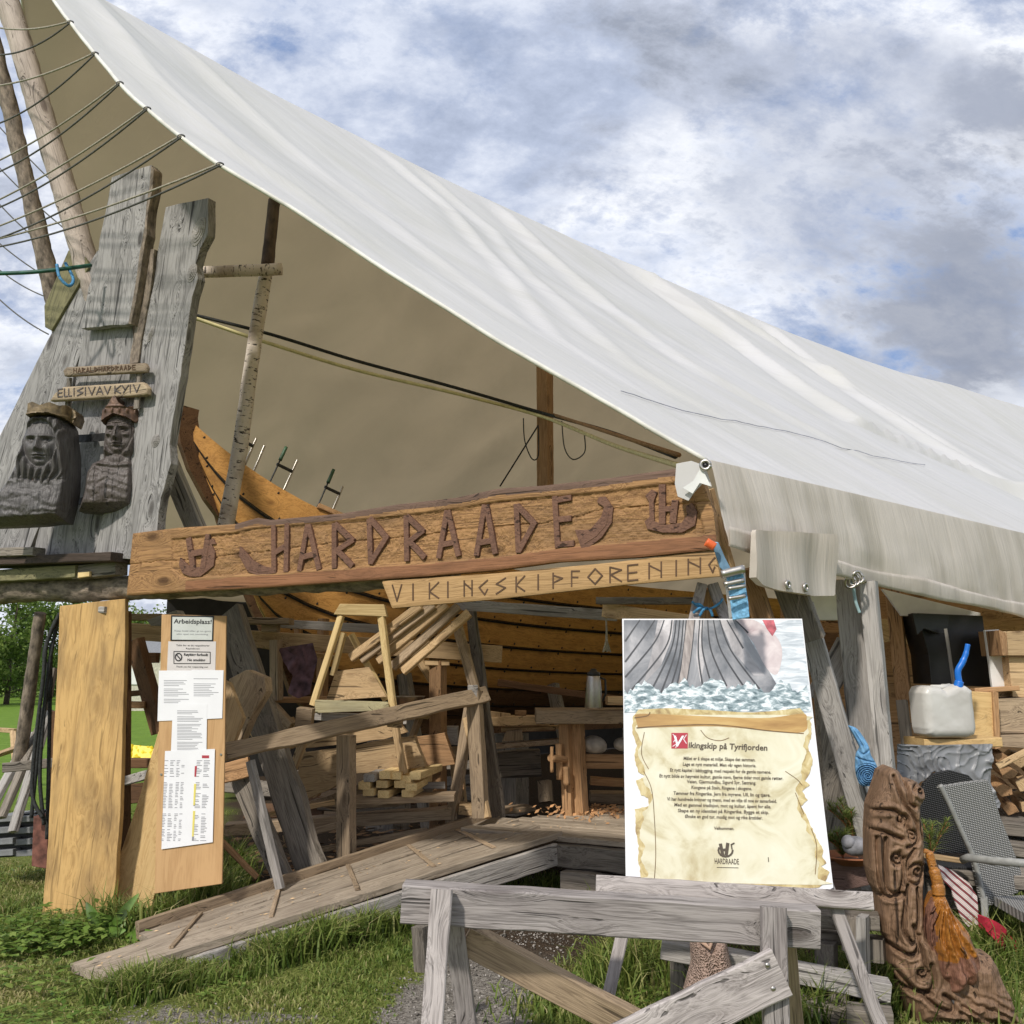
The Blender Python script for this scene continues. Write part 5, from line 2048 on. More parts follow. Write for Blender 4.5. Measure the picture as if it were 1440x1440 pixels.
PL0 = A1
plat = empty('plank_platform', PL0 - GX * .5, 'low worn plank platform at the top of the ramp below the workbench', 'platform')
for k in range(16):
    a = PL0 + RX * (.155 * k + .10) + GX * (.85 + .05 * math.sin(k * 5.1)) + Vector((0, 0, -.012))
    beam('deck_plank', a, a - GX * 3.6 + Vector((0, 0, .006 * math.sin(k * 3))), .140, .04, DECK, plat, face=(0, 0, 1), warp=.002)
beam('front_beam', PL0 + RX * .02 + GX * .02 + Vector((0, 0, -.12)), PL0 + RX * .02 - GX * 2.8 + Vector((0, 0, -.12)), .16, .10, GREYD, plat, face=NG, wane=.02)
beam('front_beam', PL0 - RX * .05 - GX * .10 + Vector((0, 0, -.27)), PL0 - RX * .05 - GX * 2.6 + Vector((0, 0, -.27)), .13, .12, GREYD, plat, face=NG, wane=.03)
for q in (.12, 1.4, 2.4):
    p = PL0 + RX * .10 - GX * q
    beam('support_post', p + Vector((0, 0, -.06)), p + Vector((0, 0, -.45)), .09, .09, GREYTAN, plat)
rs = random.Random(12)
mbs = MB()
for i in range(260):
    q = rs.random()
    p = A0.lerp(A1, q).lerp(B0.lerp(B1, q), rs.uniform(.1, .95)) + UPR * .03
    if i > 120:
        p = PL0 + RX * rs.uniform(.2, 1.6) - GX * rs.uniform(-.6, 1.6) + Vector((0, 0, .022))
    a = rs.uniform(0, 3.14)
    L = rs.uniform(.006, .02)
    d = Vector((math.cos(a), math.sin(a), .1)) * L
    e = Vector((-math.sin(a), math.cos(a), .6)) * L * .35
    mbs.add([p - d, p - e * .4, p + d, p + e], [(0, 1, 2, 3)])
tag(mbs.build('wood_shavings', simple('shaving', (.6, .42, .24), .8)), kind='stuff')

# ------------------------------------------------------------------ handrail and timbers left of the platform
hr = empty('ramp_handrail', W(487, 1205, 7.7), 'rough sloping handrail with a square post beside the ramp', 'handrail')
beamp('rail', (316, 1058, 6.8), (684, 976, 8.35), 23, .05, GREYTAN, hr, w2px=21, wane=.012)
beamp('post', (487, 1034, 7.72), (487, 1212, 7.75), 22, .09, GREYTAN, hr)
beamp('strut', (352, 1070, 6.95), (394, 1250, 6.85), 12, .04, GREY, hr)
tag(beamp('slanted_plank', (322, 862, 8.1), (446, 1245, 7.35), 47, .07, GREYD, wane=.03), 'wide dark grey plank leaning down towards the ramp beside the handrail', 'plank')
tag(beamp('split_plank', (338, 1090, 7.7), (404, 1250, 7.3), 34, .05, GREYD, wane=.02), 'short split grey plank lying under the wide leaning one', 'plank')
tag(slab('leaning_board', DP(7.5, -20), [(322, 955), (346, 942), (372, 953), (374, 972), (352, 1010), (334, 1052), (317, 1056), (320, 1000)], .09, GREYTAN, None, (.4, 1), jag=.006), 'thick brown-grey board end leaning against the back of the notice board', 'board')
tag(slab('pale_board', DP(7.2, -20), [(300, 950), (322, 960), (342, 1010), (330, 1040), (318, 1060), (306, 1060)], .04, TAN, None, (.3, 1)), 'tan board showing right beside the notice board edge', 'board')
tag(beamp('tan_crossbeam', (150, 886, 8.7), (706, 920, 8.7), 23, .08, TAN), 'long tan horizontal beam below the large sign in front of the ship', 'beam')
tag(beamp('grey_crossbeam', (395, 877, 8.75), (560, 886, 8.75), 12, .05, GREY), 'thin grey board lying on the long tan beam left of the pine trestle', 'board')
tag(beamp('grey_hanging_board', (640, 850, 8.2), (868, 866, 7.9), 15, .04, GREY), 'narrow grey board just below the small carved sign', 'board')
tag(beamp('tan_end_board', (850, 858, 7.7), (1010, 880, 7.0), 20, .05, TAN), 'tan board continuing to the right behind the poster top', 'board')
tag(beamp('mossy_beam_end', (840, 845, 7.6), (1000, 845, 7.2), 10, .06, GREYD), 'dark beam just under the right half of the small sign', 'beam')
tag(beamp('short_post', (388, 900, 8.6), (389, 985, 8.6), 15, .07, GREYTAN), 'short post hanging from the tan beam left of the mauve cloth', 'post')
tag(beamp('square_post', (616, 922, 8.75), (616, 1185, 8.75), 19, .10, BROWN), 'square reddish post standing behind the handrail', 'post')
tag(beamp('short_cross_bar', (598, 932, 8.72), (632, 932, 8.72), 8, .06, TAN), 'short tan bar across the top of the square reddish post', 'bar')
tag(beamp('pallet_board', (330, 873, 8.5), (410, 874, 8.5), 9, .20, GREYTAN), 'short board on the tan beam beside the notice board top', 'board')
tag(beamp('pallet_block', (370, 884, 8.55), (392, 884, 8.55), 10, .12, GREYTAN), 'small wooden block under the short board by the notice board', 'block')

# props crossing at the end of the handrail
tag(beamp('crossed_prop', (641, 872, 8.4), (672, 985, 8.4), 13, .05, GREYTAN, wane=.008), 'slim grey prop running from the plank bundle down to the handrail end', 'prop')
tag(beamp('leaning_prop_board', (662, 852, 8.5), (700, 1150, 8.55), 13, .05, GREYD, w2px=22, wane=.02), 'tall dark prop board standing at the ramp top', 'prop')
tag(beamp('bark_edged_prop', (655, 1010, 8.5), (686, 1150, 8.2), 8, .05, TAN, wane=.01), 'thin pale prop with a bark edge between the two posts at the ramp top', 'prop')
tag(beamp('end_post', (667, 972, 8.30), (676, 1150, 8.25), 20, .08, GREYTAN), 'post carrying the right end of the handrail', 'post')
tag(beamp('raking_prop', (664, 975, 8.5), (634, 1160, 8.5), 14, .06, GREYTAN, wane=.01), 'raking prop slanting left from the handrail end', 'prop')
tag(beamp('post_cap', (658, 972, 8.28), (672, 972, 8.28), 17, .08, GREY), 'small grey block on top of the handrail end', 'block')

# pine A trestle
tr_ = empty('pine_trestle', W(500, 1090, 8.0), 'fresh pine A-shaped trestle with a top board standing amid the planks', 'trestle')
slab('top_board', DP(7.95), [(478, 849), (540, 850), (544, 867), (469, 864)], .12, PALEPINE, tr_, (1, 0))
for (a, b, w, D) in (((480, 866), (440, 992), 9, 7.98), ((536, 866), (553, 996), 10, 7.98), ((484, 890), (468, 950), 7, 8.25), ((494, 892), (543, 985), 8, 8.22), ((428, 1040), (412, 1082), 11, 8.0), ((556, 1022), (568, 1088), 10, 8.0)):
    beamp('leg', (*a, D), (*b, D), w, .04, PALEPINE if b[1] < 1000 else TAN, tr_)
slab('shelf_board', DP(8.1), [(472, 944), (519, 938), (544, 980), (458, 986)], .02, TAN, tr_, (1, 0))
slab('cross_board', DP(7.93), [(443, 984), (545, 987), (549, 999), (442, 1003)], .03, wood('pale_green_pine', (.62, .56, .34), (.42, .36, .2), bump=.2), tr_, (1, 0))
beamp('cross_rail', (424, 1006, 8.05), (572, 1013, 8.05), 11, .05, GREY, tr_)
tag(beamp('grey_block', (418, 1008, 7.85), (440, 1010, 7.85), 26, .12, GREYTAN), 'stubby grey beam end under the left foot of the pine trestle', 'beam')
tag(beamp('beam_end', (546, 1014, 7.8), (566, 1016, 7.8), 14, .10, TAN), 'small pale beam end under the right foot of the pine trestle', 'beam')
for i, (a, b) in enumerate((((494, 926), (592, 852)), ((508, 928), (610, 850)), ((532, 930), (628, 850)), ((552, 938), (645, 853)), ((566, 944), (660, 862)))):
    o = beamp('bundled_batten', (*a, 8.15), (*b, 8.0 + i * .02), 12, .05, GREYTAN if i % 2 else TAN, wane=.004)
    tag(o, ['uppermost batten of the slanting bundle under the small sign', 'second batten from the top in the slanting bundle', 'middle batten of the slanting bundle under the small sign', 'fourth batten from the top in the slanting bundle', 'lowest batten of the slanting bundle, ending beside the slim grey prop'][i], 'batten', 'slanting bundle of battens')
for i, (a, b, c, d) in enumerate(((560, 868, 607, 872), (575, 880, 632, 865))):
    pass
slab('rough_slab', DP(8.35, -10), [(430, 1040), (500, 1022), (562, 1018), (572, 1030), (540, 1040), (470, 1048), (428, 1052)], .06, TAN, None, (1, .1), jag=.01)
tag(bpy.data.objects['rough_slab'], 'thin tan sawn slab on top of the slab pile under the handrail', 'slab', 'sawn slabs piled under the handrail')
slab('rough_slab', DP(8.25, -10), [(428, 1058), (475, 1052), (582, 1034), (598, 1078), (560, 1085), (500, 1088), (468, 1108), (432, 1124), (416, 1096)], .08, TAN, None, (1, .15), jag=.012)
tag(bpy.data.objects['rough_slab.001'], 'largest tan sawn slab of the pile under the handrail', 'slab', 'sawn slabs piled under the handrail')
slab('rough_slab', DP(8.4, -10), [(432, 1128), (520, 1098), (612, 1105), (600, 1120), (560, 1134), (470, 1140)], .10, GREYTAN, None, (1, 0), jag=.012)
tag(bpy.data.objects['rough_slab.002'], 'lowest and darkest sawn slab of the pile under the handrail', 'slab', 'sawn slabs piled under the handrail')
slab('rough_slab', DP(8.6, -10), [(560, 1040), (625, 1030), (640, 1075), (600, 1082)], .08, BROWN, None, (1, 0), jag=.01)
tag(bpy.data.objects['rough_slab.003'], 'brown sawn slab at the right end of the pile behind the reddish post', 'slab', 'sawn slabs piled under the handrail')
EB = [(519, 1094, 0, 1), (541, 1090, 1, 0), (556, 1091, 1, 0), (570, 1096, 1, 0), (584, 1091, 1, 0), (512, 1105, 1, 0), (537, 1103, 1, 0), (562, 1103, 1, 0), (578, 1107, 1, 0), (518, 1114, 1, 0), (539, 1117, 1, 0), (573, 1116, 1, 0)]
nm = ['grey cut end at the upper left', 'top row second cut end', 'top row third cut end', 'top row fourth cut end, set low', 'top right cut end', 'middle row leftmost cut end', 'middle row second cut end', 'middle row third cut end', 'middle row rightmost cut end', 'bottom row left cut end', 'bottom row middle cut end', 'bottom row right cut end']
for i, (x, y, k, g) in enumerate(EB):
    D = 7.9 + .02 * (i % 4)
    A = W(x, y, D)
    B = A + Vector((.10 + .03 * math.sin(i * 2.1), .55, .01))
    o = beam('stacked_cut_end', A, B, .088, .055, GREY if g else PALEPINE, face=(0, 0, 1))
    tag(o, nm[i] + ' in the pale pile under the handrail', 'batten', 'pale cut ends stacked under the handrail')
tag(beamp('bearer', (500, 1124, 8.15), (640, 1120, 8.15), 9, .3, GREYTAN), 'board carrying the stack of pale cut ends', 'board')
tag(beamp('low_shelf', (318, 1166, 8.3), (640, 1142, 8.6), 15, .25, GREYTAN, wane=.02), 'low grey-brown board lying near the ground under the handrail', 'board')
tag(beamp('nailed_batten', (578, 1105, 8.3), (626, 1104, 8.3), 9, .04, GREY), 'short grey batten nailed at the foot of the square reddish post', 'batten')
tag(beamp('upright', (352, 985, 8.5), (384, 1040, 8.5), 15, .05, GREYD), 'small dark board propped above the wide leaning plank', 'board')


def drape(name, pl, pts, amp, mat, label, cat, parent=None, f=(40, 12), th=.006, step=.012, hf=None):
    def H(X, Y, d):
        return amp * np.sin(X * f[0] + 3 * fnoise(X, Y, 5, 3)) * .5 + amp * fnoise(X, Y, f[1], 5) * .7
    o = relief(name, pl, pts, hf or H, th, step, [mat], parent)
    return tag(o, label, cat)


drape('mauve_cloth', DP(8.45), [(392, 912), (440, 904), (446, 930), (440, 952), (436, 976), (420, 982), (404, 974), (412, 950), (398, 930)], .03, PURPLE, 'mauve cloth hanging under the tan beam left of the pine trestle', 'cloth')
# pan
pan = empty('metal_pan', W(575, 980, 8.6), 'small metal pan resting behind the handrail left of the square post', 'pan')
mb = MB()
mb.lathe([(.10, 0), (.13, .06), (.135, .065), (.125, .06), (.095, .01)], 24)
mb.build('bowl', STEEL, Matrix.Translation(W(575, 990, 8.55)), pan, smooth=True)
mb = MB()
mb.tube([W(575, 980, 8.6) + Vector((-.12, 0, .02)), W(556, 978, 8.5), W(545, 976, 8.5)], .01)
mb.build('handle', BLACKP, None, pan)
tag(beamp('pan_shelf', (540, 996, 8.6), (612, 992, 8.6), 6, .3, BROWND), 'dark shelf carrying the metal pan', 'shelf')

# ------------------------------------------------------------------ workbench, thermos and things on the platform
wb = empty('workbench', W(810, 1145, 8.75), 'heavy old workbench with a wooden vise, carrying a steel thermos', 'workbench')
slab_top = beamp('bench_top', (752, 1006, 8.75), (1010, 1008, 8.75), 20, .65, GREYTAN, wb, wane=.01)
bpy.data.objects.remove(slab_top)
A, B = W(754, 1008, 8.6), W(1010, 1008, 8.6)
beam('bench_top', A + Vector((0, .25, .0)), B + Vector((0, .25, 0)), .62, .11, GREYTAN, wb, face=(0, 0, 1), wane=.01)
for (x, D) in ((795, 8.72), (812, 8.74), (985, 8.72)):
    beamp('leg', (x, 1018, D), (x + 6, 1146, D), 14, .10, BROWN, wb)
beamp('stretcher', (812, 1070, 8.8), (990, 1072, 8.8), 19, .05, BROWN, wb)
for (a, b, r_) in (((786, 1046), (787, 1096), .028), ((796, 1078), (797, 1104), .03)):
    pole('vise_jaw', W(*a, 8.62), W(*b, 8.62), r_, r_, BROWN, wb, 10, 0, .05)
pole('vise_screw', W(774, 1066, 8.5), W(798, 1068, 8.7), .03, .03, BROWN, wb, 12, 0, .03)
pole('vise_handle', W(776, 1050, 8.5), W(776, 1086, 8.5), .014, .014, BROWN, wb, 8, 0, 0)
th = empty('steel_thermos', W(834, 994, 8.55), 'tall brushed steel thermos jug with a black lid on the workbench', 'thermos')
Mt = Matrix.Translation(W(835, 996, 8.5))
mb = MB()
mb.lathe([(.0, 0), (.070, 0), (.074, .01), (.062, .20), (.056, .255), (.052, .265)], 28)
mb.build('body', STEEL, Mt, th, smooth=True)
mb = MB()
mb.lathe([(.055, .262), (.057, .275), (.050, .292), (.03, .298), (.022, .318), (.0, .322)], 24)
mb.build('lid', BLACKP, Mt, th, smooth=True)
mb = MB()
c = W(835, 996, 8.5)
mb.tube([c + Vector((.052, -.01, .25)), c + Vector((.095, -.01, .23)), c + Vector((.10, -.01, .12)), c + Vector((.068, -.01, .05))], .009)
mb.build('handle', BLACKP, None, th, smooth=True)
tag(beamp('wood_block', (853, 985, 8.6), (1000, 986, 8.6), 11, .2, TAN), 'tan board lying on the workbench behind the thermos', 'board')
for i, (x, y, r_) in enumerate(((835, 1047, .11), (878, 1046, .085))):
    mb = MB()
    mb.lathe([(r_ * math.sin(t), -r_ * .7 * math.cos(t)) for t in [k * math.pi / 10 for k in range(11)]], 18)
    o = mb.build('round_stone', WSTONE, Matrix.Translation(W(x, y, 8.85)), smooth=True)
    for v in o.data.vertices:
        v.co *= 1 + .25 * mnoise.noise(v.co * 9 + Vector((i * 4, 0, 0)))
    tag(o, ['pale rounded stone on the bench stretcher below the thermos', 'pale rounded stone half hidden behind the poster edge'][i], 'stone')
tag(beamp('offcut', (766, 1098, 9.5), (768, 1128, 9.45), 17, .08, GREYTAN), 'upright wooden offcut standing on the platform beside the workbench', 'offcut')
tag(beamp('back_bench_board', (685, 1014, 9.2), (772, 1012, 9.2), 12, .35, TAN, wane=.01), 'rough tan bench board left of the workbench', 'board')
tag(beamp('back_shelf', (685, 1050, 9.3), (800, 1041, 9.3), 7, .3, GREYTAN), 'thin lower shelf left of the workbench legs', 'shelf')
slab('wooden_plane', DP(9.1), [(706, 1043), (712, 1028), (734, 1026), (736, 1041)], .08, GREYTAN)
tag(bpy.data.objects['wooden_plane'], 'small wooden block plane on the lower shelf', 'tool')
slab('block_on_bench', DP(9.05), [(688, 1000), (718, 1004), (719, 1010), (688, 1008)], .1, TAN)
tag(bpy.data.objects['block_on_bench'], 'small tan block on the rough bench board', 'block')
rt = empty('rope_tassel', W(852, 868, 7.7), 'frayed rope end hanging from the narrow grey board', 'rope')
mb = MB()
mb.tube([W(852, 862, 7.7), W(853, 885, 7.7), W(853, 902, 7.7)], [.006, .007, .010])
for k in range(7):
    mb.tube([W(853, 900, 7.7), W(848 + k * 1.8, 917 - (k % 3), 7.69 + .01 * k)], [.008, .006], 5)
mb.build('strands', TANROPE, None, rt)
# added dark backdrop standing in for shade behind the ship, props below the hull
E0 = PEAK + GX * 5.87
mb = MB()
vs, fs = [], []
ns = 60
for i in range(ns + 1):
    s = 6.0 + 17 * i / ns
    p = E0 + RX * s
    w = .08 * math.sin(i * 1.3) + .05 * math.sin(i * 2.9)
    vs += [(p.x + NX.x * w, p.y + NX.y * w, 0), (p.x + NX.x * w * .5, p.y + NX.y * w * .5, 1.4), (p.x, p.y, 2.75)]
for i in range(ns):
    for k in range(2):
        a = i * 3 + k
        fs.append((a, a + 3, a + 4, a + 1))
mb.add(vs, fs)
tag(mb.build('shade_backdrop', simple('backdrop_shade_dark', (.02, .019, .018), .8, 0, .2, 5), None, None, smooth=True), 'added dark backdrop standing in for the shade under the canopy behind the ship', 'backdrop')
for i, s in enumerate((1.9, 3.8, 6.2, 9.0)):
    p = hullpt(s, .35, 1)
    q = Vector((p.x, p.y, 0)) + NX * .5
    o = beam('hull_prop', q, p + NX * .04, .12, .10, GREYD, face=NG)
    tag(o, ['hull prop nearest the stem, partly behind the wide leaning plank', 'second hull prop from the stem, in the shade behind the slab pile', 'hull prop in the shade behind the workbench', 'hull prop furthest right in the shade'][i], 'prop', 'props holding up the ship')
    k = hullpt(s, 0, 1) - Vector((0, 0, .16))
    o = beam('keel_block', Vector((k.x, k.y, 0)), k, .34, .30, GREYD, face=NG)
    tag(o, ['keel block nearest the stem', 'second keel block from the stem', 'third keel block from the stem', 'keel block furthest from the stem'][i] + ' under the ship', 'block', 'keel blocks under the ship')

# further odds and ends between the timbers
for (nm_, a, b, w, t, m_, lab) in (
        ('dark_board', (378, 990, 8.6), (408, 1024, 8.5), 18, .06, GREYTAN, 'short dark board slanting below the mauve cloth'),
        ('shelf_board', (340, 985, 8.8), (470, 983, 8.8), 8, .3, BROWN, 'brown shelf board just under the mauve cloth'),
        ('brown_rail', (314, 1088, 7.6), (352, 1078, 7.6), 26, .05, BROWN, 'brown board end under the left end of the handrail'),
        ('pallet_end', (628, 1034, 8.9), (644, 1034, 8.9), 24, .2, GREY, 'small grey pallet end behind the raking prop'),
        ('brown_offcut', (640, 1096, 8.75), (653, 1096, 8.75), 26, .1, BROWN, 'brown offcut between the raking prop and the square post'),
        ('pale_offcut', (646, 1136, 8.5), (668, 1138, 8.5), 12, .2, TAN, 'pale offcut at the ramp top beside the end post'),
        ('thin_batten', (352, 1150, 7.9), (470, 1128, 8.2), 7, .04, TAN, 'thin tan batten low behind the handrail strut'),
        ('grey_batten', (398, 1180, 8.2), (480, 1160, 8.3), 9, .05, GREYTAN, 'grey-brown batten low beside the foot of the leaning plank'),
        ('broken_stick', (312, 1184, 7.0), (362, 1234, 6.95), 8, .03, BROWN, 'reddish stick slanting on the ground right of the notice board'),
        ('long_batten', (400, 1052, 8.5), (474, 1026, 8.5), 9, .05, TAN, 'tan batten between the leaning plank and the trestle foot'),
        ('hanging_batten', (420, 880, 8.9), (416, 985, 8.9), 9, .05, BROWN, 'brown batten standing behind the mauve cloth'),
        ('hull_batten', (575, 905, 9.0), (610, 960, 9.0), 10, .05, TAN, 'tan batten leaning below the slanting bundle'),
        ('box_side', (700, 1075, 9.6), (760, 1072, 9.6), 34, .3, GREYD, 'dark wooden box in the shade under the lower shelf'),
        ('tool_board', (690, 1140, 9.2), (745, 1136, 9.4), 7, .2, GREYTAN, 'flat board lying at the back edge of the platform'),
        ('chisel_block', (724, 1004, 9.1), (740, 1004, 9.1), 9, .1, BROWN, 'small brown block beside the tan block on the bench board'),
        ('bench_batten', (830, 1098, 9.2), (900, 1102, 9.2), 10, .1, BROWN, 'brown batten low behind the workbench legs'),
        ('under_bench_board', (830, 1120, 9.6), (940, 1124, 9.6), 14, .2, GREYTAN, 'grey-brown board on the platform under the workbench'),
        ('hatch_bar', (700, 960, 9.9), (880, 985, 9.8), 9, .06, BROWND, 'dark batten along the lower hull behind the thermos'),
        ('leaning_batten', (408, 1010, 8.7), (446, 1120, 8.6), 9, .05, TAN, 'tan batten leaning behind the trestle left foot'),
        ('leaning_batten', (598, 990, 8.9), (560, 1085, 8.7), 8, .05, TAN, 'tan batten leaning left behind the square reddish post'),
        ('plank_end', (575, 1000, 8.9), (604, 1003, 8.9), 14, .2, PALEPINE, 'pale plank end just right of the trestle cross rail'),
        ('plank_end', (460, 1032, 8.6), (520, 1026, 8.6), 9, .2, TAN, 'tan plank end between the trestle rail and the sawn slabs'),
        ('short_plank', (345, 1010, 8.7), (380, 1062, 8.6), 12, .05, TAN, 'short tan plank behind the thick leaning board'),
        ('standing_board', (640, 1050, 9.0), (648, 1130, 9.0), 18, .04, TAN, 'tan board standing in the shade between post and raking prop'),
        ('low_batten', (420, 1200, 8.0), (600, 1168, 8.4), 8, .05, GREYTAN, 'long low batten on the ground behind the handrail post'),
        ('high_lath', (345, 905, 8.9), (470, 925, 8.9), 6, .04, TAN, 'thin lath just below the long tan beam'),
        ('stacked_board', (705, 1026, 9.3), (800, 1022, 9.3), 5, .3, TAN, 'thin tan board on the lower bench shelf'),
        ('roof_support', (455, 870, 9.1), (452, 1010, 9.1), 12, .08, BROWN, 'brown post behind the left leg of the pine trestle')):
    o = beamp(nm_, a, b, w, t, m_, wane=.006)
    tag(o, lab, 'offcut' if 'offcut' in nm_ or 'wedge' in nm_ else 'board')
# wood chips and twigs on the ground under the timbers
rs = random.Random(21)
mbs = MB()
for i in range(900):
    px = rs.uniform(300, 700)
    z0 = rs.uniform(.02, .05)
    p = WG(px, rs.uniform(1160, 1260), z0)
    if tent_w(np.array([p.x]), np.array([p.y]))[0] < .3:
        continue
    a = rs.uniform(0, 3.14)
    L = rs.uniform(.02, .09)
    d = Vector((math.cos(a), math.sin(a), rs.uniform(-.3, .3))) * L
    e = Vector((-math.sin(a), math.cos(a), .5)) * rs.uniform(.006, .02)
    mbs.add([p - d, p - e, p + d, p + e], [(0, 1, 2, 3)])
tag(mbs.build('wood_chips', simple('wood_chip', (.28, .17, .09), .85, 0, .45, 3)), kind='stuff')
mbs = MB()
c0 = W(845, 1130, 8.9)
for i in range(420):
    p = Vector((c0.x + rs.gauss(0, .28), c0.y + rs.gauss(0, .22), .415 + rs.uniform(0, .02)))
    a = rs.uniform(0, 3.14)
    L = rs.uniform(.01, .035)
    d = Vector((math.cos(a), math.sin(a), rs.uniform(0, .6))) * L
    e = Vector((-math.sin(a), math.cos(a), .5)) * L * .4
    mbs.add([p - d, p - e, p + d, p + e], [(0, 1, 2, 3)])
tag(mbs.build('shaving_heap', simple('orange_shaving', (.55, .30, .14), .85, 0, .2, 5)), kind='stuff')

# clutter seen in the dark beyond the timbers
rs = random.Random(4)
for i in range(14):
    px = 345 + i * 27
    y = rs.uniform(1100, 1170)
    D = rs.uniform(8.9, 9.8)
    a = rs.uniform(-.5, .5)
    P = WG(px, y, .05)
    P = Vector((P.x, max(P.y, 8.6), rs.uniform(.08, .35)))
    d = Vector((math.cos(a), math.sin(a) * .5, rs.uniform(-.1, .1))) * rs.uniform(.25, .5)
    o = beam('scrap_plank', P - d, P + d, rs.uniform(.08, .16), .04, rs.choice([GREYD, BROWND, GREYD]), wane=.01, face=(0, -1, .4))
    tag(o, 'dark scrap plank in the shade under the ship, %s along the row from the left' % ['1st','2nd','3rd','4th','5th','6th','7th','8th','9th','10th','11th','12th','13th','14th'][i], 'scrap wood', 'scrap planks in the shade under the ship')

# ------------------------------------------------------------------ left edge: prop pole, cables, planks, crates, gap behind the wide plank
pole('bark_prop', W(58, 862, 7.6), W(22, 1095, 7.9), .042, .05, BARK, label='thin bark-covered prop pole under the log at the far left', cat='pole')
cb = empty('hanging_cables', W(72, 860, 7.2), 'bundle of black cables looping down left of the wide pine plank', 'cables')
for k, pts in enumerate(([(84, 862), (66, 905), (60, 960), (48, 1060), (46, 1120), (60, 1150)], [(82, 868), (70, 930), (62, 1000), (56, 1090), (62, 1160)], [(78, 872), (62, 920), (72, 960), (58, 1010), (50, 1090), (44, 1150)], [(72, 905), (70, 1000), (68, 1100), (66, 1180)])):
    mb = MB()
    mb.tube(smooth_pts([W(x, y, 7.15 + .03 * k) for x, y in pts]), .013, 6)
    mb.build('cable', BLACKROPE, None, cb, smooth=True)
for i, (a, b, w, m_) in enumerate((((44, 1032, 8.0), (-20, 1150, 7.6), 16, GREY), ((62, 1010, 8.0), (2, 1150, 7.6), 14, GREYD), ((70, 1000, 7.9), (18, 1170, 7.5), 14, GREY), ((76, 940, 8.0), (40, 1120, 7.8), 10, GREYD))):
    tag(beamp('leaning_plank', a, b, w, .04, m_), ['leftmost grey plank leaning by the left frame edge', 'dark plank leaning second from the left frame edge', 'pale grey plank leaning just left of the black cables', 'dark narrow plank leaning steeply behind the black cables'][i], 'plank', 'planks leaning at the left edge')
tag(beamp('grey_rail', (4, 1080, 7.3), (82, 1072, 7.4), 13, .05, GREYD), 'short horizontal grey board crossing the leaning planks at left', 'board')
cr = empty('plastic_crate', W(30, 1205, 7.9), 'stacked grey plastic crates on the grass at the far left', 'crate')
for k in range(4):
    y0 = 1205 - k * 17
    for (x0, x1) in ((-14, 18), (20, 52)):
        slab('crate_rim', DP(7.9, -10), [(x0, y0 - 8 + k), (x1, y0 - 11 + k), (x1, y0 - 2 + k), (x0, y0 + k)], .3, GREYPL, cr, (1, 0))
slab('crate_body', DP(7.98, -10), [(-12, 1150), (50, 1142), (50, 1203), (-12, 1207)], .25, BLACKP, cr, (1, 0))
tag(slab('rusty_box', DP(7.3), [(47, 1148), (68, 1153), (66, 1222), (44, 1218)], .2, RUST), 'narrow rusty box standing left of the wide pine plank', 'box')
tag(slab('brown_upright', DP(7.6), [(72, 1000), (82, 1000), (74, 1200), (62, 1200)], .06, BROWND), 'dark brown upright board just left of the wide pine plank', 'board')
tag(beamp('dark_crossbar', (168, 925, 8.6), (222, 925, 8.6), 14, .1, BROWND), 'dark crossbar in the gap beside the wide pine plank', 'beam')
tag(beamp('dark_strut', (190, 900, 8.2), (226, 1030, 8.2), 24, .08, BROWND), 'dark slanting strut in the gap beside the notice board', 'strut')
tag(beamp('dark_frame_post', (176, 860, 7.9), (174, 1250, 7.9), 7, .1, BROWND), 'thin dark post along the right edge of the wide pine plank', 'post')
tag(beamp('brown_spar', (150, 978, 8.3), (226, 972, 8.3), 7, .1, BROWND), 'thin dark spar crossing the gap above the yellow sheet', 'spar')
tag(beamp('brown_block', (176, 991, 8.2), (206, 991, 8.2), 9, .1, BROWN), 'small brown block in the gap left of the notice board', 'block')
tag(beamp('low_window_frame', (150, 1073, 8.2), (216, 1073, 8.2), 12, .12, BROWND), 'dark horizontal board below the yellow sheet', 'board')
tag(beamp('upper_board', (172, 868, 8.4), (228, 868, 8.4), 9, .1, GREYTAN), 'aged board in the gap just under the bark log beside the notice board', 'board')
tag(beamp('lower_board', (170, 1100, 7.9), (226, 1084, 7.7), 12, .05, GREY), 'pale grey slanting board between the wide plank and the notice board', 'board')
tag(beamp('mauve_board', (165, 1118, 8.2), (226, 1112, 8.2), 26, .06, BROWND), 'dark brown board behind the pale grey slanting board', 'board')
tag(slab('split_log_end', DP(7.6, -20), [(206, 872), (248, 858), (252, 865), (238, 880), (212, 880)], .08, GREY, None, (1, .3)), 'split pale log end just above the notice board', 'log')
drape('yellow_sheet', Plane(WG(195, 1070, .35) + Vector((0, 1.2, 0)), (0, -1, .5)), [(140, 1068), (150, 1050), (185, 1047), (215, 1050), (230, 1068)], .06, YELLOW, 'bright yellow sheet lying on the grass beyond the gap', 'sheet')
# small house far across the field
hs = empty('far_house', (W(190, 940, 40).x, 40, 0), 'small pale wooden house across the field seen through the narrow gap', 'house')
X = W(190, 940, 40).x
mb = MB()
mb.box((X, 41.5, 1.1), (2.2, 3, 2.2))
mb.build('wall', simple('pale_house_paint', (.5, .47, .38), .8), None, hs)
mb = MB()
mb.prism([(-1.8, 2.2), (0, 3.1), (1.8, 2.2)], -1.3, 1.3, 0, Matrix.Translation(Vector((X, 41.5, 0))) @ Matrix(((0, 0, 1, 0), (1, 0, 0, 0), (0, 1, 0, 0), (0, 0, 0, 1))))
mb.build('roof', GREYPL, None, hs)
mb = MB()
mb.box((X, 39.98, 1.3), (.5, .06, .6))
mb.build('window', WHITEP, None, hs)
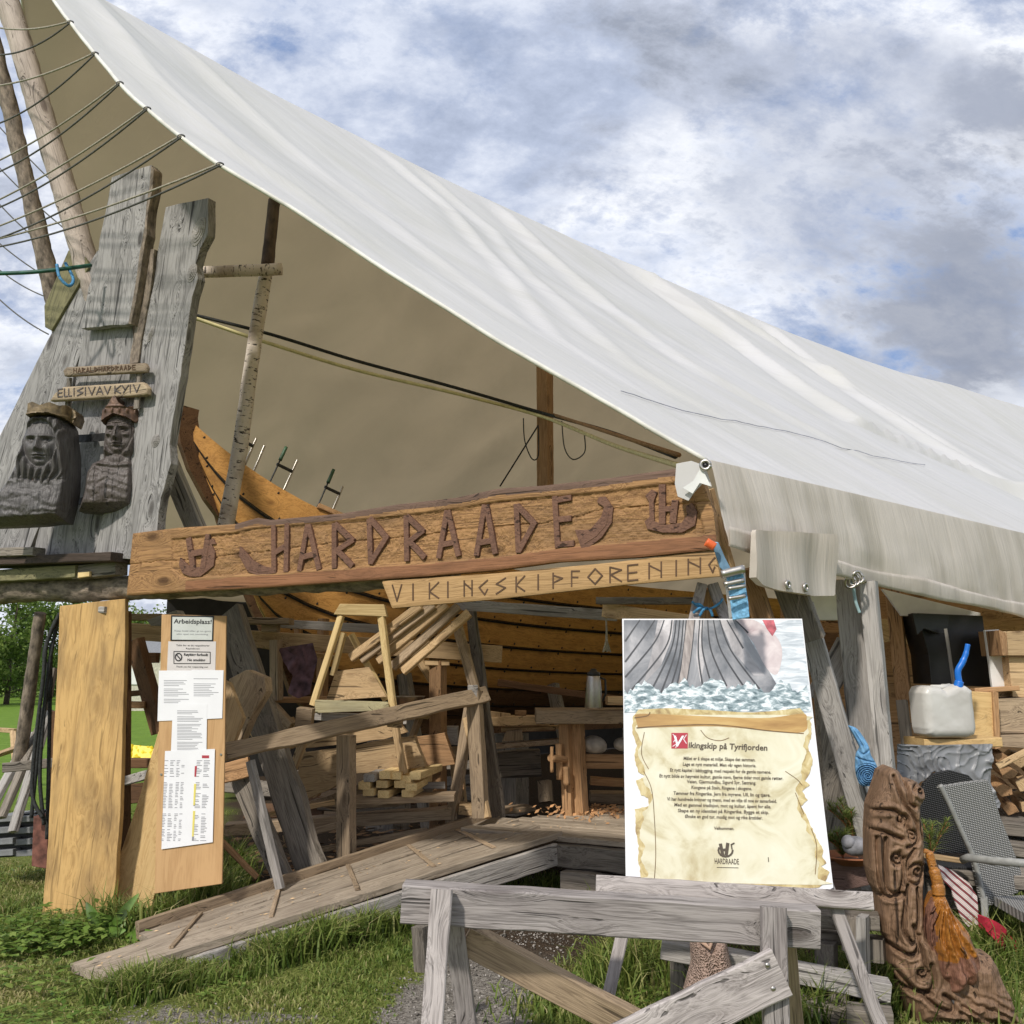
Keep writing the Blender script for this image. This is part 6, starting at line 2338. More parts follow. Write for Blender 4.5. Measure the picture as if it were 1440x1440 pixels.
# small timber stack on the lawn at far left
for i, (a, b) in enumerate((((-20, 1025, 14), (22, 1028, 13.6)), ((-5, 1062, 12), (24, 1052, 12.4)), ((18, 1030, 13.4), (22, 1085, 12.6)))):
    tag(beamp('garden_rail', a, b, 6, .06, TAN), ['top rail of a low wooden frame on the lawn at the far left', 'lower rail of a low wooden frame on the lawn at the far left', 'upright of a low wooden frame on the lawn at the far left'][i], 'rail')
# ------------------------------------------------------------------ easel with the poster
_tl, _tr, _bl = W(875, 870, 5.0), W(1128, 870, 4.97), W(880, 1232, 4.62)
PP = Plane(_tl, (_tr - _tl).cross(_bl - _tl) * -1)
if PP.n.y > 0:
    PP = Plane(_tl, -PP.n)
PE = PP.off(-.045)
es = empty('easel', WG(1000, 1440, 0), 'grey wooden easel holding the poster, tied with blue cord at the top', 'easel')


def ebeam(name, a, b, wpx, t, mat, pl, parent, **kw):
    P, Q = pl.hit(*a), pl.hit(*b)
    s = (pl.scale(*a) + pl.scale(*b)) / 2
    return beam(name, P, Q, wpx * s, t, mat, parent, face=pl.n, **kw)


def to_ground(pl, a, b):
    """extend the picture line a-b in its plane down to the ground"""
    P, Q = pl.hit(*a), pl.hit(*b)
    return P + (Q - P) * ((P.z + .02) / (P.z - Q.z))


for (a, b) in (((987, 822), (893, 1236)), ((1002, 822), (1165, 1250))):
    P = PE.hit(*a)
    Q = to_ground(PE, a, b)
    beam('leg', P, Q, 15 * PE.scale(*a), .035, GREYW, es, face=PE.n)
P = PE.off(-.03).hit(994, 828)
beam('back_leg', P, Vector((P.x - .03, P.y + .75, 0)), .05, .04, BROWN, es)
ebeam('crossbar', (838, 1243), (1226, 1268), 24, .05, GREYW, PP.off(-.005), es)
mb = MB()
pc = PE.off(.035)
mb.tube(smooth_pts([pc.hit(*q) for q in ((973, 846), (984, 854), (998, 856), (1012, 848), (1016, 842))]), .006)
for q in (((992, 855), (975, 862)), ((994, 855), (984, 866)), ((996, 856), (1002, 866)), ((990, 856), (978, 850))):
    mb.tube(smooth_pts([pc.hit(*q[0]), pc.off(.02).hit((q[0][0] + q[1][0]) / 2, (q[0][1] + q[1][1]) / 2 - 3), pc.hit(*q[1])]), .007)
mb.build('cord', BLUEROPE, None, es, smooth=True)

po = empty('poster', PP.hit(1020, 1240), 'tall poster with a ship prow photo above a yellowed scroll of text', 'poster')
slab('board', PP, [(875, 870), (1128, 870), (1172, 1248), (1165, 1252), (880, 1232)], .012, simple('poster_white', (.80, .80, .82), .35, 0, .01, 4, .0), po, (0, 1), bevel=.001)
PM = PP.mat()


def print_noise(name, cols, scale, detail=8, dist=1.0, stretch=(1, 1, 1), rough=.4, gloss=.35):
    m, t, p = newmat(name)
    tc = nn(t, 'ShaderNodeTexCoord')
    mp = nn(t, 'ShaderNodeMapping')
    mp.inputs['Scale'].default_value = stretch
    t.links.new(tc.outputs['Object'], mp.inputs[0])
    n = nn(t, 'ShaderNodeTexNoise')
    n.inputs['Scale'].default_value = scale
    n.inputs['Detail'].default_value = detail
    n.inputs['Roughness'].default_value = .6
    n.inputs['Distortion'].default_value = dist
    t.links.new(mp.outputs[0], n.inputs[0])
    r = ramp(t, n.outputs[0], cols)
    t.links.new(r.outputs[0], p.inputs['Base Color'])
    p.inputs['Roughness'].default_value = gloss
    return m


PSEA = print_noise('printed_sea', [(.35, (.42, .47, .52)), (.55, (.68, .72, .76)), (.7, (.85, .87, .9))], 9, 8, .6, (1, 5, 1))
PHUL = print_noise('printed_hull', [(.30, (.06, .065, .075)), (.46, (.17, .18, .20)), (.60, (.34, .34, .36)), (.75, (.62, .60, .61))], 4.5, 10, .5, (1, .8, 1))
PHUL2 = print_noise('printed_hull_light', [(.30, (.20, .195, .205)), (.5, (.42, .40, .41)), (.7, (.70, .67, .68))], 7, 8, .8)
PSTEM = print_noise('printed_stem', [(.3, (.22, .19, .18)), (.6, (.42, .37, .35)), (.8, (.6, .56, .54))], 12, 8, .5, (6, 1, 1))
PSEAM = simple('printed_seam', (.055, .058, .065), .4, 0, .1, 8, 0)
PFOAM = print_noise('printed_foam', [(.36, (.10, .15, .17)), (.48, (.30, .38, .41)), (.56, (.66, .72, .75)), (.66, (.9, .92, .93))], 22, 12, .5, (1, 2.2, 1))
PINK = print_noise('printed_pink_hull', [(.35, (.45, .36, .37)), (.6, (.68, .60, .60)), (.75, (.8, .75, .75))], 8, 7, .6)
PRED = simple('printed_red', (.42, .10, .12), .4, 0, .3, 30, 0)
PARCH = print_noise('printed_parchment', [(.25, (.36, .27, .13)), (.40, (.56, .50, .32)), (.52, (.68, .64, .47)), (.75, (.76, .74, .60))], 5.5, 9, 1.0)
PARCHE = print_noise('printed_parchment_edge', [(.30, (.26, .16, .06)), (.5, (.54, .43, .20)), (.7, (.70, .62, .38))], 16, 8, 1.0)
PROLL = print_noise('printed_roll', [(.3, (.30, .16, .05)), (.55, (.50, .31, .11)), (.75, (.66, .48, .20))], 5, 7, .5, (.5, 3, 1))
PSHAD = simple('printed_dark_line', (.16, .09, .03), .5, 0, .2, 20, 0)


class Print:
    """one printed layer after another, a fraction of a millimetre apart"""

    def __init__(s, name, mats, parent):
        s.mb = MB()
        s.mats = mats
        s.name = name
        s.par = parent

    def poly(s, pts, z, mi):
        s.mb.flat([PP.uv(*p) for p in pts], z, mi)

    def line(s, pts, w, z, mi, w1=None):
        P = [Vector(PP.uv(*p)) for p in pts]
        n = len(P)
        sc = PP.scale(*pts[0])
        w1 = w if w1 is None else w1
        L, R = [], []
        for i, p in enumerate(P):
            d = (P[min(i + 1, n - 1)] - P[max(i - 1, 0)]).normalized()
            k = (w + (w1 - w) * i / (n - 1)) * sc / 2
            o = Vector((-d.y, d.x)) * k
            L.append(p + o)
            R.append(p - o)
        vs = [(q.x, q.y, z) for q in L + R]
        s.mb.add(vs, [(i, n + i, n + i + 1, i + 1) for i in range(n - 1)], mi)

    def done(s):
        return s.mb.build(s.name, s.mats, PM, s.par)


def curve2(pts, n=8):
    return [(p.x, p.y) for p in smooth_pts([Vector((q[0], q[1], 0)) for q in pts], n)]


pr = Print('ship_photo', [PSEA, PHUL, PHUL2, PSTEM, PSEAM, PFOAM, PINK, PRED], po)
pr.poly([(877, 872), (1127, 872), (1142, 1002), (1100, 1006), (878, 1006)], .0006, 0)
pr.poly([(877, 872), (1040, 872), (1052, 895), (1070, 925), (1092, 962), (1080, 985), (878, 985)], .0010, 1)
pr.poly(curve2([(1035, 872), (1060, 872), (1080, 885), (1095, 900), (1100, 920), (1093, 948), (1078, 940), (1060, 905)], 4), .0013, 6)
pr.poly([(1072, 872), (1088, 872), (1092, 885), (1086, 895), (1078, 884)], .0016, 7)
pr.poly([(925, 872), (948, 872), (944, 900), (930, 935), (905, 962), (915, 925)], .0013, 2)
pr.poly([(982, 872), (990, 872), (986, 905), (990, 935), (985, 960), (979, 925)], .0013, 2)
pr.poly([(1012, 872), (1030, 872), (1050, 915), (1075, 950), (1060, 950), (1030, 915)], .0013, 2)
for pts in (((900, 872), (890, 886), (877, 898)), ((921, 872), (905, 896), (878, 922)), ((934, 872), (920, 904), (884, 940)), ((945, 872), (935, 912), (898, 958)), ((951, 872), (943, 915), (918, 966)), ((956, 872), (949, 920), (930, 972)), ((961, 872), (955, 925), (940, 975)), ((965, 872), (959, 930), (948, 978)),
            ((984, 872), (982, 920), (988, 962)), ((988, 872), (988, 915), (1000, 960)), ((995, 872), (1000, 915), (1016, 952)), ((1003, 872), (1014, 915), (1040, 956)), ((1012, 872), (1028, 915), (1060, 958)), ((1022, 872), (1045, 912), (1084, 962)), ((1034, 872), (1052, 890), (1092, 930))):
    pts = pts[:-1] + ((pts[-1][0] + (pts[-1][0] - pts[-2][0]) * .35, pts[-1][1] + (pts[-1][1] - pts[-2][1]) * .35),)
    pts = tuple((max(879, q[0]), q[1]) for q in pts) if pts[0][0] < 1020 else pts[:-1]
    pr.line(curve2(pts), 1.6, .0020, 4, 2.6)
pr.poly([(966, 872), (978, 872), (974, 905), (968, 945), (960, 982), (950, 982), (958, 940)], .0024, 3)
pr.line(curve2(((977, 872), (972, 920), (962, 980))), 1.2, .0028, 4)
rs = random.Random(8)
top = [(x, 966 + 7 * math.sin(x * .13) + rs.uniform(-4, 4) - (6 if 960 < x < 1040 else 0)) for x in range(878, 1136, 4)]
pr.poly(top + [(1141, 1000), (878, 1002)], .0032, 5)
pr.done()
pr = Print('scroll_print', [PARCH, PARCHE, PROLL, PSHAD], po)
rs = random.Random(3)


def ragged(a, b, n, amp):
    out = []
    for i in range(n + 1):
        t = i / n
        k = rs.uniform(-1, 1) * amp * (1 if i % 3 else 2.0)
        out.append((a[0] + (b[0] - a[0]) * t + k, a[1] + (b[1] - a[1]) * t + rs.uniform(-1, 1)))
    return out


right = [(1140, 1015), (1141, 1035), (1136, 1050), (1143, 1070), (1138, 1088), (1132, 1098), (1139, 1104), (1128, 1112), (1135, 1125), (1126, 1134), (1133, 1145), (1139, 1160), (1148, 1178), (1158, 1196), (1156, 1204), (1162, 1214), (1154, 1218), (1166, 1226), (1160, 1240), (1152, 1248)]
left = [(903, 1243), (900, 1222), (897, 1210), (898, 1190), (894, 1170), (893, 1138), (912, 1134), (911, 1122), (902, 1118), (894, 1098), (908, 1092), (898, 1086), (892, 1066), (895, 1048), (889, 1030), (890, 1008)]
outl = [(898, 998)] + curve2([(940, 996), (1000, 999), (1060, 1002), (1125, 996)], 3) + right + curve2([(1100, 1252), (1020, 1248), (950, 1244), (906, 1238)], 3) + left
_o = []
for i in range(len(outl)):
    a_, b_ = outl[i], outl[(i + 1) % len(outl)]
    L_ = math.hypot(b_[0] - a_[0], b_[1] - a_[1])
    k_ = max(1, int(L_ / 3))
    for j in range(k_):
        t_ = j / k_
        x_, y_ = a_[0] + (b_[0] - a_[0]) * t_, a_[1] + (b_[1] - a_[1]) * t_
        w_ = 1.3 if 1010 < y_ < 1238 else .3
        _o.append((x_ + w_ * mnoise.noise(Vector((x_ * .3, y_ * .3, 0))) + rs.uniform(-.35, .35), y_ + w_ * mnoise.noise(Vector((x_ * .3, y_ * .3, 7)))))
outl = _o
pr.poly(outl, .0036, 1)
cx, cy = 1018, 1125


def inset(p, k):
    return (cx + (p[0] - cx) * k, cy + (p[1] - cy) * (k + .012))


right2 = [(x - 5 - 3 * math.sin(y * .2), y) for x, y in curve2([(1139, 1015), (1136, 1060), (1126, 1115), (1128, 1140), (1150, 1190), (1157, 1244)], 5)]
left2 = [(x + 4 + 3 * math.sin(y * .17), y) for x, y in curve2([(905, 1238), (900, 1200), (898, 1150), (912, 1130), (899, 1080), (893, 1030), (893, 1010)], 5)]
_in = []
for (x_, y_) in curve2([(905, 1006), (1125, 1006)] + right2 + left2, 3):
    _in.append((x_ + 3.0 * mnoise.noise(Vector((x_ * .12, y_ * .12, 3))), y_ + (2.0 * mnoise.noise(Vector((x_ * .12, y_ * .12, 8))) if y_ > 1015 else 0)))
pr.poly(_in, .0042, 0)
pr.poly(curve2([(893, 1008), (900, 1004), (960, 1006), (1020, 1009), (1080, 1010), (1128, 1004), (1134, 1012), (1130, 1030), (1080, 1028), (1010, 1022), (940, 1023), (897, 1024)], 3), .0048, 2)
pr.line(curve2([(895, 1024), (940, 1021), (1010, 1020), (1080, 1028), (1130, 1032)]), 2.0, .0053, 3, 1.4)
pr.line(curve2([(892, 1010), (910, 1007), (914, 1002)]), 1.6, .0053, 3)
for pts in (((985, 1027), (995, 1038), (1012, 1042), (1025, 1038)), ((905, 1085), (916, 1110), (920, 1150), (922, 1200), (920, 1238)), ((906, 1030), (902, 1060), (912, 1082)), ((1104, 1085), (1120, 1096), (1128, 1105)), ((1118, 1115), (1128, 1140), (1130, 1145)), ((1140, 1165), (1148, 1190), (1146, 1230))):
    pr.line(curve2(pts), 1.0, .0053, 3)
pr.done()
mb = MB()
mb.prism([PP.uv(*q) for q in ((944, 1031), (967, 1031), (967, 1053), (944, 1053))], .004, .0052, 1)
put_text(mb, PP, 'V', (948, 1050), (963, 1050), 15, .0066, 2, .02, .2)
for q in (((946, 1033), (951, 1038), (947, 1044)), ((965, 1034), (961, 1040), (965, 1046)), ((946, 1050), (952, 1046), (950, 1052))):
    stroke(mb, [PP.uv(*c) for c in q], .9 * PP.scale(950, 1040), .005, .0062, 2)
put_text(mb, PP, 'ikingskip på Tyrifjorden', (968, 1052), (1079, 1056), 8.2, .0062, 0, .022, .12)
LN = ['Målet er å skape et miljø. Skape det sammen.', 'Lage et nytt materiell. Men vår egen historie.', 'Et nytt kapitel i båtbygging, med respekt for de gamle navnene.',
      'Et nytt bilde av høyreist kultur, gamle navn, fjerne tider mot gamle røtter.', 'Veien, Gjermundbu, Sigurd Syr, Sætrang.', 'Kongene på Stein, Ringene i skogene.',
      'Tømmer fra Ringerike. Jern fra myrene. Ull, lin og tjære.', 'Vi har hundrede kvinner og menn, med en vilje til noe av samarbeid.',
      'Med en gammel tradisjon, mot og kultur, åpent for alle.', 'Skape en ny identitet på Ringerike. Bygge et skip.', 'Ønske en god tur, modig mot og rike årstider.']
SPN = [(961, 1062), (960, 1063), (942, 1084), (927, 1101), (966, 1063), (972, 1057), (947, 1083), (938, 1092), (948, 1084), (953, 1081), (963, 1072)]
for i, (tx, (xa, xb)) in enumerate(zip(LN, SPN)):
    y = 1069 + i * 8.15
    put_text(mb, PP, tx, (xa, y), (xb, y + (xb - xa) * .022), 4.7, .0062, 0, .018, .12)
put_text(mb, PP, 'Velkommen.', (1004, 1167), (1032, 1167.6), 4.2, .0062, 0, .02, .1)
put_text(mb, PP, 'HARDRAADE', (1005, 1215), (1039, 1215.8), 7.5, .0062, 0, .01)
stroke(mb, [PP.uv(1008, 1220), PP.uv(1038, 1220.6)], .7 * PP.scale(1000, 1200), .0045, .006, 0)
for q, w in ((((1013, 1188), (1016, 1202)), 4.5), (((1023, 1187), (1021, 1202)), 4.5), (((1014, 1196), (1022, 1195)), 3.5)):
    stroke(mb, [PP.uv(*c) for c in q], w * PP.scale(1000, 1200), .0045, .0062, 0)
arc = [(1020 - 10 * math.cos(t), 1196 + 9 * math.sin(t)) for t in [k * math.pi / 8 for k in range(-1, 9)]]
stroke(mb, [PP.uv(*c) for c in arc], 2.4 * PP.scale(1000, 1200), .0045, .0064, 0)
stroke(mb, [PP.uv(*c) for c in ((1029, 1194), (1028, 1188), (1032, 1186))], 1.8 * PP.scale(1000, 1200), .0045, .0066, 0)
stroke(mb, [PP.uv(*c) for c in ((1080, 1206), (1080.5, 1212))], .9 * PP.scale(1000, 1200), .0045, .006, 0)
mb.build('lettering', [simple('gothic_ink', (.08, .06, .04), .6, 0, 0, 5, 0), INKR, PAPER], PM, po)

# ------------------------------------------------------------------ foreground sawhorse
sh = empty('sawhorse', W(850, 1500, 4.2), 'large weathered sawhorse with diagonal braces in the foreground below the poster', 'sawhorse')
beamp('top_beam', (567, 1267, 4.18), (1149, 1303, 4.12), 49, .11, GREYW, sh, warp=.002)


def leg(name, a, gx, D2, wpx, t, mat, parent, **kw):
    A = W(*a)
    y = 720 + FPX * math.tan(math.atan(CAMZ / D2) + PITCH)
    B = W(gx, y, D2)
    return beam(name, A, B, wpx * a[2] / FPX, t, mat, parent, face=(0, -1, .1), **kw)


leg('leg', (622, 1250, 4.06), 598, 3.95, 28, .07, GREYW, sh)
leg('leg', (634, 1272, 4.27), 664, 4.55, 27, .06, GREYW, sh)
leg('leg', (1087, 1275, 4.02), 1094, 3.95, 33, .05, GREYW, sh)
leg('leg', (1102, 1300, 4.22), 1122, 4.5, 24, .05, GREYTAN, sh)
P1, P2 = W(1098, 1366, 3.96), W(830, 1496, 3.93)
br = beam('front_brace', P1, P2, .17, .045, GREYW, sh, face=(0, -1, .1), warp=.002)
beamp('back_brace', (655, 1318, 4.36), (960, 1478, 4.40), 40, .06, GREYTAN, sh)
for (x, y) in ((1079, 1357), (1087, 1390)):
    mb = MB()
    c = W(x, y, 3.935)
    mb.lathe([(.0, 0), (.010, 0), (.010, .004), (.006, .007), (0, .008)], 10)
    mb.build('bolt', STEEL, Matrix.Translation(c) @ Matrix.Rotation(math.pi / 2, 4, 'X'), sh, smooth=True)
tag(beamp('grey_stub', (596, 1300, 4.75), (600, 1362, 4.75), 18, .12, GREYD), 'dark grey beam end just behind the left leg of the sawhorse', 'beam')

# pallet pile behind the easel feet
pa = empty('wooden_pallets', W(1150, 1440, 4.9), 'pile of grey wooden pallets behind the right end of the sawhorse', 'pallet')
for (a, b, w, t) in (((930, 1332, 4.95), (1250, 1392, 4.8), 24, .10), ((1050, 1395, 4.9), (1245, 1440, 4.75), 22, .10), ((1120, 1290, 5.1), (1236, 1296, 5.0), 18, .12), ((930, 1300, 5.15), (1180, 1318, 5.1), 14, .10), ((1190, 1432, 4.7), (1255, 1440, 4.65), 34, .12)):
    beamp('deck_board', a, b, w, t, GREYD if w != 24 else GREY, pa, wane=.006)
for (x, y0, y1, D, w) in ((1200, 1290, 1335, 4.95, 26), (1213, 1288, 1390, 4.9, 13), (1162, 1325, 1440, 5.0, 24), (1232, 1318, 1350, 5.05, 22), (1180, 1385, 1440, 4.85, 22), (1002, 1310, 1400, 5.15, 24), (960, 1320, 1410, 5.2, 26), (1238, 1385, 1420, 4.9, 20)):
    beamp('block', (x, y0, D), (x + 1, y1, D), w, .11, GREY if w < 20 else GREYD, pa)
ms = empty('mesh_sack', W(995, 1400, 4.72), 'pinkish brown mesh sack hanging behind the sawhorse beam', 'sack')
PSK = DP(4.72)
m, t, p = newmat('sack_mesh')
tc = nn(t, 'ShaderNodeTexCoord')
vo = nn(t, 'ShaderNodeTexVoronoi')
vo.inputs['Scale'].default_value = 130
t.links.new(tc.outputs['Object'], vo.inputs[0])
t.links.new(ramp(t, vo.outputs['Distance'], [(.2, (.16, .10, .075)), (.6, (.45, .32, .26))]).outputs[0], p.inputs['Base Color'])
bm = nn(t, 'ShaderNodeBump')
bm.inputs['Distance'].default_value = .01
t.links.new(vo.outputs['Distance'], bm.inputs['Height'])
t.links.new(bm.outputs[0], p.inputs['Normal'])
relief('sack_body', PSK, [(972, 1318), (1020, 1318), (1030, 1362), (1034, 1400), (1020, 1408), (962, 1402), (964, 1392), (974, 1355)], lambda X, Y, d: .07 * np.sqrt(np.clip(d / .06, 0, 1)) + .012 * np.sin(X * 60 + Y * 8) * np.clip(d / .03, 0, 1), .05, .008, [m], ms)
mb = MB()
mb.tube([W(985, 1322, 4.66), W(998, 1334, 4.65), W(1002, 1318, 4.66)], .01)
mb.build('tie', simple('sack_tie', (.45, .3, .22), .8), None, ms, smooth=True)

# ------------------------------------------------------------------ blue ratchet strap at the corner
rk = empty('ratchet_strap', W(1030, 830, 4.9), 'blue ratchet buckle with an orange grip hanging at the canopy corner', 'ratchet')
pole('grip', W(993, 762, 4.62), W(1005, 769, 4.62), .020, .020, ORANGE, rk, 12, 0, 0)
mb = MB()
PR = Plane(W(1020, 800, 4.66), norm((-.25, -1, 0)))
mb.prism([PR.uv(*q) for q in [(1000, 762), (1010, 762), (1020, 785), (1028, 800), (1020, 806), (1012, 798)]], -.03, .0, 0, PR.mat())
mb.build('lever', BLUEM, None, rk, bevel=.004)
pole('spool', W(1014, 808, 4.62), W(1046, 800, 4.62), .020, .020, STEEL, rk, 12, 0, 0)
pole('axle', W(1018, 822, 4.62), W(1046, 816, 4.62), .012, .012, STEEL, rk, 10, 0, 0)
for q in ([(1017, 800), (1023, 798), (1031, 868), (1025, 870)], [(1041, 795), (1047, 795), (1051, 858), (1046, 864)]):
    mb = MB()
    mb.prism([PR.uv(*c) for c in q], -.035, -.005, 0, PR.mat())
    mb.build('side_plate', STEEL, None, rk, bevel=.002)
slab('strap', PR.off(.004), [(1020, 802), (1043, 797), (1047, 815), (1052, 845), (1054, 868), (1030, 872), (1026, 840)], .02, BLUESTRAP, rk)
for y in (828, 842):
    pole('bar', W(1024, y, 4.60), W(1048, y - 4, 4.60), .009, .009, STEEL, rk, 8, 0, 0)
tag(beamp('corner_brace', (992, 690, 4.98), (1022, 800, 5.05), 20, .08, TAN), 'tan brace under the canopy corner at the right end of the signs', 'brace')
tag(beamp('corner_post', (1050, 800, 5.25), (1085, 905, 5.3), 26, .09, BROWN), 'brown board behind the ratchet strap', 'board')
tag(beamp('corner_strut', (1100, 800, 5.4), (1140, 900, 5.45), 40, .08, GREYD), 'dark slanting board under the loose patch above the poster', 'board')

# ------------------------------------------------------------------ posts under the right eave
tag(beamp('eave_post', (1200, 815, 5.95), (1238, 1250, 5.95), 46, .10, GREY, warp=.003), 'wide grey eave post behind the blue webbing', 'post', 'posts under the right eave')
tag(beamp('eave_post', (1221, 818, 5.82), (1262, 1260, 5.82), 22, .10, GREY), 'narrow pale grey eave post, right of the wide one', 'post', 'posts under the right eave')
tag(beamp('diagonal_brace', (1128, 850, 5.6), (1232, 1210, 5.5), 30, .05, GREY), 'long grey brace slanting down right past the poster edge', 'brace')
tag(beamp('crossing_board', (1195, 905, 6.05), (1150, 985, 6.05), 36, .04, GREY), 'short grey board crossing behind the long slanting brace', 'board')
tag(slab('low_board', DP(6.0, 15), [(1150, 970), (1175, 1000), (1235, 1180), (1235, 1230), (1168, 1230)], .05, GREYD, None, (.3, 1)), 'dark board low behind the poster right edge', 'board')
rope('shackle_rope', smooth_pts([W(1196, 806, 5.72), W(1199, 820, 5.7), W(1203, 845, 5.72), W(1209, 862, 5.72)]), .009, simple('pale_cyan_cord', (.35, .5, .52), .7), 'pale cyan cord end hanging from the ring on the eave', 'cord')
mb = MB()
for k in range(3):
    c = W(1196 + k * 5, 818 - k * 3, 5.66)
    mb.tube([c + Vector((.030 * math.cos(t), .01 * math.sin(t * 2), .034 * math.sin(t))) for t in [i * .5236 for i in range(13)]], .008, 6)
tag(mb.build('steel_ring', STEEL, None, None, smooth=True), 'steel shackle ring at the bottom hem of the canopy', 'ring')
# blue webbing coil
bw = empty('blue_webbing', W(1215, 1100, 5.7), 'coiled blue webbing strap hanging on the wide grey eave post', 'strap')
PW = Plane(W(1213, 1060, 5.38), norm((-.3, -1, 0)))


def ribbon(name, pts, wpx, depth, mat, parent, z=.0):
    mb = MB()
    P = curve2(pts, 5)
    n = len(P)
    top = []
    for i, p in enumerate(P):
        d = Vector((P[min(i + 1, n - 1)][0] - P[max(i - 1, 0)][0], P[min(i + 1, n - 1)][1] - P[max(i - 1, 0)][1])).normalized()
        o = Vector((-d.y, d.x)) * wpx / 2
        top.append((PW.uv(p[0] + o.x, p[1] + o.y), PW.uv(p[0] - o.x, p[1] - o.y), z + .010 * math.sin(i * .9)))
    vs = []
    for a, b, zz in top:
        vs += [(a[0], a[1], zz + depth), (b[0], b[1], zz + depth * .8), (b[0], b[1], zz), (a[0], a[1], zz)]
    fs = []
    for i in range(n - 1):
        for k in range(4):
            fs.append((i * 4 + k, i * 4 + 4 + k, i * 4 + 4 + (k + 1) % 4, i * 4 + (k + 1) % 4))
    fs += [(0, 1, 2, 3), ((n - 1) * 4 + 3, (n - 1) * 4 + 2, (n - 1) * 4 + 1, (n - 1) * 4)]
    mb.add(vs, fs)
    return mb.build(name, mat, PW.mat(), parent, bevel=.002)


BWO = curve2([(1192, 1020), (1204, 1024), (1214, 1036), (1222, 1050), (1225, 1062), (1232, 1074), (1236, 1090), (1229, 1103), (1217, 1106), (1208, 1101), (1203, 1086), (1203, 1062), (1208, 1050), (1200, 1038)], 5)[:-5]


def web_h(X, Y, d):
    h = .035 * np.sqrt(np.clip(d / .03, 0, 1))
    for q in ([(1204, 1026), (1213, 1040), (1219, 1050)], [(1203, 1052), (1214, 1060), (1227, 1050)], [(1203, 1064), (1214, 1068), (1230, 1072)], [(1208, 1066), (1208, 1084), (1210, 1096)], [(1198, 1024), (1208, 1040), (1212, 1048)]):
        h = h - .012 * np.exp(-(line_dist([PW.uv(*c) for c in curve2(q, 4)], X, Y) / .004) ** 2)
    c = PW.uv(1220, 1090)
    r = np.hypot(X - c[0], Y - c[1])
    a = np.arctan2(Y - c[1], X - c[0])
    h = h + np.where(r < .062, .010 * np.sin(r * 620 - a), 0) + .003 * np.sin((X + Y * .4) * 260)
    return h


relief('strap_bundle', PW, BWO, web_h, .02, .003, [simple('soft_blue_webbing', (.13, .30, .50), .75, 0, .15, 25, .2)], bw)
tag(slab('white_panel', DP(6.6, 10), [(1130, 832), (1180, 834), (1180, 872), (1132, 872)], .05, WHITEP), 'white panel under the canopy just above the poster right corner', 'panel')
tag(slab('plank_backwall', DP(8.7, 5), [(1100, 815), (1600, 815), (1600, 1110), (1100, 1110)], .05, BROWN, None, (1, 0)), 'brown plank wall in the shade behind the eave posts', 'wall')
tag(slab('curved_board', DP(8.3, 20), [(1236, 870), (1290, 872), (1310, 900), (1325, 940), (1318, 945), (1295, 915), (1262, 900), (1236, 905)], .05, TAN, None, (1, -.3)), 'curved tan board in the shade behind the orange post', 'board')
tag(slab('dark_hatch', DP(7.9, 10), [(1143, 888), (1178, 890), (1182, 908), (1162, 942), (1150, 905)], .03, BROWND, None, (1, 0)), 'dark hexagonal opening seen above the crossing grey board', 'hatch')
tag(beamp('orange_post', (1255, 825, 7.6), (1272, 990, 7.6), 19, .09, BROWN), 'orange-brown post right of the grey eave posts', 'post')
tag(beamp('grey_stump_post', (1268, 985, 7.55), (1276, 1050, 7.5), 14, .08, GREYD), 'dark grey post foot below the orange-brown post', 'post')
tag(slab('white_ceiling_panel', DP(7.5), [(1240, 828), (1379, 862), (1379, 870), (1268, 866)], .03, WHITEP), 'long white panel tucked under the canopy edge at right', 'panel')
bk = empty('black_cupboard', W(1340, 965, 7.4), 'black cupboard with a dark sheet over it standing behind the water canister', 'cupboard')
slab('carcass', DP(7.4, 8), [(1290, 862), (1382, 866), (1394, 966), (1310, 962), (1306, 920)], .25, BLACKP, bk)
slab('hanging_sheet', DP(7.3, 8), [(1283, 862), (1335, 864), (1332, 890), (1322, 892), (1300, 884), (1290, 893)], .03, simple('black_sheet', (.02, .02, .022), .35), bk)
beamp('shelf_edge', (1330, 884, 7.25), (1342, 968, 7.25), 4, .03, GREY, bk)
tag(slab('white_door', DP(7.2), [(1385, 886), (1405, 885), (1424, 969), (1411, 971), (1396, 968)], .03, WHITEP), 'narrow white panel right of the black cupboard', 'panel')
cbn = empty('wooden_cabinet', W(1430, 1050, 7.1), 'rough wooden cabinet cut by the right frame edge', 'cabinet')
slab('upper_box', DP(7.05), [(1408, 888), (1500, 886), (1500, 922), (1410, 922)], .3, TAN, cbn, (1, 0))
slab('frame_board', DP(7.0), [(1405, 886), (1416, 890), (1418, 922), (1410, 922)], .32, BROWN, cbn, (0, 1))
slab('middle_panel', DP(7.1), [(1418, 924), (1500, 926), (1500, 982), (1424, 980)], .2, TAN, cbn, (1, 0))
slab('lower_board', DP(7.05), [(1398, 982), (1500, 980), (1500, 1030), (1404, 1032)], .3, GREYTAN, cbn, (1, 0))
slab('bottom_board', DP(7.0), [(1402, 1034), (1500, 1032), (1500, 1056), (1404, 1050)], .3, GREYTAN, cbn, (1, 0))
bx = empty('pine_crate', W(1388, 1040, 6.95), 'open pine crate just behind the white water canister', 'crate')
slab('front_board', DP(6.95), [(1364, 972), (1398, 974), (1402, 1040), (1368, 1038)], .03, FRESH, bx, (1, 0))
slab('side_board', DP(6.93), [(1396, 972), (1404, 974), (1408, 1052), (1400, 1054)], .3, BROWN, bx, (0, 1))
beamp('top_rim', (1362, 972, 7.1), (1424, 968, 7.1), 7, .2, BROWN, bx)
